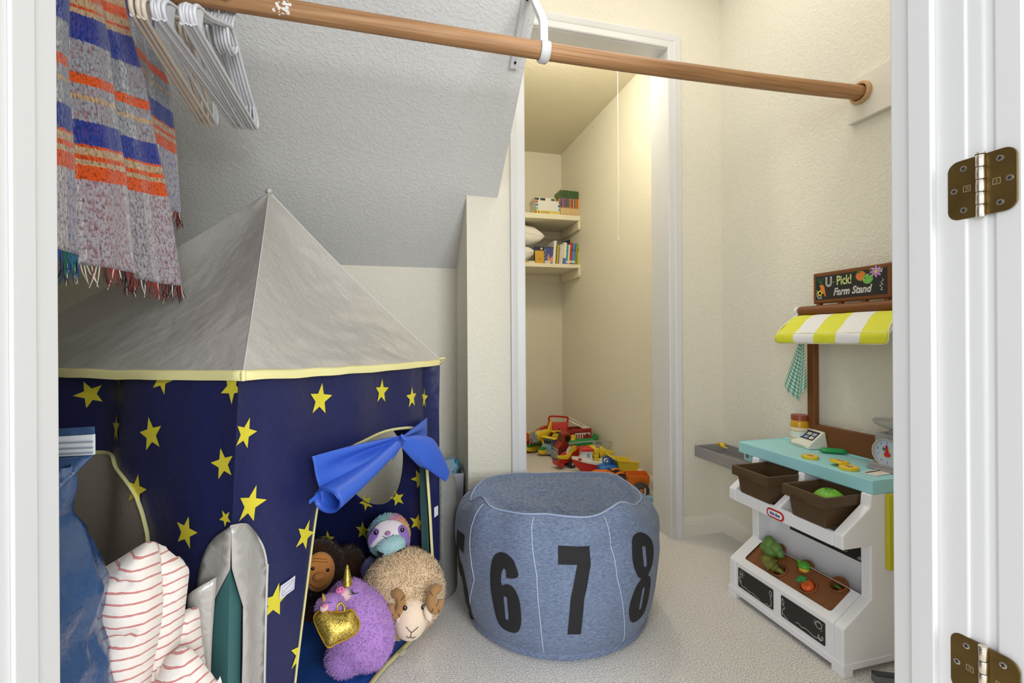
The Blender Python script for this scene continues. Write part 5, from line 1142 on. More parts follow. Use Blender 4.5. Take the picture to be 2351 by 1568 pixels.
for f, o, n, L_, dens in ((f1, o1, 190, 0.034, 0), (f2, o2, 120, 0.03, 1)):
    m = MB(); rr_ = random.Random(5)
    for k in range(n):
        s = (k+rr_.random()*.8)/n; p = f(s, 1.0); c = (0, 1, 2, 0, 1)[rr_.randrange(5)]
        if dens == 0 and 0.16 < s < 0.36: c = (3, 4, 3, 0)[rr_.randrange(4)]
        if dens == 0 and (0.11 < s < 0.15 or 0.37 < s < 0.41): c = 2
        l = L_*rr_.uniform(.75, 1.1); dy = rr_.gauss(0, .006)+.004*math.sin(k*.7); dx = rr_.gauss(0, .004)
        m.tube([p, p+Vector((dx*.3, dy*.2, -l*.4)), p+Vector((dx, dy, -l))], [.0011, .0010, .0005], 4, mi=c)
    fo = m.build('fringe', FR, o); fo['kind'] = 'stuff'
# ------------------------------------------------------------------ hangers
HW = mat('hanger_white', (214, 215, 218), 0.3, spec=0.5); HC = mat('hanger_cream', (224, 210, 192), 0.35, spec=0.5)
def hanger(name, lab, mtl, loc, ang, r=0.0036, half=0.214):
    t = thing(name, lab, 'clothes hanger', (0, 0, 0), 'hangers on the wooden rod')
    m = MB(); zN = -0.058; hk = []
    for k in range(15): a = math.radians(-20+k*15.5); hk.append((0, 0.0245*math.cos(a), 0.0245*math.sin(a)))
    hk = hk[::-1] if False else hk
    hk = [(0, -0.0245*math.cos(math.radians(200-k*16.5)), 0.0245*math.sin(math.radians(200-k*16.5))) for k in range(13)]
    hook = [(0, 0.0235*math.sin(math.radians(q)), 0.0235*math.cos(math.radians(q))) for q in range(-115, 95, 15)]+[(0, 0.0225, -0.012), (0, 0.010, -0.030), (0, 0.002, -0.044), (0, 0.0, zN)]
    m.tube(spline(hook, 3), r*0.85, 7); m.build('hook', mtl, t, smooth=60)
    zb, h = -0.180, half
    out = [(0, 0, zN), (0, h*0.25, zN-0.022), (0, h*0.62, zN-0.062), (0, h*0.90, zN-0.084), (0, h*0.985, zN-0.098), (0, h*0.995, zb+0.012), (0, h*0.95, zb+0.001), (0, h*0.88, zb), (0, 0, zb), (0, -h*0.88, zb), (0, -h*0.95, zb+0.001), (0, -h*0.995, zb+0.012), (0, -h*0.985, zN-0.098), (0, -h*0.90, zN-0.084), (0, -h*0.62, zN-0.062), (0, -h*0.25, zN-0.022)]
    m = MB(); m.tube(spline(out, 4, True), r, 7, closed=True); m.build('frame', mtl, t, smooth=60)
    for s in (-1, 1):
        m = MB(); e = 0.0011
        po = [(s*h*0.80, zN-0.076), (s*h*0.975, zN-0.098), (s*h*0.98, zb+0.010), (s*h*0.94, zb+0.002), (s*h*0.84, zb+0.002)]
        m.prism([(y, z) for y, z in (po if s > 0 else po[::-1])], -e, e, 'x'); m.build('end_web', mtl, t)
    m = MB(); m.tube(spline([(0, h*0.16, zN-0.018), (0, h*0.10, zN-0.040), (0, 0.0, zN-0.046), (0, -h*0.10, zN-0.040), (0, -h*0.16, zN-0.018)], 4), r*0.85, 7); m.build('loop', mtl, t, smooth=60)
    t.location = loc; t.rotation_euler = (0, 0, ang); return t
ords = ['first', 'second', 'third', 'fourth', 'fifth', 'sixth', 'seventh', 'eighth', 'ninth', 'tenth', 'eleventh', 'twelfth', 'thirteenth', 'fourteenth']
hx_ = [-0.424, -0.414, -0.404, -0.388, -0.372, -0.3655, -0.359, -0.352, -0.342, -0.3355, -0.329, -0.3225, -0.316]
ha_ = [0.10, 0.10, 0.09, 0.11, 0.0, -0.01, -0.02, -0.02, 0.05, 0.04, 0.03, 0.025, 0.02]
hc = hanger('clothes_hanger', 'cream plastic clothes hanger on the rod, first beside the plaid blanket', HC, (hx_[0], RY, rz(hx_[0])-0.0015), ha_[0], 0.0040)
hw_ = None
for k in range(1, 13):
    loc = (hx_[k], RY, rz(hx_[k])-0.0015-0.0012*(k % 3))
    if k < 3: dup(hc, loc, ha_[k], 'cream plastic clothes hanger on the rod, %s beside the plaid blanket' % ords[k])
    elif hw_ is None: hw_ = hanger('clothes_hanger', 'white plastic clothes hanger on the wooden rod, first beside the cream hangers', HW, loc, ha_[k])
    else: dup(hw_, loc, ha_[k], 'white plastic clothes hanger on the wooden rod, %s counting from the cream hangers' % ords[k-3])
# ------------------------------------------------------------------ blue storage bag, striped bedding, bin
BAGM = mat('bag_blue_plastic', (52, 82, 124), 0.2, spec=0.6, coat=0.4, bump=(10, 0.7, 0.03, 6)); ZIPM = mat('zip_white', (220, 224, 228), 0.35, spec=0.5)
t = thing('storage_bag', 'shiny blue plastic storage bag with white zip seal standing by the left door frame', 'storage bag', (-0.47, 0.71, 0))
zt_ = 0.705
def bag(s, v):
    z = zt_*v; a = s*2*math.pi
    w = 0.104*(1+0.18*math.sin(math.pi*min(1, v*1.1))); d = 0.070*(1+0.45*math.sin(math.pi*min(1, v*1.1)))
    nk = max(0, (v-0.88)/0.12); d = d*(1-nk)+0.010*nk; w = w*(1-0.10*nk)-0.022*math.exp(-((v-0.90)/0.05)**2)
    ca, sa = math.cos(a), math.sin(a); e = 0.6
    x = w*math.copysign(abs(ca)**e, ca); y = d*math.copysign(abs(sa)**e, sa)
    wr = 0.014*nz(ca*2+1, sa*2, v*5)+0.011*nz(ca*5, sa*5, v*13)+0.006*nz(ca*9, sa*9, v*24)+0.010*math.sin(v*17+ca*2)*math.exp(-((v-0.80)/0.06)**2)
    x += 0.016*math.sin(v*6.5+0.7)*(1 if ca > 0 else .3)
    R_ = -0.22; x2, y2 = x*(1+wr*5), y*(1+wr*6)
    return Vector((-0.460+x2*math.cos(R_)-y2*math.sin(R_)+0.02*(1-v), 0.668+x2*math.sin(R_)+y2*math.cos(R_), max(0.001, z+0.01*nz(ca*2, sa*2, 3)*v)))
m = MB(); m.grid(bag, 90, 90); m.build('bag', BAGM, t, smooth=80, weld=.0002)
za = atY(140, 1030, 0.655); zb_ = atY(222, 1018, 0.67)
a0_, a1_ = Vector((-0.55, 0.69, za.z)), Vector((zb_.x, 0.665, zb_.z))
m = MB(); m.loft([[a0_-ZZ*.014, a1_-ZZ*.012], [a0_+ZZ*.006, a1_+ZZ*.012]], False); sl2 = m.build('seal_strip', ZIPM, t, solid=0.004, off=0)
for q in (-.010, -.004, .003):
    m = MB(); m.tube([a0_+ZZ*q+Vector((0, -.003, 0)), a1_+ZZ*(q+.001)+Vector((0, -.003, 0))], .0012, 6); m.build('seal_ridge', mat('zip_ridge', (150, 160, 175), .35), sl2)
m = MB(); m.loft([[a0_+ZZ*.006, a1_+ZZ*.012], [a0_+ZZ*.016, a1_+ZZ*.021]], False); m.build('top_hem', BAGM, t, solid=0.002)
m = MB(); m.grid(lambda s, v: a0_.lerp(a1_, s)-ZZ*.012+(bag(0.70+0.28*s, 0.955)-a0_.lerp(a1_, s)+ZZ*.012)*v+Vector((0, -.004*math.sin(v*3.14), 0)), 16, 8); m.build('neck', BAGM, t, smooth=80, solid=.0015)
STP = mat('striped_flannel', (232, 222, 212), 0.9, spec=0.1, sheen=0.2)
def _stp():
    nt = STP.node_tree; N = nt.nodes; L = nt.links; b = N['Principled BSDF']; uv = N.new('ShaderNodeUVMap'); sp = N.new('ShaderNodeSeparateXYZ'); L.new(uv.outputs[0], sp.inputs[0])
    nn = N.new('ShaderNodeTexNoise'); nn.inputs['Scale'].default_value = 140; L.new(uv.outputs[0], nn.inputs['Vector'])
    a_ = N.new('ShaderNodeMath'); a_.operation = 'MULTIPLY_ADD'; a_.inputs[1].default_value = .0022; L.new(nn.outputs['Fac'], a_.inputs[0]); L.new(sp.outputs[1], a_.inputs[2])
    mu = N.new('ShaderNodeMath'); mu.operation = 'MULTIPLY'; mu.inputs[1].default_value = 1/0.0142; fr_ = N.new('ShaderNodeMath'); fr_.operation = 'FRACT'; L.new(a_.outputs[0], mu.inputs[0]); L.new(mu.outputs[0], fr_.inputs[0])
    r = N.new('ShaderNodeValToRGB'); r.color_ramp.interpolation = 'LINEAR'; e = r.color_ramp.elements; W_ = lin((236, 227, 218)); Rd = lin((186, 96, 96)); Lr = lin((214, 156, 150))
    e[0].color = W_; e[0].position = 0.0; e[1].position = 1.0; e[1].color = W_
    for p, c in ((.40, W_), (.42, Rd), (.455, Rd), (.475, Lr), (.515, Lr), (.535, Rd), (.57, Rd), (.59, W_)): q = e.new(p); q.color = c
    L.new(fr_.outputs[0], r.inputs[0]); L.new(r.outputs[0], b.inputs['Base Color'])
    bp_ = N.new('ShaderNodeBump'); bp_.inputs['Strength'].default_value = .3; bp_.inputs['Distance'].default_value = .002; L.new(nn.outputs['Fac'], bp_.inputs['Height']); L.new(bp_.outputs[0], b.inputs['Normal'])
_stp()
t = thing('striped_bedding', 'cream bedding with thin red stripes bundled in front of the tent', 'bedding', (-0.31, 0.78, 0))
def pad(name, outline, Y, bulge, seed, skew, crease=(), uoff=0.0, wob=0.0):
    """padded fold of cloth: outline traced on the upright plane y=Y, real thickness from its bulge"""
    po = sp2([(lambda q: (q.x, q.z))(atY(u, v, Y)) for u, v in outline], 4, True); po = [(x, max(0.0, z)) for x, z in po]
    pa = np.array(po); seg = np.roll(pa, -1, 0)-pa; sl2_ = (seg**2).sum(1)+1e-12
    def dist(x, z):
        w_ = np.array([x, z])-pa; tt = np.clip((w_*seg).sum(1)/sl2_, 0, 1); return float(np.sqrt(((w_-seg*tt[:, None])**2).sum(1)).min())
    V_, F_ = flat([po], 0.009); cr = [[(lambda q: (q.x, q.z))(atY(u, v, Y)) for u, v in c] for c in crease]
    def h(x, z):
        e = min(1, dist(x, z)/0.035); k = math.sqrt(max(0, 1-(1-e)**2)); g = 1.0
        for c in cr:
            for a, b in zip(c[:-1], c[1:]):
                ax_, az = b[0]-a[0], b[1]-a[1]; tt = max(0, min(1, ((x-a[0])*ax_+(z-a[1])*az)/(ax_*ax_+az*az))); dd = math.hypot(x-a[0]-ax_*tt, z-a[1]-az*tt); g -= 0.42*math.exp(-(dd/0.007)**2)*math.sin(math.pi*min(1, tt+.15))
        return bulge*k*g*(1+0.18*nz(x*12+seed, z*9)+0.10*nz(x*30, z*22, seed))
    m = MB()
    for sg in (1, -1):
        k0 = len(m.v)
        for x, z in V_: m.v.append(Vector((x, Y-sg*h(x, z)*(1 if sg > 0 else .8), z))); m.uv[len(m.v)-1] = (x, z-skew*x+uoff+wob*math.sin(x*38+seed)-0.10*h(x, z)+0.3*max(0, h(x, z)-bulge))
        m.f += [tuple(i+k0 for i in (f if sg > 0 else f[::-1])) for f in F_]; m.mi += [0]*len(F_)
    return m
A_ol = [(228, 1318), (244, 1300), (270, 1284), (305, 1262), (330, 1247), (345, 1243), (360, 1256), (368, 1290), (372, 1340), (374, 1400), (366, 1460), (352, 1530), (340, 1640), (330, 1900), (322, 2500), (236, 2500), (232, 1900), (228, 1500)]
B_ol = [(335, 1262), (346, 1243), (372, 1252), (398, 1272), (422, 1292), (434, 1308), (432, 1340), (426, 1390), (420, 1440), (410, 1500), (398, 1570), (388, 1700), (380, 2500), (330, 2500), (335, 1900), (345, 1500), (344, 1330)]
C_ol = [(398, 1420), (420, 1402), (448, 1394), (458, 1404), (461, 1440), (466, 1490), (476, 1550), (486, 1640), (486, 2300), (380, 2300), (385, 1600)]
D_ol = [(372, 1530), (396, 1498), (425, 1486), (452, 1502), (476, 1536), (496, 1566), (512, 1640), (512, 2500), (350, 2500), (352, 1640)]
pad('rear_fold', C_ol, 0.812, 0.030, 4.1, -0.10, uoff=.006, wob=.004).build('rear_fold', STP, t, smooth=85, weld=.0002)
pad('middle_fold', B_ol, 0.785, 0.034, 2.3, 0.10, [[(378, 1262), (392, 1300), (372, 1350), (356, 1382)], [(430, 1310), (402, 1335), (384, 1362)]], uoff=.012, wob=.002).build('middle_fold', STP, t, smooth=85, weld=.0002)
pad('front_fold', A_ol, 0.755, 0.040, 1.0, -0.13, [[(246, 1462), (285, 1440), (318, 1422), (338, 1430)], [(262, 1300), (300, 1310), (340, 1318)]], uoff=0.0, wob=.002).build('front_fold', STP, t, smooth=85, weld=.0002)
pad('low_fold', D_ol, 0.752, 0.030, 5.7, 0.16, [[(398, 1500), (430, 1530), (452, 1580)]], uoff=.009, wob=.005).build('low_fold', STP, t, smooth=85, weld=.0002)
# bin and its contents behind the tent
BINM = mat('bin_grey_plastic', (176, 178, 182), 0.35, spec=0.4, trans=0.0)
q0_, q1_ = atY(1003, 1087, 1.93), atY(1061, 1066, 1.93)
t = thing('storage_bin', 'pale grey plastic bin in the recess behind the tent', 'storage bin', (0.225, 1.9, 0))
zt_ = q1_.z; bx0, bx1, by0, by1 = 0.165, 0.278, 1.80, 2.02
m = MB(); m.loft([[(bx0+d, by0+d, z), (bx1-d, by0+d, z), (bx1-d, by1-d, z), (bx0+d, by1-d, z)] for d, z in ((.012, .001), (.0, zt_), (.004, zt_), (.015, .006))], True); m.build('tub', BINM, t, bevel=.002)
FOAM = mat('foil_blue_white', (160, 186, 200), 0.5, vary=(20, .3, (110, 150, 180))); TCAP = mat('bottle_cap_teal', (0, 128, 150), 0.4); TBOT = mat('bottle_blue', (80, 150, 190), .35)
c = atY(1040, 1062, 1.88); m = MB(); m.ball(Vector((c.x-.012, 1.89, zt_+.012)), (.042, .05, .030), nu=30, nv=18, fn=lambda d: 1+.22*nz(d.x, d.y, d.z, 3.5)+.10*nz(d.x, d.y, d.z, 8)); tag(m.build('crumpled_bag', FOAM, None, smooth=50), 'crumpled pale blue bag on top of the grey bin behind the tent', 'bag')
t = thing('water_bottle', 'blue bottle with teal cap leaning out of the grey bin behind the tent', 'bottle', (0.27, 1.86, 0.3))
b0_, b1_ = atY(1043, 1085, 1.86), atY(1052, 1050, 1.86); dd_ = (b1_-b0_).normalized(); Rb = frame(dd_); Rb = Matrix((Rb.col[0], Rb.col[2], Rb.col[1])).transposed()
m = MB(); m.lathe([(.0005, -.12), (.013, -.12), (.013, .002), (.009, .012), (.0005, .012)], b0_, 18, Rb); m.build('bottle', TBOT, t, smooth=50)
m = MB(); m.lathe([(.0005, .010), (.0088, .010), (.0088, .048), (.0075, .051), (.0005, .051)], b0_, 18, Rb); m.build('cap', TCAP, t, smooth=50)
# ------------------------------------------------------------------ plush animals in the tent doorway
EYEB = mat('plush_eye_black', (14, 12, 12), 0.12, spec=0.7); EYEW = mat('eye_glint', (235, 235, 235), 0.3); THB = mat('plush_thread', (70, 44, 36), 0.8)
def fur(ells, n, l, w, curl=0.0, lean=(0, 0, -0.3), seed=1, keep=None):
    """short pile strands standing on the union of ellipsoids (centre, radii, R)"""
    r_ = random.Random(seed); m = MB(); area_ = [e[1][0]*e[1][1]+e[1][1]*e[1][2]+e[1][0]*e[1][2] for e in ells]; tot = sum(area_); ln = Vector(lean)
    for (c, rad, R), a_ in zip(ells, area_):
        for _ in range(int(n*a_/tot)):
            z = r_.uniform(-1, 1); q = r_.uniform(0, 6.2832); s = math.sqrt(1-z*z); d = Vector((s*math.cos(q), s*math.sin(q), z))
            p = c+R@Vector((d.x*rad[0], d.y*rad[1], d.z*rad[2])); nn = (R@Vector((d.x/rad[0], d.y/rad[1], d.z/rad[2]))).normalized()
            bad = False
            for c2, rad2, R2 in ells:
                if c2 is c: continue
                o = R2.transposed()@(p-c2)
                if (o.x/rad2[0])**2+(o.y/rad2[1])**2+(o.z/rad2[2])**2 < 0.97: bad = True; break
            if bad or (keep and not keep(p, nn)) or nn.dot(CAM-p) < -0.35*(CAM-p).length: continue
            t1 = nn.cross(Vector((r_.uniform(-1, 1), r_.uniform(-1, 1), r_.uniform(-1, 1)))).normalized(); t2 = nn.cross(t1)
            L = l*r_.uniform(.6, 1.2); ww = w*r_.uniform(.7, 1.3); b = r_.uniform(-1, 1)
            g = (nn+ln*r_.uniform(.2, .9)+t1*r_.uniform(-.5, .5)).normalized()
            p0 = p-nn*l*.25; p1 = p0+g*L*.55+t2*curl*b*L; p2 = p0+g*L+(t2*b*-0.6+t1*r_.uniform(-.8, .8))*curl*L*1.4
            m.add([p0-t1*ww, p0+t1*ww, p1+t1*ww*.9, p1-t1*ww*.9, p2], [(0, 1, 2, 3), (3, 2, 4)])
    return m
def I3(): return Matrix.Identity(3)
def blobs(name, ells, mt, parent, vox=0.005, sm=4):
    m = MB()
    for c, rad, R in ells: m.ball(c, rad, R, 28, 18)
    return m.build(name, mt, parent, remesh=vox, smod=sm)
def onball(c, rad, F, lon, lat, off=0.0):
    """point of an ellipsoid facing F(cols right,fwd,up): lon to its right, lat up, in degrees"""
    a, b = math.radians(lon), math.radians(lat); d = Vector((math.sin(a)*math.cos(b), math.cos(a)*math.cos(b), math.sin(b)))
    n = (F@Vector((d.x/rad[0], d.y/rad[1], d.z/rad[2]))).normalized()
    return c+F@Vector((d.x*rad[0], d.y*rad[1], d.z*rad[2]))+n*off
def eye(parent, c, rad, F, lon, lat, r, off=0.0):
    m = MB(); p = onball(c, rad, F, lon, lat, off); m.ball(p, r, F, 14, 9); e = m.build('eye', EYEB, parent, smooth=80)
    g = MB(); g.ball(p+(CAM-p).normalized()*r*.92+ZZ*r*.35, r*.22, nu=8, nv=6); g.build('eye_glint', EYEW, e, smooth=80); return e
def line_on(parent, name, c, rad, F, pts, r, mt, off=0.0006):
    m = MB(); m.tube(spline([onball(c, rad, F, a, b, off) for a, b in pts], 5), r, 5); return m.build(name, mt, parent, smooth=60)
def patch(c, rad, F, poly, off, h=3.0):
    m = MB(); m.tri2d(flat([poly], h), lambda a, b: onball(c, rad, F, a, b, off)); return m
# ---- ram
WOOL = mat('ram_wool', (252, 224, 184), 0.95, spec=0.1, sheen=0.3, vary=(30, 0.12)); RFACE = mat('ram_face', (244, 222, 196), 0.9, sheen=0.3); HORN = mat('ram_horn', (166, 124, 74), 0.9, sheen=0.3, bump=(150, .3, .002))
c = P(926, 1357, 1.37); t = thing('plush_ram', 'round cream woolly plush ram with curled brown horns in the tent doorway', 'plush toy', (c.x, c.y, 0.012))
fc = P(944, 1412, 1.275); toc = (CAM-fc); toc.z *= 0.55
F = frame(toc+Vector((0.10, 0, -0.05)), (0.12, 0, 1))
rb_ = (0.112, 0.112, 0.108)
top = P(945, 1385, 1.30)
ells = [(c, rb_, I3()), (P(945, 1378, 1.305), (0.055, 0.05, 0.045), I3()), (P(905, 1435, 1.345), (0.045, 0.045, 0.04), I3())]
blobs('body', ells, WOOL, t, 0.006)
fu = fur(ells, 15000, 0.016, 0.0017, curl=0.9, seed=3).build('fleece', WOOL, t); fu['kind'] = 'stuff'
fr_ = (0.047, 0.05, 0.058); m = MB(); m.ball(fc, fr_, F, 30, 20, fn=lambda d: 1-0.10*max(0, d.z)*max(0, d.z)+0.05*max(0, -d.z)); hd = m.build('face', RFACE, t, smooth=80)
fuz = fur([(fc, (fr_[0]*.99, fr_[1]*.99, fr_[2]*.99), F)], 2600, 0.003, 0.0006, seed=9).build('face_pile', RFACE, hd); fuz['kind'] = 'stuff'
eye(hd, fc, fr_, F, -38, 26, 0.0062, 0.001); eye(hd, fc, fr_, F, 30, 27, 0.0062, 0.001)
line_on(hd, 'stitched_mouth', fc, fr_, F, [(-20, -16), (-6, -26), (0, -28), (6, -25), (18, -14)], 0.0009, THB, 0.003); line_on(hd, 'stitched_mouth', fc, fr_, F, [(0, -28), (0, -42), (-8, -48), (-20, -44)], 0.0009, THB, 0.003); line_on(hd, 'stitched_mouth', fc, fr_, F, [(0, -42), (8, -46), (18, -41)], 0.0009, THB, 0.003)
for sg, (eu, ev) in ((-1, (921, 1412)), (1, (983, 1407))):
    p = P(eu, ev, 1.245); m = MB(); m.ball(p, (0.011, 0.010, 0.021), F@Matrix.Rotation(sg*0.35, 3, 'Y'), 18, 12); m.build('ear', RFACE, t, smooth=80)
for sg, (hu, hv) in ((-1, (908, 1386)), (1, (1000, 1375))):
    p = P(hu, hv, 1.262); pts = []; rr_ = []
    for k in range(22):
        a = math.radians(60+k*17) if sg < 0 else math.radians(120-k*17); R_ = 0.025*(1-k*0.012)
        q = p+F.col[0]*(R_*math.cos(a)*0.62)+F.col[2]*(R_*math.sin(a)*1.05)+F.col[1]*(0.008*math.sin(k*.2)+0.001*k); pts.append(q); rr_.append(0.016*(1-k/40) if k > 2 else 0.012+0.0015*k)
    m = MB(); m.tube(pts[:19], rr_[:19], 12, flat=0.95); ho = m.build('horn', HORN, t, smooth=75)
    for k in (5, 10, 14):
        q = MB(); d = (pts[k]-p).normalized(); tg_ = (pts[k+1]-pts[k-1]).normalized(); s_ = F.col[1]
        q.tube([pts[k]+d*rr_[k]*math.cos(a)*1.02+s_*rr_[k]*math.sin(a)*1.02 for a in np.linspace(0.3, 2.4, 8)], 0.0008, 5); q.build('horn_stitch', THB, ho)
# ---- lilac unicorn pig with its pup
LIL = mat('lilac_plush', (188, 142, 212), 0.95, spec=0.1, sheen=0.35, vary=(22, .1)); GLIT = mat('gold_glitter', (206, 168, 44), 0.38, metal=0.75)
def _glit():
    nt = GLIT.node_tree; N = nt.nodes; L = nt.links; b = N['Principled BSDF']; tc = N.new('ShaderNodeTexCoord'); n = N.new('ShaderNodeTexVoronoi'); n.inputs['Scale'].default_value = 620
    r = N.new('ShaderNodeValToRGB'); e = r.color_ramp.elements; e[0].position = .1; e[0].color = lin((110, 80, 14)); e[1].position = .8; e[1].color = lin((250, 222, 110))
    L.new(tc.outputs['Object'], n.inputs['Vector']); L.new(n.outputs['Color'], r.inputs[0]); L.new(r.outputs[0], b.inputs['Base Color'])
    bp_ = N.new('ShaderNodeBump'); bp_.inputs['Strength'].default_value = .7; bp_.inputs['Distance'].default_value = .002; L.new(n.outputs['Color'], bp_.inputs['Height']); L.new(bp_.outputs[0], b.inputs['Normal'])
_glit()
GTRIM = mat('gold_trim', (196, 150, 30), 0.6, metal=.3); PINK = mat('pig_nose_pink', (232, 122, 178), .8); MUZ = mat('pig_muzzle', (232, 196, 196), .9, sheen=.3)
c = P(824, 1436, 1.20); F = frame((CAM-c)*1.0+Vector((0, 0, -.1)), (-0.15, -0.1, 1))
t = thing('plush_unicorn_pig', 'lilac plush pig with a gold horn lying in the tent doorway, pup in its pouch', 'plush toy', (c.x, c.y, 0.012))
rad = (0.078, 0.075, 0.110); R = F@Matrix.Rotation(0.30, 3, 'Y')
ells = [(c, rad, R), (P(795, 1375, 1.21), (0.052, 0.05, 0.045), R), (P(800, 1500, 1.18), (0.055, 0.055, 0.05), R)]
blobs('body', ells, LIL, t, .006); fu = fur(ells, 9000, .0075, .0009, curl=.25, seed=5).build('fur', LIL, t); fu['kind'] = 'stuff'
hb, ht = P(797, 1342, 1.20), P(797, 1296, 1.205); ax = (ht-hb); Rh = frame(ax); Rh = Matrix((Rh.col[0], Rh.col[2], Rh.col[1])).transposed()
m = MB(); m.lathe([(.0145, -.012), (.0135, 0), (.0095, ax.length*.4), (.0055, ax.length*.75), (.0025, ax.length*.97), (.0004, ax.length)], hb, 20, Rh); m.build('horn', GLIT, t, smooth=70)
mz = P(787, 1367, 1.165); Fm = frame((CAM-mz)+Vector((0, 0, .35)), (0, 0, 1)); m = MB(); m.ball(mz, (0.021, 0.016, 0.0165), Fm, 20, 12); mo = m.build('muzzle', MUZ, t, smooth=80)
ns = P(781, 1355, 1.150); m = MB(); m.ball(ns, (0.0115, .006, .0085), Fm, 16, 10); no = m.build('nose', PINK, mo, smooth=80)
for dx in (-.004, .004): m = MB(); m.ball(ns+Fm.col[0]*dx+Fm.col[1]*.0058, (.0014, .0008, .002), Fm, 8, 6); m.build('nostril', THB, no)
LASH = mat('lash_black', (24, 20, 26), .7)
e0 = P(815, 1363, 1.155)
for k, (dx, dz) in enumerate(((.012, .009), (.015, .003), (.009, .013), (-.009, .000))):
    m = MB(); m.tube([e0, e0+F.col[0]*dx*.6+F.col[2]*dz*.6+F.col[1]*.001, e0+F.col[0]*dx+F.col[2]*dz], [.0012, .001, .0004], 5); m.build('eyelash', LASH, t)
# pup in a gold heart pouch
pc_ = P(757, 1391, 1.13); t2 = thing('plush_pup', 'small lilac plush unicorn pup tucked in a gold heart pouch', 'plush toy', (pc_.x, pc_.y, 0.02))
Fp = frame((CAM-pc_), (-.1, 0, 1)); e2 = [(pc_, (.034, .030, .027), Fp), (P(775, 1404, 1.135), (.026, .025, .024), Fp)]
blobs('body', e2, LIL, t2, .004, 3); fu = fur(e2, 2600, .004, .0006, curl=.2, seed=8).build('fur', LIL, t2); fu['kind'] = 'stuff'
hb, ht = P(744, 1379, 1.115), P(741, 1362, 1.115); ax = ht-hb; Rh = frame(ax); Rh = Matrix((Rh.col[0], Rh.col[2], Rh.col[1])).transposed()
m = MB(); m.lathe([(.006, -.003), (.005, 0), (.003, ax.length*.6), (.0006, ax.length)], hb, 14, Rh); m.build('horn', mat('pup_horn', (206, 158, 70), .6), t2, smooth=70)
q = P(744, 1395, 1.098); m = MB(); m.ball(q, (.010, .006, .009), Fp, 14, 9); mo = m.build('muzzle', MUZ, t2, smooth=80)
m = MB(); m.ball(P(745, 1390, 1.093), (.0055, .003, .004), Fp, 12, 8); m.build('nose', PINK, mo, smooth=80)
e0 = P(757, 1383, 1.094)
for dx, dz in ((.005, .0025), (.006, -.0005), (-.004, -.001)): m = MB(); m.tube([e0, e0+Fp.col[0]*dx+Fp.col[2]*dz], [.0008, .0003], 5); m.build('eyelash', LASH, t2)
# pouch: a padded heart
hc = P(768, 1448, 1.085); Fh = frame((CAM-hc), (0, 0, 1))
hp_ = [(812, 1415), (806, 1404), (796, 1401), (784, 1405), (770, 1410), (758, 1412), (745, 1414), (731, 1412), (722, 1424), (713, 1445), (722, 1462), (745, 1470), (765, 1474), (781, 1478), (793, 1460), (803, 1440)]
def flatpt(u, v): return ((u-768)/FPX*1.085, -(v-1448)/FPX*1.085)
po = sp2([flatpt(*p) for p in hp_], 4, True); xs = [p[0] for p in po]; zs__ = [p[1] for p in po]
cx_, cz_ = sum(xs)/len(xs), sum(zs__)/len(zs__)
def edged(x, y): return min(math.hypot(x-a, y-b) for a, b in po)
m = MB(); m.tri2d(flat([po], .006), lambda x, y: hc+Fh.col[0]*x+Fh.col[2]*y+Fh.col[1]*(.016*math.sqrt(min(1, edged(x, y)/.022))-.004)); m.build('heart_pouch', GLIT, t, smooth=80, solid=.003)
m = MB(); m.tube([hc+Fh.col[0]*x+Fh.col[2]*y-Fh.col[1]*.003 for x, y in po], .0022, 6, closed=True); m.build('pouch_trim', GTRIM, t, smooth=70)
m = MB(); ins = [hc+Fh.col[0]*x+Fh.col[2]*y-Fh.col[1]*.004 for x, y in sp2([flatpt(*p) for p in ((746, 1413), (747, 1402), (754, 1394), (761, 1397), (762, 1408))], 5)]
m.tube(ins, .0028, 6); m.build('pouch_loop', GLIT, t, smooth=70)
# ---- gorilla
GOR = mat('gorilla_fur', (62, 38, 24), .95, spec=.1, sheen=.3, vary=(26, .4)); GFC = mat('gorilla_face', (230, 152, 76), .9, sheen=.3)
c = P(738, 1306, 1.46); t = thing('plush_gorilla', 'dark brown plush gorilla with tan face behind the tent door edge', 'plush toy', (c.x, c.y, .012)); F = frame(CAM-c+Vector((0, 0, -.3)), (0, 0, 1))
ells = [(c, (.072, .07, .078), F), (P(800, 1300, 1.52), (.052, .06, .062), F), (P(752, 1420, 1.47), (.085, .085, .11), F), (P(735, 1262, 1.47), (.045, .045, .032), F)]
blobs('body', ells, GOR, t, .006); fu = fur(ells, 9000, .014, .0011, curl=.35, seed=11, lean=(0, 0, -.6)).build('fur', GOR, t); fu['kind'] = 'stuff'
fc = P(733, 1312, 1.405); fr_ = (.044, .026, .055); m = MB(); m.ball(fc, fr_, F, 28, 18); hd = m.build('face', GFC, t, smooth=80)
m = MB(); m.ball(P(733, 1324, 1.375), (.018, .013, .013), F, 18, 12); m.build('nose', GFC, hd, smooth=80)
eye(hd, fc, fr_, F, -32, 4, .0052, .0005); eye(hd, fc, fr_, F, 24, 16, .0052, .0005)
line_on(hd, 'stitched_mouth', fc, fr_, F, [(-38, -40), (-10, -52), (20, -46), (42, -28)], .0009, THB); line_on(hd, 'brow_fold', fc, fr_, F, [(-36, 36), (0, 44), (34, 48)], .0011, mat('fold_tan', (160, 96, 40), .9)); line_on(hd, 'brow_fold', fc, fr_, F, [(-38, 26), (0, 34), (36, 38)], .0011, mat('fold_tan', (160, 96, 40), .9))
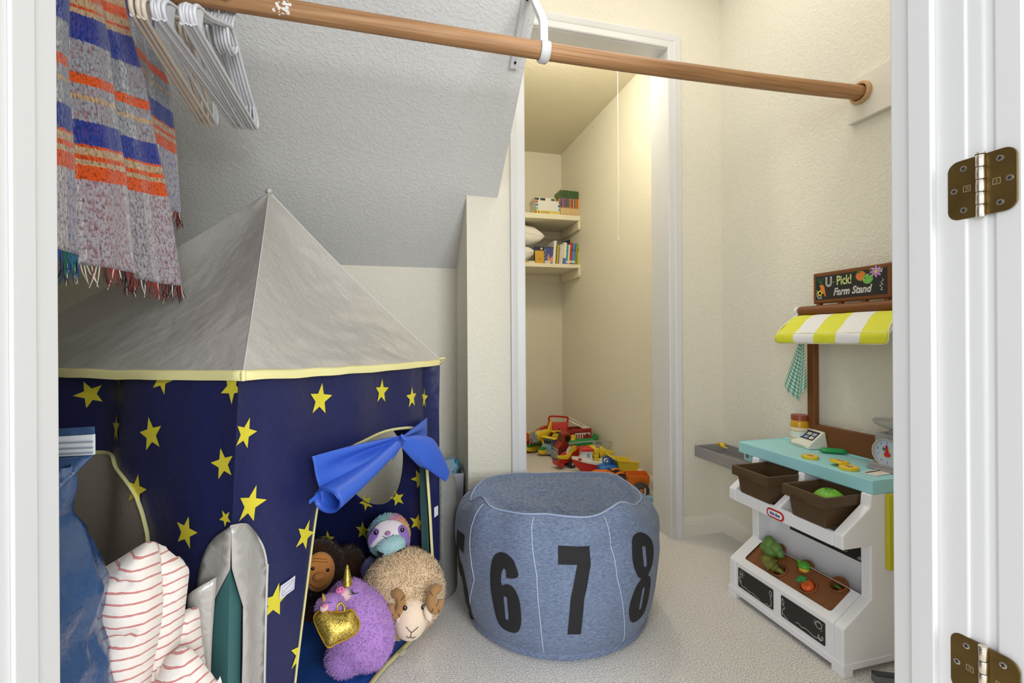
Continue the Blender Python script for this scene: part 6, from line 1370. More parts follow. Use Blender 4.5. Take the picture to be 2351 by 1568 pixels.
# ---- sloth
SLO = mat('sloth_plush', (170, 196, 214), .95, spec=.1, sheen=.35)
def _slo():
    nt = SLO.node_tree; N = nt.nodes; L = nt.links; b = N['Principled BSDF']; tc = N.new('ShaderNodeTexCoord'); sp = N.new('ShaderNodeSeparateXYZ'); L.new(tc.outputs['Object'], sp.inputs[0])
    n = N.new('ShaderNodeTexNoise'); n.inputs['Scale'].default_value = 9; L.new(tc.outputs['Object'], n.inputs['Vector'])
    a = N.new('ShaderNodeMath'); a.operation = 'MULTIPLY_ADD'; a.inputs[1].default_value = 4.2; a.inputs[2].default_value = .02; L.new(sp.outputs[0], a.inputs[0]); a2 = N.new('ShaderNodeMath'); a2.operation = 'MULTIPLY_ADD'; a2.inputs[1].default_value = .9; L.new(n.outputs['Fac'], a2.inputs[0]); L.new(a.outputs[0], a2.inputs[2])
    r = N.new('ShaderNodeValToRGB'); e = r.color_ramp.elements; e[0].position = .05; e[0].color = lin((170, 140, 206)); e[1].position = .9; e[1].color = lin((240, 190, 120))
    for p, c_ in ((.25, (140, 180, 214)), (.42, (160, 214, 206)), (.55, (226, 150, 190)), (.72, (240, 176, 130))): q = e.new(p); q.color = lin(c_)
    L.new(a2.outputs[0], r.inputs[0]); L.new(r.outputs[0], b.inputs['Base Color'])
_slo()
c = P(893, 1230, 1.455); t = thing('plush_sloth', 'pastel rainbow plush sloth with purple eye patches behind the woolly ram', 'plush toy', (c.x, c.y, .012)); F = frame(CAM-c+Vector((0, 0, -.15)), (-.22, .0, 1))
ells = [(c, (.0635, .058, .066), F), (P(900, 1330, 1.50), (.062, .050, .085), I3()), (P(953, 1270, 1.50), (.030, .030, .020), I3()), (P(850, 1312, 1.48), (.027, .030, .042), I3())]
blobs('body', ells, SLO, t, .006); fu = fur(ells, 7000, .006, .0009, curl=.2, seed=21).build('fur', SLO, t); fu['kind'] = 'stuff'
hr = (.065, .0595, .0675)
SW_ = mat('sloth_face_white', (232, 222, 226), .95, sheen=.3); SPU = mat('sloth_patch_purple', (150, 110, 190), .95, sheen=.3); SMI = mat('sloth_muzzle_mint', (168, 206, 208), .95, sheen=.3); SNO = mat('sloth_nose', (176, 120, 176), .7)
fo = patch(c, hr, F, sp2([(-58, -12), (-44, 22), (-20, 40), (4, 44), (28, 40), (48, 24), (58, -8), (30, -6), (0, 2), (-30, -12)], 4, True), .004, 6).build('face', SW_, t, smooth=80, solid=.004)
for sg, pl in ((-1, [(-60, -34), (-54, -2), (-42, 16), (-28, 14), (-26, 0), (-40, -22), (-50, -38)]), (1, [(60, -2), (52, 20), (34, 30), (20, 24), (24, 12), (40, 2), (56, -6)])):
    patch(c, hr, F, sp2(pl, 4, True), .0075, 5).build('eye_patch', SPU, fo, smooth=80, solid=.002)
eye(fo, c, hr, F, -35, 6, .0068, .008); eye(fo, c, hr, F, 28, 20, .0068, .008)
mz = onball(c, hr, F, 0, -22, .000); m = MB(); m.ball(mz, (.043, .030, .032), F, 26, 16); mo = m.build('muzzle', SMI, t, smooth=80); fz = fur([(mz, (.043, .030, .032), F)], 1500, .004, .0008, seed=4).build('muzzle_pile', SMI, mo); fz['kind'] = 'stuff'
q = onball(c, hr, F, 0, 10, .012); m = MB(); m.ball(q, (.0085, .005, .006), F, 14, 9); m.build('nose', SNO, fo, smooth=80)
line_on(fo, 'stitched_smile', c, hr, F, [(-12, 4), (-4, 0), (4, 1), (12, 8)], .0009, THB, .011)
for pl in ([(-52, -44), (-40, -62), (-12, -58), (-8, -48), (-28, -44)], [(26, -34), (48, -14), (50, -40), (40, -46)]):
    m = MB(); m.tri2d(flat([pl], 4), lambda a, b: onball(mz, (.044, .031, .033), F, a*1.15, b+18, .004)); m.build('bib_point', mat('bib_black', (18, 18, 22), .9), t, smooth=80, solid=.003)
# ------------------------------------------------------------------ books and pillows on the store shelves
PAGE = mat('book_pages', (232, 224, 204), .9)
def bmat(c): return mat('cover_%02x%02x%02x' % c, c, .45, spec=.4)
ZU, ZL = 1.7752, 1.4042
def book(name, lab, cat, x, yf, z0, w, h, d, segs, group, lean=0.0, cover=None):
    """upright book, spine towards the room; segs = list of (height share, colour)"""
    t = thing(name, lab, cat, (x, yf, z0), group); S_ = MB(); T = Matrix.Translation((x, yf, z0))@Matrix.Rotation(lean, 4, 'Y'); S_.T = T
    z = 0
    mats = []
    for k, (sh, c) in enumerate(segs):
        S_.box(-w/2, w/2, 0, .0012, z, z+sh*h, k); mats.append(bmat(c)); z += sh*h
    S_.build('spine', mats, t)
    C_ = MB(T); z = 0; cs = segs if cover is None else cover; mats = []
    for k, (sh, c) in enumerate(cs):
        for s in (-1, 1): C_.box(s*w/2-(.0008 if s > 0 else 0), s*w/2+(.0008 if s < 0 else 0), .001, d, z, z+sh*h, k)
        mats.append(bmat(c)); z += sh*h
    C_.build('cover', mats, t)
    P_ = MB(T); P_.box(-w/2+.0009, w/2-.0009, .0014, d-.002, .0015, h-.0015); P_.build('pages', PAGE, t)
    return t
xa, xb = atY(1287, 470, 3.335).x, atY(1333.5, 470, 3.335).x
hz_ = atY(1300, 437, 3.335).z-ZU
rb_ = random.Random(12); mids = [(60, 80, 140), (176, 96, 60), (70, 84, 120), (200, 100, 50), (60, 76, 130), (206, 130, 60), (150, 150, 150), (90, 140, 170), (110, 90, 130), (160, 60, 70), (90, 110, 80), (140, 70, 100), (206, 180, 60)]
ORD = 'first second third fourth fifth sixth seventh eighth ninth tenth eleventh twelfth thirteenth fourteenth fifteenth sixteenth seventeenth eighteenth nineteenth twentieth twenty-first twenty-second'.split(); nB = 22; pit = (xb-xa)/nB
for k in range(nB):
    g = (62+rb_.randrange(-8, 14), 92+rb_.randrange(-10, 14), 52+rb_.randrange(-6, 10)); mc = mids[rb_.randrange(len(mids))]
    segs = [(.06, (190, 80, 80)), (.24, (216, 190, 140)), (.04, (186, 140, 90)), (.36, mc), (.30, g)]
    if k == nB-1: segs = [(.06, (170, 90, 70)), (.44, (222, 190, 60)), (.2, (206, 160, 40)), (.30, (60, 90, 60))]
    book('thin_paperback', 'thin paperback with green spine top, %s from the left in the upper shelf row' % ORD[k] if k else 'thin green topped paperback at the left end of the upper row, cover showing', 'book', xa+pit*(k+.5), 3.335+.003*rb_.random(), ZU, pit*.92, hz_*(1+rb_.uniform(-.018, .012)), .135, segs, 'green topped paperbacks on the upper shelf', cover=[(.3, (226, 214, 196)), (.40, (214, 150, 96)), (.30, (96, 122, 62))] if k == 0 else None)
def lying(name, lab, x0, x1, y0, d, z0, h, c, group=None, marks=(), rot=0.0, cat='book'):
    cx = (x0+x1)/2; t = thing(name, lab, cat, (cx, y0, z0), group); T = Matrix.Translation((cx, y0, z0))@Matrix.Rotation(rot, 4, 'Z'); w = x1-x0
    m = MB(T); m.box(-w/2, w/2, 0, .0014, 0, h); sp_ = m.build('spine', bmat(c), t, bevel=.0005)
    m = MB(T); m.box(-w/2, w/2, .001, d, 0, .0012); m.box(-w/2, w/2, .001, d, h-.0012, h); m.build('cover', bmat(c), t)
    m = MB(T); m.box(-w/2+.002, w/2-.002, .0015, d-.003, .0013, h-.0013); m.build('pages', PAGE, t)
    for q0, q1, cc in marks:
        m = MB(T); m.box(-w/2+w*q0, -w/2+w*q1, -.0004, .0002, h*.14, h*.86); m.build('spine_print', bmat(cc), sp_)
    return t
yb_ = 3.335; X_ = lambda u: atY(u, 470, yb_).x; Z_ = lambda v: atY(1260, v, yb_).z
lying('lying_book', 'yellow book lying at the bottom of the white stack on the upper shelf', X_(1232), X_(1285.5), yb_, .15, ZU, Z_(484.5)-ZU, (224, 206, 108), 'stacked books on the upper shelf', [(.06, .12, (200, 90, 60)), (.18, .55, (190, 170, 80))])
z = Z_(484.5)+.0004
for k, (v, mk, lb) in enumerate(((475.6, [(.0, .10, (120, 190, 170)), (.93, 1, (130, 160, 180))], 'white book with green end mark, second from the bottom of the upper shelf stack'), (467.5, [(.0, .11, (90, 140, 200)), (.92, 1, (70, 90, 130))], 'white book with blue end mark, in the middle of the upper shelf stack'), (461, [(.0, .10, (190, 70, 70)), (.95, 1, (110, 80, 90))], 'white book with red end mark, second from the top of the upper shelf stack'))):
    z1 = Z_(v); lying('lying_book', lb, X_(1229.5), X_(1286), yb_+.002*k, .15, z, z1-z-.0004, (228, 228, 224), 'stacked books on the upper shelf', mk); z = z1
z1 = Z_(453.5); lying('lying_book', 'white book with black patches lying on top of the upper shelf stack', X_(1229), X_(1277), yb_+.012, .14, z, z1-z, (226, 224, 216), 'stacked books on the upper shelf', [(.0, .2, (70, 74, 74)), (.26, .5, (50, 50, 52)), (.78, .96, (84, 86, 84))])
t = thing('leaning_book', 'yellow book leaning against the white stack on the upper shelf', 'book', (X_(1222), yb_, ZU)); a_, b_ = atY(1219, 489, yb_+.01), atY(1231, 477, yb_+.01)
T = Matrix.Translation((a_.x, yb_+.01, ZU))@Matrix.Rotation(math.atan2(b_.x-a_.x, .046), 4, 'Y'); m = MB(T); m.box(.0, .014, 0, .13, .004, .052); m.build('cover', bmat((208, 164, 50)), t); m = MB(T); m.box(.001, .013, .001, .128, .0525, .0535); m.build('pages', PAGE, t)
# lower shelf
yl_ = 3.34; X2 = lambda u: atY(u, 590, yl_).x; Z2 = lambda v: atY(1300, v, yl_).z
t = thing('board_book', 'dark blue board book with night scene cover facing out on the lower shelf', 'book', (X2(1250), yl_, ZL)); hb_ = Z2(568)-ZL; x0, x1 = X2(1228), X2(1273)
m = MB(); m.prism([(x, z) for x, z in rrect(x0, x1, ZL+.0005, ZL+hb_, .005)], yl_+.012, yl_+.026); bk = m.build('board', bmat((38, 42, 72)), t)
m = MB(); fn = lambda x, z: (x, yl_+.0115, z)
w_ = x1-x0
m.add([fn(x0+w_*a, ZL+hb_*b) for a, b in ((.06, .05), (.97, .05), (.97, .95), (.5, .97), (.5, .5), (.06, .5))], [tuple(range(6))], 0)
m.add([(p[0], p[1]-.0003, p[2]) for p in [fn(x0+w_*a, ZL+hb_*b) for a, b in sp2([(.66, .30), (.72, .62), (.80, .34), (.97, .56), (.97, .22), (.8, .08)], 3, True)]], [tuple(range(18))], 1)
m.add([(p[0], p[1]-.0003, p[2]) for p in [fn(*q) for q in circ(x0+w_*.36, ZL+hb_*.88, .0085, n=14)]], [tuple(range(14))], 2)
for k in range(9): m.add([(p[0], p[1]-.0004, p[2]) for p in [fn(*q) for q in circ(x0+w_*(.45+.06*(k % 3)), ZL+hb_*(.25+.07*k), .0035, n=8)]], [tuple(range(8))], 2)
m.add([(p[0], p[1]-.0005, p[2]) for p in [fn(*q) for q in rrect(x0+w_*.52, x0+w_*.80, ZL+hb_*.05, ZL+hb_*.22, .002, 2)]], [tuple(range(12))], 3)
m.build('cover_print', [bmat((70, 84, 140)), bmat((216, 150, 120)), bmat((226, 204, 150)), bmat((214, 210, 190))], bk)
t = thing('small_book', 'small golden yellow book standing in front of the dark blue board book', 'book', (X2(1238), yl_, ZL)); x0, x1 = X2(1229), X2(1248.5)
m = MB(); m.box(x0, x1, yl_, yl_+.010, ZL+.0005, Z2(578)); bk = m.build('cover', bmat((210, 166, 50)), t); m = MB(); m.add([(x, yl_-.0004, z) for x, z in circ((x0+x1)/2, ZL+.035, .007, n=12)], [tuple(range(12))]); m.build('cover_print', bmat((186, 110, 50)), bk)
m = MB(); m.box(x1-.0004, x1+.0006, yl_+.001, yl_+.009, ZL+.002, Z2(578)-.002); m.build('pages', PAGE, t)
sp_ = [((232, 228, 222), 553, 1272, 'tall white'), ((190, 170, 50), 563, 1279.5, 'olive yellow'), ((206, 196, 218), 562, 1285.5, 'pale lavender'), ((232, 218, 180), 561, 1289.5, 'cream'), ((230, 226, 212), 556, 1295.5, 'wide ivory'), ((60, 160, 166), 560, 1301, 'teal'), ((222, 226, 214), 561, 1305, 'pale mint'), ((200, 58, 46), 556, 1309.5, 'red'), ((86, 140, 206), 557, 1316.5, 'sky blue'), ((126, 158, 44), 557, 1322.5, 'leaf green'), ((226, 190, 84), 568, 1328, 'yellow orange topped')]
wd_ = [6.5, 5, 5, 4, 8, 5, 4, 6.5, 8, 6, 5]
for (cc, v, u, nm), wpx in zip(sp_, wd_):
    w = wpx*.92*3.57/FPX; dk = tuple(int(x*.8) for x in cc); segs = [(.12, cc), (.58, cc), (.30, cc)]
    if nm.startswith('wide'): segs = [(.30, (90, 120, 190)), (.70, cc)]
    elif nm.startswith('yellow'): segs = [(.8, cc), (.2, (216, 96, 50))]
    elif nm in ('red', 'sky blue', 'teal'): segs = [(.1, cc), (.1, (226, 220, 206)), (.45, cc), (.08, dk), (.27, cc)]
    h_ = Z2(v)-ZL; ln_ = .075 if u < 1320 else .05
    book('picture_book', '%s picture book spine in the leaning row on the lower shelf' % nm, 'book', X2(u)-.02*0-h_*.0, yl_+.004, ZL+.0006, w, h_*.99, .15, segs, 'picture books on the lower shelf', lean=ln_)
for lab, u0, u1, v, cc, y_ in (('grey picture book standing behind the white spines on the lower shelf', 1262, 1279, 556, (190, 184, 172), 3.52), ('tall black and blue picture book behind the red spine on the lower shelf', 1296, 1311, 550, (40, 50, 66), 3.52)):
    t = thing('rear_book', lab, 'book', (atY(u0, v, y_).x, y_, ZL)); x0, x1 = atY(u0, v, y_).x, atY(u1, v, y_).x; zt = atY(u0, v-2, y_).z
    m = MB(); m.prism([(x0, ZL+.0005), (x1, ZL+.0005), (x1, zt), (x0, zt-.02)], y_, y_+.012); m.build('cover', bmat(cc), t); m = MB(); m.prism([(x0+.002, zt-.0195), (x1-.002, zt-.001), (x1-.002, zt+.0004), (x0+.002, zt-.018)], y_+.002, y_+.010); m.build('pages', PAGE, t)
lying('lying_book', 'white book with yellow spine end lying flat under the pillows on the lower shelf', X2(1190), X2(1228), yl_+.0, .14, ZL, .020, (224, 218, 206), None, [(.0, .62, (206, 164, 40))])
PIL = mat('pillow_white', (240, 238, 232), .9, sheen=.2)
def pillow(lab, c, w, h, d, tilt, seed):
    t = thing('pillow', lab, 'pillow', c, 'white pillows on the lower shelf'); R = Matrix.Rotation(tilt, 3, 'Y')
    def f(sgn):
        def g(s, v):
            x, y = 2*s-1, 2*v-1; k = (1-x**4)**.5*(1-y**4)**.5 if abs(x) < 1 and abs(y) < 1 else 0
            px, py = x*(1-.10*(y*y)*(1-x*x)*-1*0-.06*(1-y*y)), y*(1-.06*(1-x*x))
            return Vector(c)+R@Vector((px*w/2, py*d/2, sgn*k*h/2*(1+.12*nz(x*2+seed, y*2))+.010*nz(x*4, y*3, seed)*k))
        return g
    m = MB(); m.grid(f(1), 36, 28); m.grid(f(-1), 36, 28); m.build('cushion', PIL, t, smooth=85, weld=.0004)
    m = MB(); e = [Vector(c)+R@Vector((x*w/2*(1-.06*(1-y*y)), y*d/2*(1-.06*(1-x*x)), .010*0)) for x, y in [(-1+2*k/12, -1) for k in range(12)]+[(1, -1+2*k/12) for k in range(12)]+[(1-2*k/12, 1) for k in range(12)]+[(-1, 1-2*k/12) for k in range(12)]]
    m.tube(e, .0022, 6, closed=True); m.build('seam', PIL, t, smooth=60)
p1 = atY(1241, 546, 3.48); pillow('upper plump white pillow resting on another on the lower shelf', (p1.x-.232, 3.49, p1.z+.016), .46, .155, .26, .13, 1)
p2 = atY(1221, 567, 3.48); pillow('lower white pillow pressed under the other on the lower shelf', (p2.x-.212, 3.49, ZL+.078), .42, .125, .26, -.07, 4)
# ------------------------------------------------------------------ toy vehicles on the store room carpet
TYE = mat('toy_yellow', (238, 206, 50), .42, spec=.4); TRD = mat('toy_bright_red', (206, 44, 34), .42, spec=.4); TBR = mat('toy_brick_red', (156, 48, 38), .42, spec=.4); TGR = mat('toy_green', (44, 140, 66), .42, spec=.4); TLG = mat('toy_lime', (132, 190, 40), .42); TBL = mat('toy_blue', (34, 116, 206), .4, spec=.4); TLB = mat('toy_light_blue', (134, 184, 222), .45, spec=.4); TGY = mat('toy_grey', (160, 162, 166), .45, spec=.4); TWH = mat('toy_white', (234, 232, 228), .45); TOR = mat('toy_orange', (226, 116, 24), .42, spec=.4); TOD = mat('toy_orange_dark', (206, 84, 24), .45); TTY = mat('toy_tyre_grey', (66, 68, 70), .7); TBK = mat('toy_black', (28, 26, 26), .6); TGL = mat('toy_window_dark', (46, 34, 30), .25, spec=.6); TMB = mat('toy_mid_blue', (72, 120, 200), .42); TIV = mat('toy_ivory', (240, 234, 212), .5)
def toy(name, label, cat, u, v, a, head):
    """origin on the floor under picture point u at axial distance a; head = world direction of travel"""
    d = ray(u, v)*a; o = Vector((CAM.x+d.x, CAM.y+d.y, 0.0)); h = Vector((head[0], head[1], 0)).normalized(); l = Vector((-h.y, h.x, 0))
    T = Matrix(((h.x, l.x, 0, o.x), (h.y, l.y, 0, o.y), (0, 0, 1, 0.001), (0, 0, 0, 1)))
    return thing(name, label, cat, o, 'toys on the store room floor'), T
def part(t, T, name, mt, fn, smooth=45, bevel=0.0, **k):
    m = MB(T); fn(m); return m.build(name, mt, t, smooth=smooth, bevel=bevel, **k)
RX = Matrix(((1, 0, 0), (0, 0, 1), (0, -1, 0)))     # lathe axis along +y
def wheel(t, T, x, y, r, w, tyre, hub, z=None, hubr=.55):
    z = r if z is None else z
    o = part(t, T, 'wheel', tyre, lambda m: m.lathe([(r*.3, -w/2), (r*.88, -w/2), (r, -w*.3), (r, w*.3), (r*.88, w/2), (r*.3, w/2)], (x, y, z), 24, RX))
    part(o, T, 'hub', hub, lambda m: m.lathe([(.0005, -w*.56), (r*.2, -w*.58), (r*.25, -w*.5), (r*hubr*.85, -w*.42), (r*hubr, -w*.53), (r*hubr, w*.53), (r*hubr*.85, w*.42), (r*.25, w*.5), (r*.2, w*.58), (.0005, w*.56)], (x, y, z), 20, RX)); return o
def loft_x(m, secs, n=16, e=2.6):
    """body along x: (x, half width, z low, z high)"""
    rings = []
    for x, hw, z0, z1 in secs:
        zc, hz = (z0+z1)/2, (z1-z0)/2; rg = []
        for k in range(n):
            a = 2*math.pi*k/n; c_, s_ = math.cos(a), math.sin(a)
            rg.append((x, hw*math.copysign(abs(c_)**(2/e), c_), zc+hz*math.copysign(abs(s_)**(2/e), s_)))
        rings.append(rg)
    m.loft(rings, True)
def quadplate(m, pts, nrm, mi=0): m.add([Vector(p)+Vector(nrm) for p in pts], [tuple(range(len(pts)))], mi)
# orange tractor and its trailer
t, T = toy('toy_tractor', 'orange toy tractor standing just behind the denim beanbag', 'toy tractor', 1403, 1098, 2.62, (-.95, .10)); T = T@Matrix.Diagonal((.8, .85, .85, 1))
part(t, T, 'hood', TOR, lambda m: loft_x(m, [(.128, .026, .075, .118), (.135, .028, .070, .124), (.11, .031, .066, .131), (.03, .033, .064, .128), (-.012, .032, .062, .118)], e=3.5), 40)
part(t, T, 'grille', TBK, lambda m: (m.box(.045, .105, -.0335, -.030, .078, .100), m.box(.045, .105, .030, .0335, .078, .100)))
part(t, T, 'chassis', TBK, lambda m: (m.box(-.10, .12, -.015, .015, .040, .068), m.box(-.135, -.09, -.006, .006, .044, .054)), bevel=.002)
for s in (-1, 1): part(t, T, 'fender', TOR, lambda m: m.loft([[(-.055+r*math.cos(q), y, .060+r*math.sin(q)) for r, y in ((.062, s*.030), (.062, s*.060), (.057, s*.060), (.057, s*.030))] for q in np.linspace(.1, 2.9, 14)], True), 40)
part(t, T, 'seat_deck', TOR, lambda m: m.prism([(-.012, .062), (-.012, .098), (-.05, .096), (-.085, .108), (-.10, .075), (-.09, .062)], -.03, .03), bevel=.003)
sw = part(t, T, 'seat', TBK, lambda m: m.lathe([(.001, .0), (.022, .002), (.024, .007), (.018, .008), (.001, .005)], (-.045, 0, .098), 18))
part(t, T, 'steering_wheel', TTY, lambda m: m.tube([Vector((.004, 0, .128))+Matrix.Rotation(-.6, 3, 'Y')@Vector((.021*math.cos(q), .021*math.sin(q), 0)) for q in np.linspace(0, 6.283, 20, endpoint=False)], .0045, 8, closed=True), 60)
part(t, T, 'steering_column', TBK, lambda m: m.tube([(.012, 0, .105), (.004, 0, .128)], .004, 8))
for x, r in ((-.055, .055), (.085, .038)):
    for s in (-1, 1): wheel(t, T, x, s*.046, r, .026, TTY, TOR, hubr=.62)
t, T = toy('toy_trailer', 'orange toy trailer hitched behind the orange tractor by the door jamb', 'toy trailer', 1461, 1110, 2.52, (-.94, .34))
part(t, T, 'box', TOR, lambda m: m.loft([[(-.062+d, -.05+d, z), (.052-d, -.05+d, z), (.052-d, .05-d, z), (-.062+d, .05-d, z)] for d, z in ((.006, .052), (.0, .118), (.004, .118), (.010, .058))], True), None, .0012)
part(t, T, 'drawbar', TBK, lambda m: (m.box(.03, .10, -.006, .006, .040, .050), m.box(-.05, .05, -.012, .012, .040, .053)), bevel=.001)
for s in (-1, 1): wheel(t, T, -.014, s*.058, .043, .022, TTY, TOR, hubr=.62)
# dump truck, blue with yellow tipper
t, T = toy('toy_dump_truck', 'blue toy dump truck with yellow tipper standing behind the orange tractor', 'toy truck', 1417, 1070, 2.80, (-.9, .2))
part(t, T, 'cab', TBL, lambda m: loft_x(m, [(.105, .03, .04, .075), (.11, .04, .03, .085), (.06, .045, .03, .098), (.015, .045, .03, .10), (0, .042, .03, .095)], e=4), 40)
part(t, T, 'chassis', TBL, lambda m: m.box(-.11, .08, -.03, .03, .030, .048), bevel=.003)
part(t, T, 'roll_loop', TBL, lambda m: m.tube(spline([(.075, -.03, .085), (.078, -.03, .118), (.055, -.03, .132), (.03, -.03, .120), (.02, -.03, .09)], 5), .0045, 8), 60); part(t, T, 'roll_loop', TBL, lambda m: m.tube(spline([(.075, .03, .085), (.078, .03, .118), (.055, .03, .132), (.03, .03, .120), (.02, .03, .09)], 5), .0045, 8), 60)
part(t, T, 'driver', TMB, lambda m: m.ball((.042, 0, .108), (.014, .014, .016), nu=14, nv=9), 80)
def tip(m):
    w = .056
    m.loft([[(-.115, -w, .060), (-.0, -w+.004, .060), (-.0, w-.004, .060), (-.115, w, .060)], [(-.128, -w-.004, .112), (.012, -w-.004, .124), (.012, w+.004, .124), (-.128, w+.004, .112)], [(-.122, -w+.001, .112), (.006, -w+.001, .124), (.006, w-.001, .124), (-.122, w-.001, .112)], [(-.110, -w+.006, .066), (-.006, -w+.010, .066), (-.006, w-.010, .066), (-.110, w-.006, .066)]], True)
tb = part(t, T, 'tipper', TYE, tip, None, .0012)
part(t, T, 'cab_guard', TYE, lambda m: m.loft([[(.010, -.058, .122), (.010, .058, .122), (.010, .058, .127), (.010, -.058, .127)], [(.035, -.052, .135), (.035, .052, .135), (.035, .052, .140), (.035, -.052, .140)], [(.065, -.048, .152), (.065, .048, .152), (.065, .048, .157), (.065, -.048, .157)]], True), 30)
part(tb, T, 'rim', TYE, lambda m: [m.tube([(-.128, s*.061, .112), (.012, s*.061, .125)], .004, 6) for s in (1,)], 60)
for x in (.07, -.075):
    for s in (-1, 1): wheel(t, T, x, s*.05, .034, .024, TBL, TYE)
# red and white boat
t, T = toy('toy_tugboat', 'red and white toy boat with red roofed cabin in front of the yellow helicopter', 'toy boat', 1368, 1060, 2.93, (-.97, .12))
hull = [(.150, .004, .074, .098), (.128, .020, .048, .093), (.10, .038, .022, .086), (.06, .052, .008, .078), (.0, .058, .002, .066), (-.08, .058, .002, .062), (-.125, .052, .006, .064), (-.135, .046, .012, .066)]
part(t, T, 'hull', TRD, lambda m: m.loft([[(x, -w, z1), (x, -w*.86, z0+(z1-z0)*.35), (x, -w*.45, z0), (x, w*.45, z0), (x, w*.86, z0+(z1-z0)*.35), (x, w, z1)] for x, w, z0, z1 in hull], True), 50)
part(t, T, 'gunwale', TWH, lambda m: m.loft([[(x+(.004 if i == 0 else 0), -w-.003, z1-.002), (x+(.004 if i == 0 else 0), -w-.003, z1+.013), (x, -w+.006, z1+.013), (x, w-.006, z1+.013), (x+(.004 if i == 0 else 0), w+.003, z1+.013), (x+(.004 if i == 0 else 0), w+.003, z1-.002)] for i, (x, w, z0, z1) in enumerate(hull)], True), 40)
part(t, T, 'bow_mark', TRD, lambda m: m.box(.104, .122, .028, .043, .094, .105))
cb = part(t, T, 'cabin', TWH, lambda m: m.loft([[(.030, -.036, .078), (.105, -.026, .090), (.105, .026, .090), (.030, .036, .078)], [(.034, -.034, .146), (.096, -.026, .146), (.096, .026, .146), (.034, .034, .146)]], True), None, .004)
part(cb, T, 'cabin_window', TLB, lambda m: (m.box(.0952, .1005, -.014, .014, .118, .134), m.box(.050, .066, .0300, .0355, .112, .132)), None)
part(t, T, 'cabin_roof', TRD, lambda m: m.loft([[(.024, -.042, .146), (.104, -.034, .146), (.104, .034, .146), (.024, .042, .146)], [(.026, -.040, .160), (.100, -.032, .160), (.100, .032, .160), (.026, .040, .160)], [(.040, -.028, .170), (.085, -.022, .170), (.085, .022, .170), (.040, .028, .170)]], True), None, .003)
part(t, T, 'funnel', TYE, lambda m: m.lathe([(.001, .078), (.016, .078), (.018, .10), (.016, .104), (.019, .108), (.017, .13), (.021, .134), (.019, .155), (.001, .157)], (.0, .005, 0), 18), 40)
# helicopter standing beyond the boat
t, T = toy('toy_helicopter', 'yellow toy helicopter with grey rotors by the right store room wall', 'toy helicopter', 1366, 1050, 3.06, (-.98, .10))
part(t, T, 'fuselage', TYE, lambda m: loft_x(m, [(.100, .012, .075, .095), (.090, .034, .052, .118), (.06, .052, .036, .142), (.015, .056, .032, .150), (-.03, .046, .044, .146), (-.055, .030, .062, .132), (-.08, .019, .074, .112), (-.155, .012, .082, .100), (-.16, .010, .084, .098)], 20, 2.4), 60)
part(t, T, 'tail_fin', TYE, lambda m: m.prism([(-.120, .095), (-.165, .095), (-.182, .128), (-.160, .128)], -.008, .008), None, .003); part(t, T, 'tail_ball', TYE, lambda m: m.ball((-.166, .002, .128), .014, nu=16, nv=10), 80)
part(t, T, 'window', TGL, lambda m: m.tri2d(flat([sp2([(.030, .058), (-.008, .058), (-.012, .09), (.0, .118), (.022, .120), (.034, .095)], 4, True)], .02), lambda x, z: (x, .0575-.02*abs((z-.09)/.06)**2.5, z))); part(t, T, 'window', TMB, lambda m: m.tri2d(flat([sp2([(.078, .078), (.060, .076), (.062, .105), (.074, .108)], 4, True)], .02), lambda x, z: (x, .052-.81*max(0, x-.058)-.010*abs((z-.09)/.05)**2, z)))
part(t, T, 'window_frame', TYE, lambda m: m.tube([(x, .0595-.02*abs((z-.09)/.06)**2.5, z) for x, z in sp2([(.034, .055), (-.012, .055), (-.016, .09), (-.002, .122), (.024, .124), (.038, .095)], 4, True)], .003, 6, closed=True), 60)
part(t, T, 'mast', TGY, lambda m: (m.lathe([(.014, .135), (.013, .170), (.001, .172)], (.005, 0, 0), 16), m.box(-.012, .010, .046, .056, .13, .165)), 40)
part(t, T, 'rotor_blade', TGY, lambda m: m.loft([[(.005+x, -w, z), (.005+x, w, z), (.005+x, w, z+.003), (.005+x, -w, z+.003)] for x, w, z in ((.17, .008, .161), (.08, .010, .168), (.0, .009, .171))], True)); part(t, T, 'rotor_blade', TGY, lambda m: m.loft([[(.005+x, -w, z), (.005+x, w, z), (.005+x, w, z+.003), (.005+x, -w, z+.003)] for x, w, z in ((-.19, .008, .152), (-.08, .010, .166), (.0, .009, .171))], True))
for q in (.75, 2.35):
    part(t, T, 'tail_rotor', TTY, lambda m: m.obox((-.150, .020, .096), .086, .004, .010, Matrix.Rotation(q, 3, 'Y')), None, .001)
part(t, T, 'tail_hub', TIV, lambda m: m.ball((-.150, .023, .096), .005, nu=10, nv=7), 80)
for s in (-1, 1): part(t, T, 'skid', TYE, lambda m: (m.tube([(.06, s*.04, .008), (-.05, s*.04, .008)], .008, 8), m.box(-.02, -.005, s*.04-.005, s*.04+.005, .01, .05), m.box(.03, .045, s*.04-.005, s*.04+.005, .01, .05)), 50)
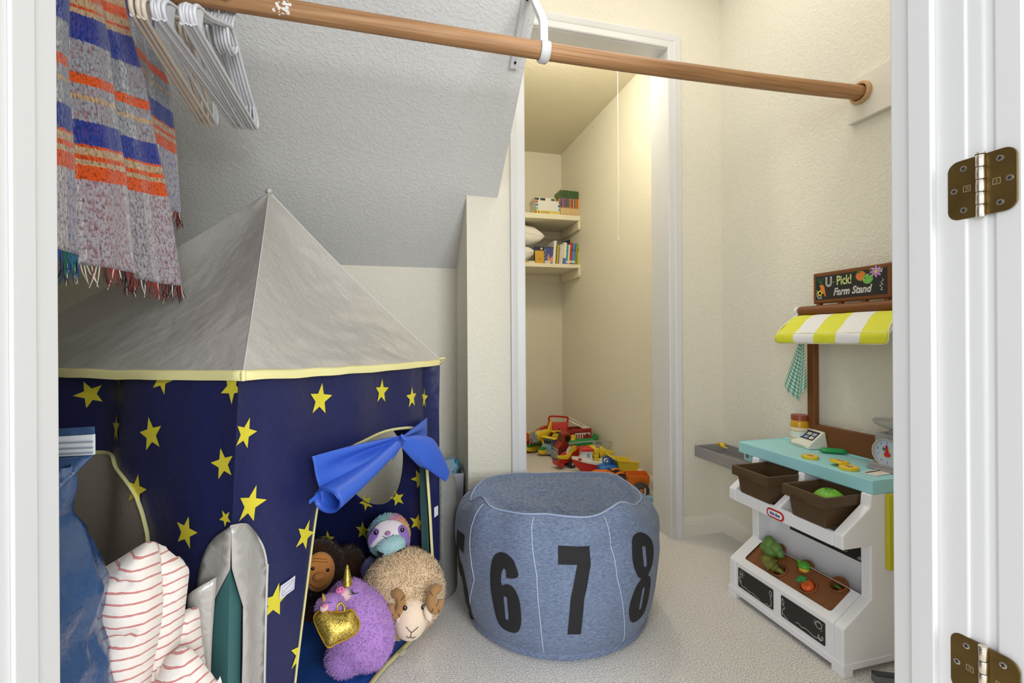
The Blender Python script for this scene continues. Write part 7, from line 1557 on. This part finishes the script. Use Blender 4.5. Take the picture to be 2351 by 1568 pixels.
# loader with yellow arm and red bucket
t, T = toy('toy_loader', 'red toy loader with yellow arm and red bucket at the boat bow', 'toy digger', 1304, 1060, 3.09, (-.98, -.15))
part(t, T, 'body', TRD, lambda m: m.prism([(-.085, .03), (.045, .03), (.05, .06), (.03, .085), (.0, .092), (-.03, .13), (-.085, .125)], -.036, .036), None, .005)
part(t, T, 'cab_pillar', TWH, lambda m: m.loft([[(.000+.030*math.cos(q)*1.0, y, .085+.052*math.sin(q)) for y in (.028, .040)]+[(.000+.018*math.cos(q), y, .085+.038*math.sin(q)) for y in (.040, .028)] for q in np.linspace(.15, 2.2, 10)], True), 40)
arm_ = [(-.035, .125), (-.010, .118), (.015, .080), (.035, .072), (.088, .078)]
part(t, T, 'arm', TYE, lambda m: m.loft([[(x, .028, z-h), (x, .048, z-h), (x, .048, z+h), (x, .028, z+h)] for (x, z), h in zip(arm_, (.015, .016, .014, .013, .010))], True), None, .003)
for x, z in ((-.028, .124), (.026, .075), (.086, .078)): part(t, T, 'arm_joint', TYE, lambda m: m.lathe([(.001, 0), (.010, 0), (.010, .026), (.001, .026)], (x, .050, z), 16, Matrix(((1, 0, 0), (0, 0, -1), (0, 1, 0)))), 40)
part(t, T, 'bucket', TRD, lambda m: m.loft([[(x, y, z) for x, z in ((.060, .062), (.058, .030), (.075, .014), (.100, .022), (.112, .056), (.105, .056), (.094, .030), (.076, .022), (.066, .034), (.067, .062))] for y in (-.02, .055)], True), None, .002)
for x in (-.005, -.075):
    for s in (-1, 1): wheel(t, T, x, s*.042, .026, .022, TBK, TWH)
# light blue car carrier with a yellow car on top
t, T = toy('toy_carrier_truck', 'light blue toy truck with grey bumper carrying a small yellow car', 'toy truck', 1263, 1036, 3.46, (-.62, -.78))
part(t, T, 'cab', TLB, lambda m: m.prism([(.095, .022), (.098, .055), (.070, .070), (.058, .112), (.0, .114), (-.01, .03), (.0, .022)], -.040, .040), None, .008, seg=3)
part(t, T, 'cab_window', TGL, lambda m: ([m.obox((.0665, y, .092), .002, .018, .022, Matrix.Rotation(-.28, 3, 'Y')) for y in (-.021, 0, .021)], m.box(.014, .044, -.0405, -.039, .080, .104), m.box(.014, .044, .039, .0405, .080, .104)), None)
part(t, T, 'bumper', TGY, lambda m: (m.box(.070, .108, -.046, .046, .012, .034), m.box(.094, .101, -.022, .022, .034, .062)), None, .005)
part(t, T, 'trailer_deck', TMB, lambda m: (m.box(-.165, -.005, -.038, .038, .03, .05), m.prism([(-.165, .078), (-.01, .090), (-.01, .100), (-.165, .088)], -.040, .040), m.box(-.16, -.15, -.040, .040, .05, .08), m.box(-.03, -.018, -.040, .040, .05, .09)), None, .002)
for x in (.045, -.10):
    for s in (-1, 1): wheel(t, T, x, s*.040, .026, .020, TGY, TTY)
t2, T2 = toy('toy_car', 'small yellow toy car riding on the light blue carrier truck', 'toy car', 1280, 1003, 3.50, (-.62, -.78)); T2 = T2@Matrix.Translation((0, 0, .1005))
part(t2, T2, 'body', TYE, lambda m: loft_x(m, [(.045, .022, .012, .026), (.043, .028, .008, .032), (.02, .03, .008, .036), (-.04, .03, .008, .034), (-.046, .024, .012, .028)], 16, 4), 50)
rf = part(t2, T2, 'roof', TYE, lambda m: m.loft([[(.022, -.027, .034), (.022, .027, .034), (-.034, .027, .034), (-.034, -.027, .034)], [(.006, -.022, .052), (.006, .022, .052), (-.024, .022, .052), (-.024, -.022, .052)]], True), None, .004)
part(rf, T2, 'window', TBK, lambda m: (m.add([(.0215, -.020, .037), (.0215, .020, .037), (.0085, .017, .050), (.0085, -.017, .050)], [(0, 1, 2, 3)]), m.add([(.012, .0272, .037), (-.004, .0272, .037), (-.004, .0235, .049), (.006, .0235, .049)], [(0, 1, 2, 3)]), m.add([(-.008, .0272, .037), (-.026, .0272, .037), (-.020, .0235, .049), (-.008, .0235, .049)], [(0, 1, 2, 3)])), None)
for x in (.026, -.026):
    for s in (-1, 1): wheel(t2, T2, x, s*.029, .010, .008, TBK, TGY)
# fire engine
t, T = toy('toy_fire_engine', 'brick red toy fire engine with raised white ladder against the right wall', 'toy truck', 1313, 1036, 3.30, (-.97, .0)); T = T@Matrix.Diagonal((1, 1, 1.24, 1))
part(t, T, 'cab', TBR, lambda m: m.prism([(.128, .03), (.128, .070), (.095, .098), (.080, .150), (.025, .152), (.02, .03)], -.046, .046), None, .009, seg=3)
part(t, T, 'cab_window', TGL, lambda m: (m.obox((.0885, -.022, .122), .002, .030, .034, Matrix.Rotation(-.28, 3, 'Y')), m.obox((.0885, .022, .122), .002, .030, .034, Matrix.Rotation(-.28, 3, 'Y')), m.box(.036, .066, .0445, .0465, .105, .136), m.box(.036, .066, -.0465, -.0445, .105, .136)), None)
part(t, T, 'bumper', TGY, lambda m: (m.box(.118, .142, -.050, .050, .012, .05), m.box(.112, .131, -.046, .046, .05, .068)), None, .006)
part(t, T, 'body', TBR, lambda m: (m.box(-.13, .022, -.048, .048, .03, .155), m.box(-.13, .02, -.050, -.040, .150, .172), m.box(-.13, .02, .040, .050, .150, .172)), None, .005)
pn = part(t, T, 'side_panel', TWH, lambda m: m.box(-.118, -.006, .0482, .0500, .100, .148), None, .0006)
part(pn, T, 'panel_print', TBR, lambda m: ([m.box(-.020-.018*k, -.010-.018*k, .0500, .0506, .112, .142) for k in range(4)], m.lathe([(.001, 0), (.022, 0), (.022, .0006), (.001, .0006)], (-.095, .0502, .122), 18, Matrix(((1, 0, 0), (0, 0, 1), (0, 1, 0))))), None)
la, lb = Vector((-.108, 0, .158)), Vector((.012, 0, .212))
ld = part(t, T, 'ladder', TIV, lambda m: ([m.tube([la+Vector((0, s*.024, 0)), lb+Vector((0, s*.024, 0))], .0055, 6) for s in (-1, 1)], [m.tube([la.lerp(lb, k/11)+Vector((0, -.022, 0)), la.lerp(lb, k/11)+Vector((0, .022, 0))], .0022, 6) for k in range(12)], [m.tube([la+Vector((0, s*.024, .018)), lb+Vector((0, s*.024, .018))], .0032, 6) for s in (-1, 1)]), 60)
part(t, T, 'turntable', TIV, lambda m: m.box(-.125, -.085, -.026, .026, .155, .176), None, .004)
for x in (.075, -.085):
    for s in (-1, 1): wheel(t, T, x, s*.048, .032, .022, TBK, TGY)
# green ferry with yellow funnel
t, T = toy('toy_ferry', 'green toy boat with yellow funnel between the fire engine and red boat', 'toy boat', 1338, 1045, 3.21, (-.985, .02)); T = T@Matrix.Diagonal((1.2, 1.0, 1.85, 1))
part(t, T, 'hull', TGR, lambda m: loft_x(m, [(.085, .010, .055, .075), (.07, .028, .04, .082), (.03, .036, .02, .084), (-.06, .036, .015, .084), (-.078, .030, .02, .082)], 16, 4), 50)
part(t, T, 'stern_fin', TGR, lambda m: m.prism([(-.058, .08), (-.082, .08), (-.088, .097), (-.078, .100)], -.030, .030), None, .005)
part(t, T, 'deck_rail', TLG, lambda m: [m.box(.05-.022*k, .056-.022*k, -.037, -.034, .058, .082) for k in range(6)], None)
part(t, T, 'funnel', TYE, lambda m: m.lathe([(.014, .08), (.012, .093), (.014, .094), (.014, .099), (.001, .0995)], (.058, 0, 0), 16), 40)
# barn with carrying handle
t, T = toy('toy_barn', 'red toy barn with carrying handle and green window in the corner', 'toy house', 1281, 1022, 3.60, (-.22, -1)); T = T@Matrix.Diagonal((.9, .9, .94, 1))
part(t, T, 'walls', TBR, lambda m: m.prism([(-.085, .0), (.085, .0), (.085, .10), (-.085, .10)], -.06, .06, 'x'), None, .004)
part(t, T, 'roof', TRD, lambda m: m.loft([[(x, -.098 if False else -.094, .092), (x, .094, .092), (x*.62, .082, .205), (x*.62, -.082, .205)] for x in (-.066, .066)], True) if False else m.loft([[(-.072, -.094, .092), (.078, -.094, .092), (.078, .094, .092), (-.072, .094, .092)], [(-.020, -.084, .212), (.026, -.084, .212), (.026, .084, .212), (-.020, .084, .212)]], True), None, .006)
part(t, T, 'dormer', TBR, lambda m: m.loft([[(.05, y0, .085), (.05, y1, .085), (.05, 0, z)] for y0, y1, z in ((-.058, .058, .175),)]+[[(.094, -.062, .088), (.094, .062, .088), (.094, 0, .178)]], True), None, .003)
gw = part(t, T, 'gable_frame', TLG, lambda m: m.loft([[(.0945, -.046, .098), (.0945, .046, .098), (.0945, 0, .160)], [(.0975, -.046, .098), (.0975, .046, .098), (.0975, 0, .160)]], True), None, .001)
part(gw, T, 'window', TGL, lambda m: (m.loft([[(.0977, -.024, .108), (.0977, -.003, .108), (.0977, -.003, .140)], [(.0985, -.024, .108), (.0985, -.003, .108), (.0985, -.003, .140)]], True), m.loft([[(.0977, .003, .108), (.0977, .024, .108), (.0977, .003, .140)], [(.0985, .003, .108), (.0985, .024, .108), (.0985, .003, .140)]], True)), None)
part(t, T, 'gable_band', TYE, lambda m: m.box(.062, .096, -.062, .062, .078, .088), None, .002); part(t, T, 'side_post', TYE, lambda m: m.box(-.03, .03, .0855, .098, .0, .165), None, .004)
part(t, T, 'handle', TRD, lambda m: m.tube(spline([(.003, -.072, .206), (.003, -.076, .250), (.003, -.050, .262), (.003, .050, .256), (.003, .086, .246), (.003, .080, .206)], 6), .008, 10), 60)
# rainbow stacker
t = thing('toy_rainbow', 'rainbow stacker of orange and blue arches standing left of the red barn', 'toy', P(1262, 1018, 3.66)); bx = P(1262, 1018, 3.66); bx.z = .001; ex_ = Vector((RT.x, RT.y, 0)).normalized(); ey_ = Vector((-ex_.y, ex_.x, 0))
ORG[t] = Vector(t.location)
for r0, r1, mt_ in ((.140, .166, TOD), (.112, .138, mat('arch_pale', (214, 206, 180), .6)), (.088, .110, mat('arch_blue', (98, 150, 206), .6)), (.0, .086, TOR)):
    m = MB(); q = np.linspace(0, math.pi, 22)
    if r0 > 0: m.loft([[bx+ex_*r*math.cos(a)+ZZ*r*math.sin(a)+ey_*y for r, y in ((r0, -.02), (r1, -.02), (r1, .02), (r0, .02))] for a in q], True)
    else: m.loft([[bx+ex_*r1*math.cos(a)+ZZ*r1*math.sin(a)+ey_*y for a in q] for y in (-.02, .02)], True)
    m.build('arch', mt_, t, bevel=.003)
# seaplane
t, T = toy('toy_seaplane', 'yellow toy seaplane with green floats and grey propeller by the left door jamb', 'toy plane', 1243, 1010, 3.46, (-.80, -.48)); T = T@Matrix.Diagonal((1, 1, 1.12, 1))
part(t, T, 'fuselage', TYE, lambda m: loft_x(m, [(.082, .026, .088, .140), (.078, .032, .084, .146), (.03, .034, .082, .150), (-.03, .028, .088, .146), (-.09, .016, .108, .140), (-.115, .008, .120, .138)], 18, 2.6), 60)
part(t, T, 'nose_ring', TGY, lambda m: m.lathe([(.010, .0), (.034, .0), (.036, .012), (.032, .020), (.010, .020)], (.080, 0, .115), 24, Matrix(((0, 0, 1), (0, 1, 0), (-1, 0, 0)))), 50)
for q in (.5, 2.05, 3.6): part(t, T, 'propeller_blade', TGY, lambda m: m.obox((.106, .024*math.sin(q), .115+.024*math.cos(q)), .004, .012, .052, Matrix.Rotation(-q, 3, 'X')), None, .0015)
part(t, T, 'spinner', TGY, lambda m: m.ball((.106, 0, .115), (.012, .009, .009), nu=14, nv=9), 80)
part(t, T, 'wing', TYE, lambda m: m.loft([[(.045, y, .112), (.02, y, .120), (-.022, y, .114), (.02, y, .108)] for y in (-.16, -.14, .14, .16)], True), None, .004)
part(t, T, 'tail_fin', TYE, lambda m: m.prism([(-.070, .135), (-.112, .135), (-.122, .196), (-.108, .200)], -.007, .007), None, .004); part(t, T, 'tail_plane', TYE, lambda m: m.box(-.120, -.082, -.060, .060, .126, .134), None, .003)
part(t, T, 'cockpit', TGY, lambda m: m.ball((.015, 0, .148), (.018, .014, .008), nu=16, nv=9), 80)
for s in (-1, 1):
    f_ = part(t, T, 'float', TYE, lambda m: loft_x(m, [(.100, .008, .03, .044), (.085, .022, .012, .046), (.03, .027, .002, .046), (-.06, .024, .004, .046), (-.085, .012, .022, .044)], 16, 3), 60)
    part(f_, T, 'float_deck', TGR, lambda m: loft_x(m, [(.099, .008, .042, .050), (.085, .0225, .042, .054), (.03, .0275, .042, .056), (-.06, .0245, .042, .054), (-.084, .012, .042, .050)], 16, 3), 60) if False else None
    for v_ in f_.data.vertices: v_.co = v_.co
# shift the floats sideways (mesh built at the centre line)
for k, o in enumerate([c for c in t.children if c.name.startswith('float')]):
    s = (-1, 1)[k]; off = (T.to_3x3()@Vector((0, s*.062, 0)))
    for v_ in o.data.vertices: v_.co += off
    part(o, T, 'float_deck', TGR, lambda m: loft_x(m, [(x, w*1.02, .040, z) for x, w, z in ((.099, .008, .048), (.085, .0225, .053), (.03, .0275, .056), (-.06, .0245, .053), (-.084, .012, .048))], 16, 3) or [m.v.__setitem__(i, p+Vector((0, s*.062, 0))) for i, p in enumerate(list(m.v))], 60)
    part(t, T, 'float_strut', TYE, lambda m: m.obox((.02, s*.046, .075), .03, .010, .06, Matrix.Rotation(s*.5, 3, 'X')), None, .002)
# small house half hidden by the jamb
t, T = toy('toy_house', 'toy house with orange roof half hidden behind the left door jamb', 'toy house', 1196, 1016, 3.50, (.1, -1))
part(t, T, 'walls', TRD, lambda m: m.box(-.05, .05, -.075, .075, 0, .088), None, .004)
part(t, T, 'roof', TOD, lambda m: m.prism([(-.085, .085), (.088, .085), (.060, .125), (.030, .148), (-.085, .150)], -.06, .06, 'x'), None, .004)
# white and blue toy boat by the jamb
t, T = toy('toy_sailboat', 'white toy boat with blue cabin on the carpet by the right door jamb', 'toy boat', 1494, 1140, 2.30, (-.5, .8))
part(t, T, 'hull', TWH, lambda m: m.loft([[(x, -w, z1), (x, -w*.6, z0), (x, w*.6, z0), (x, w, z1)] for x, w, z0, z1 in ((.075, .004, .03, .05), (.05, .022, .012, .046), (.0, .030, .003, .042), (-.06, .028, .003, .042))], True), 40, .002)
part(t, T, 'cabin', TLB, lambda m: m.box(-.02, .025, -.014, .014, .041, .066), None, .003)
part(t, T, 'mast', TWH, lambda m: m.tube([(.03, 0, .04), (.03, 0, .10)], .003, 8), 60)
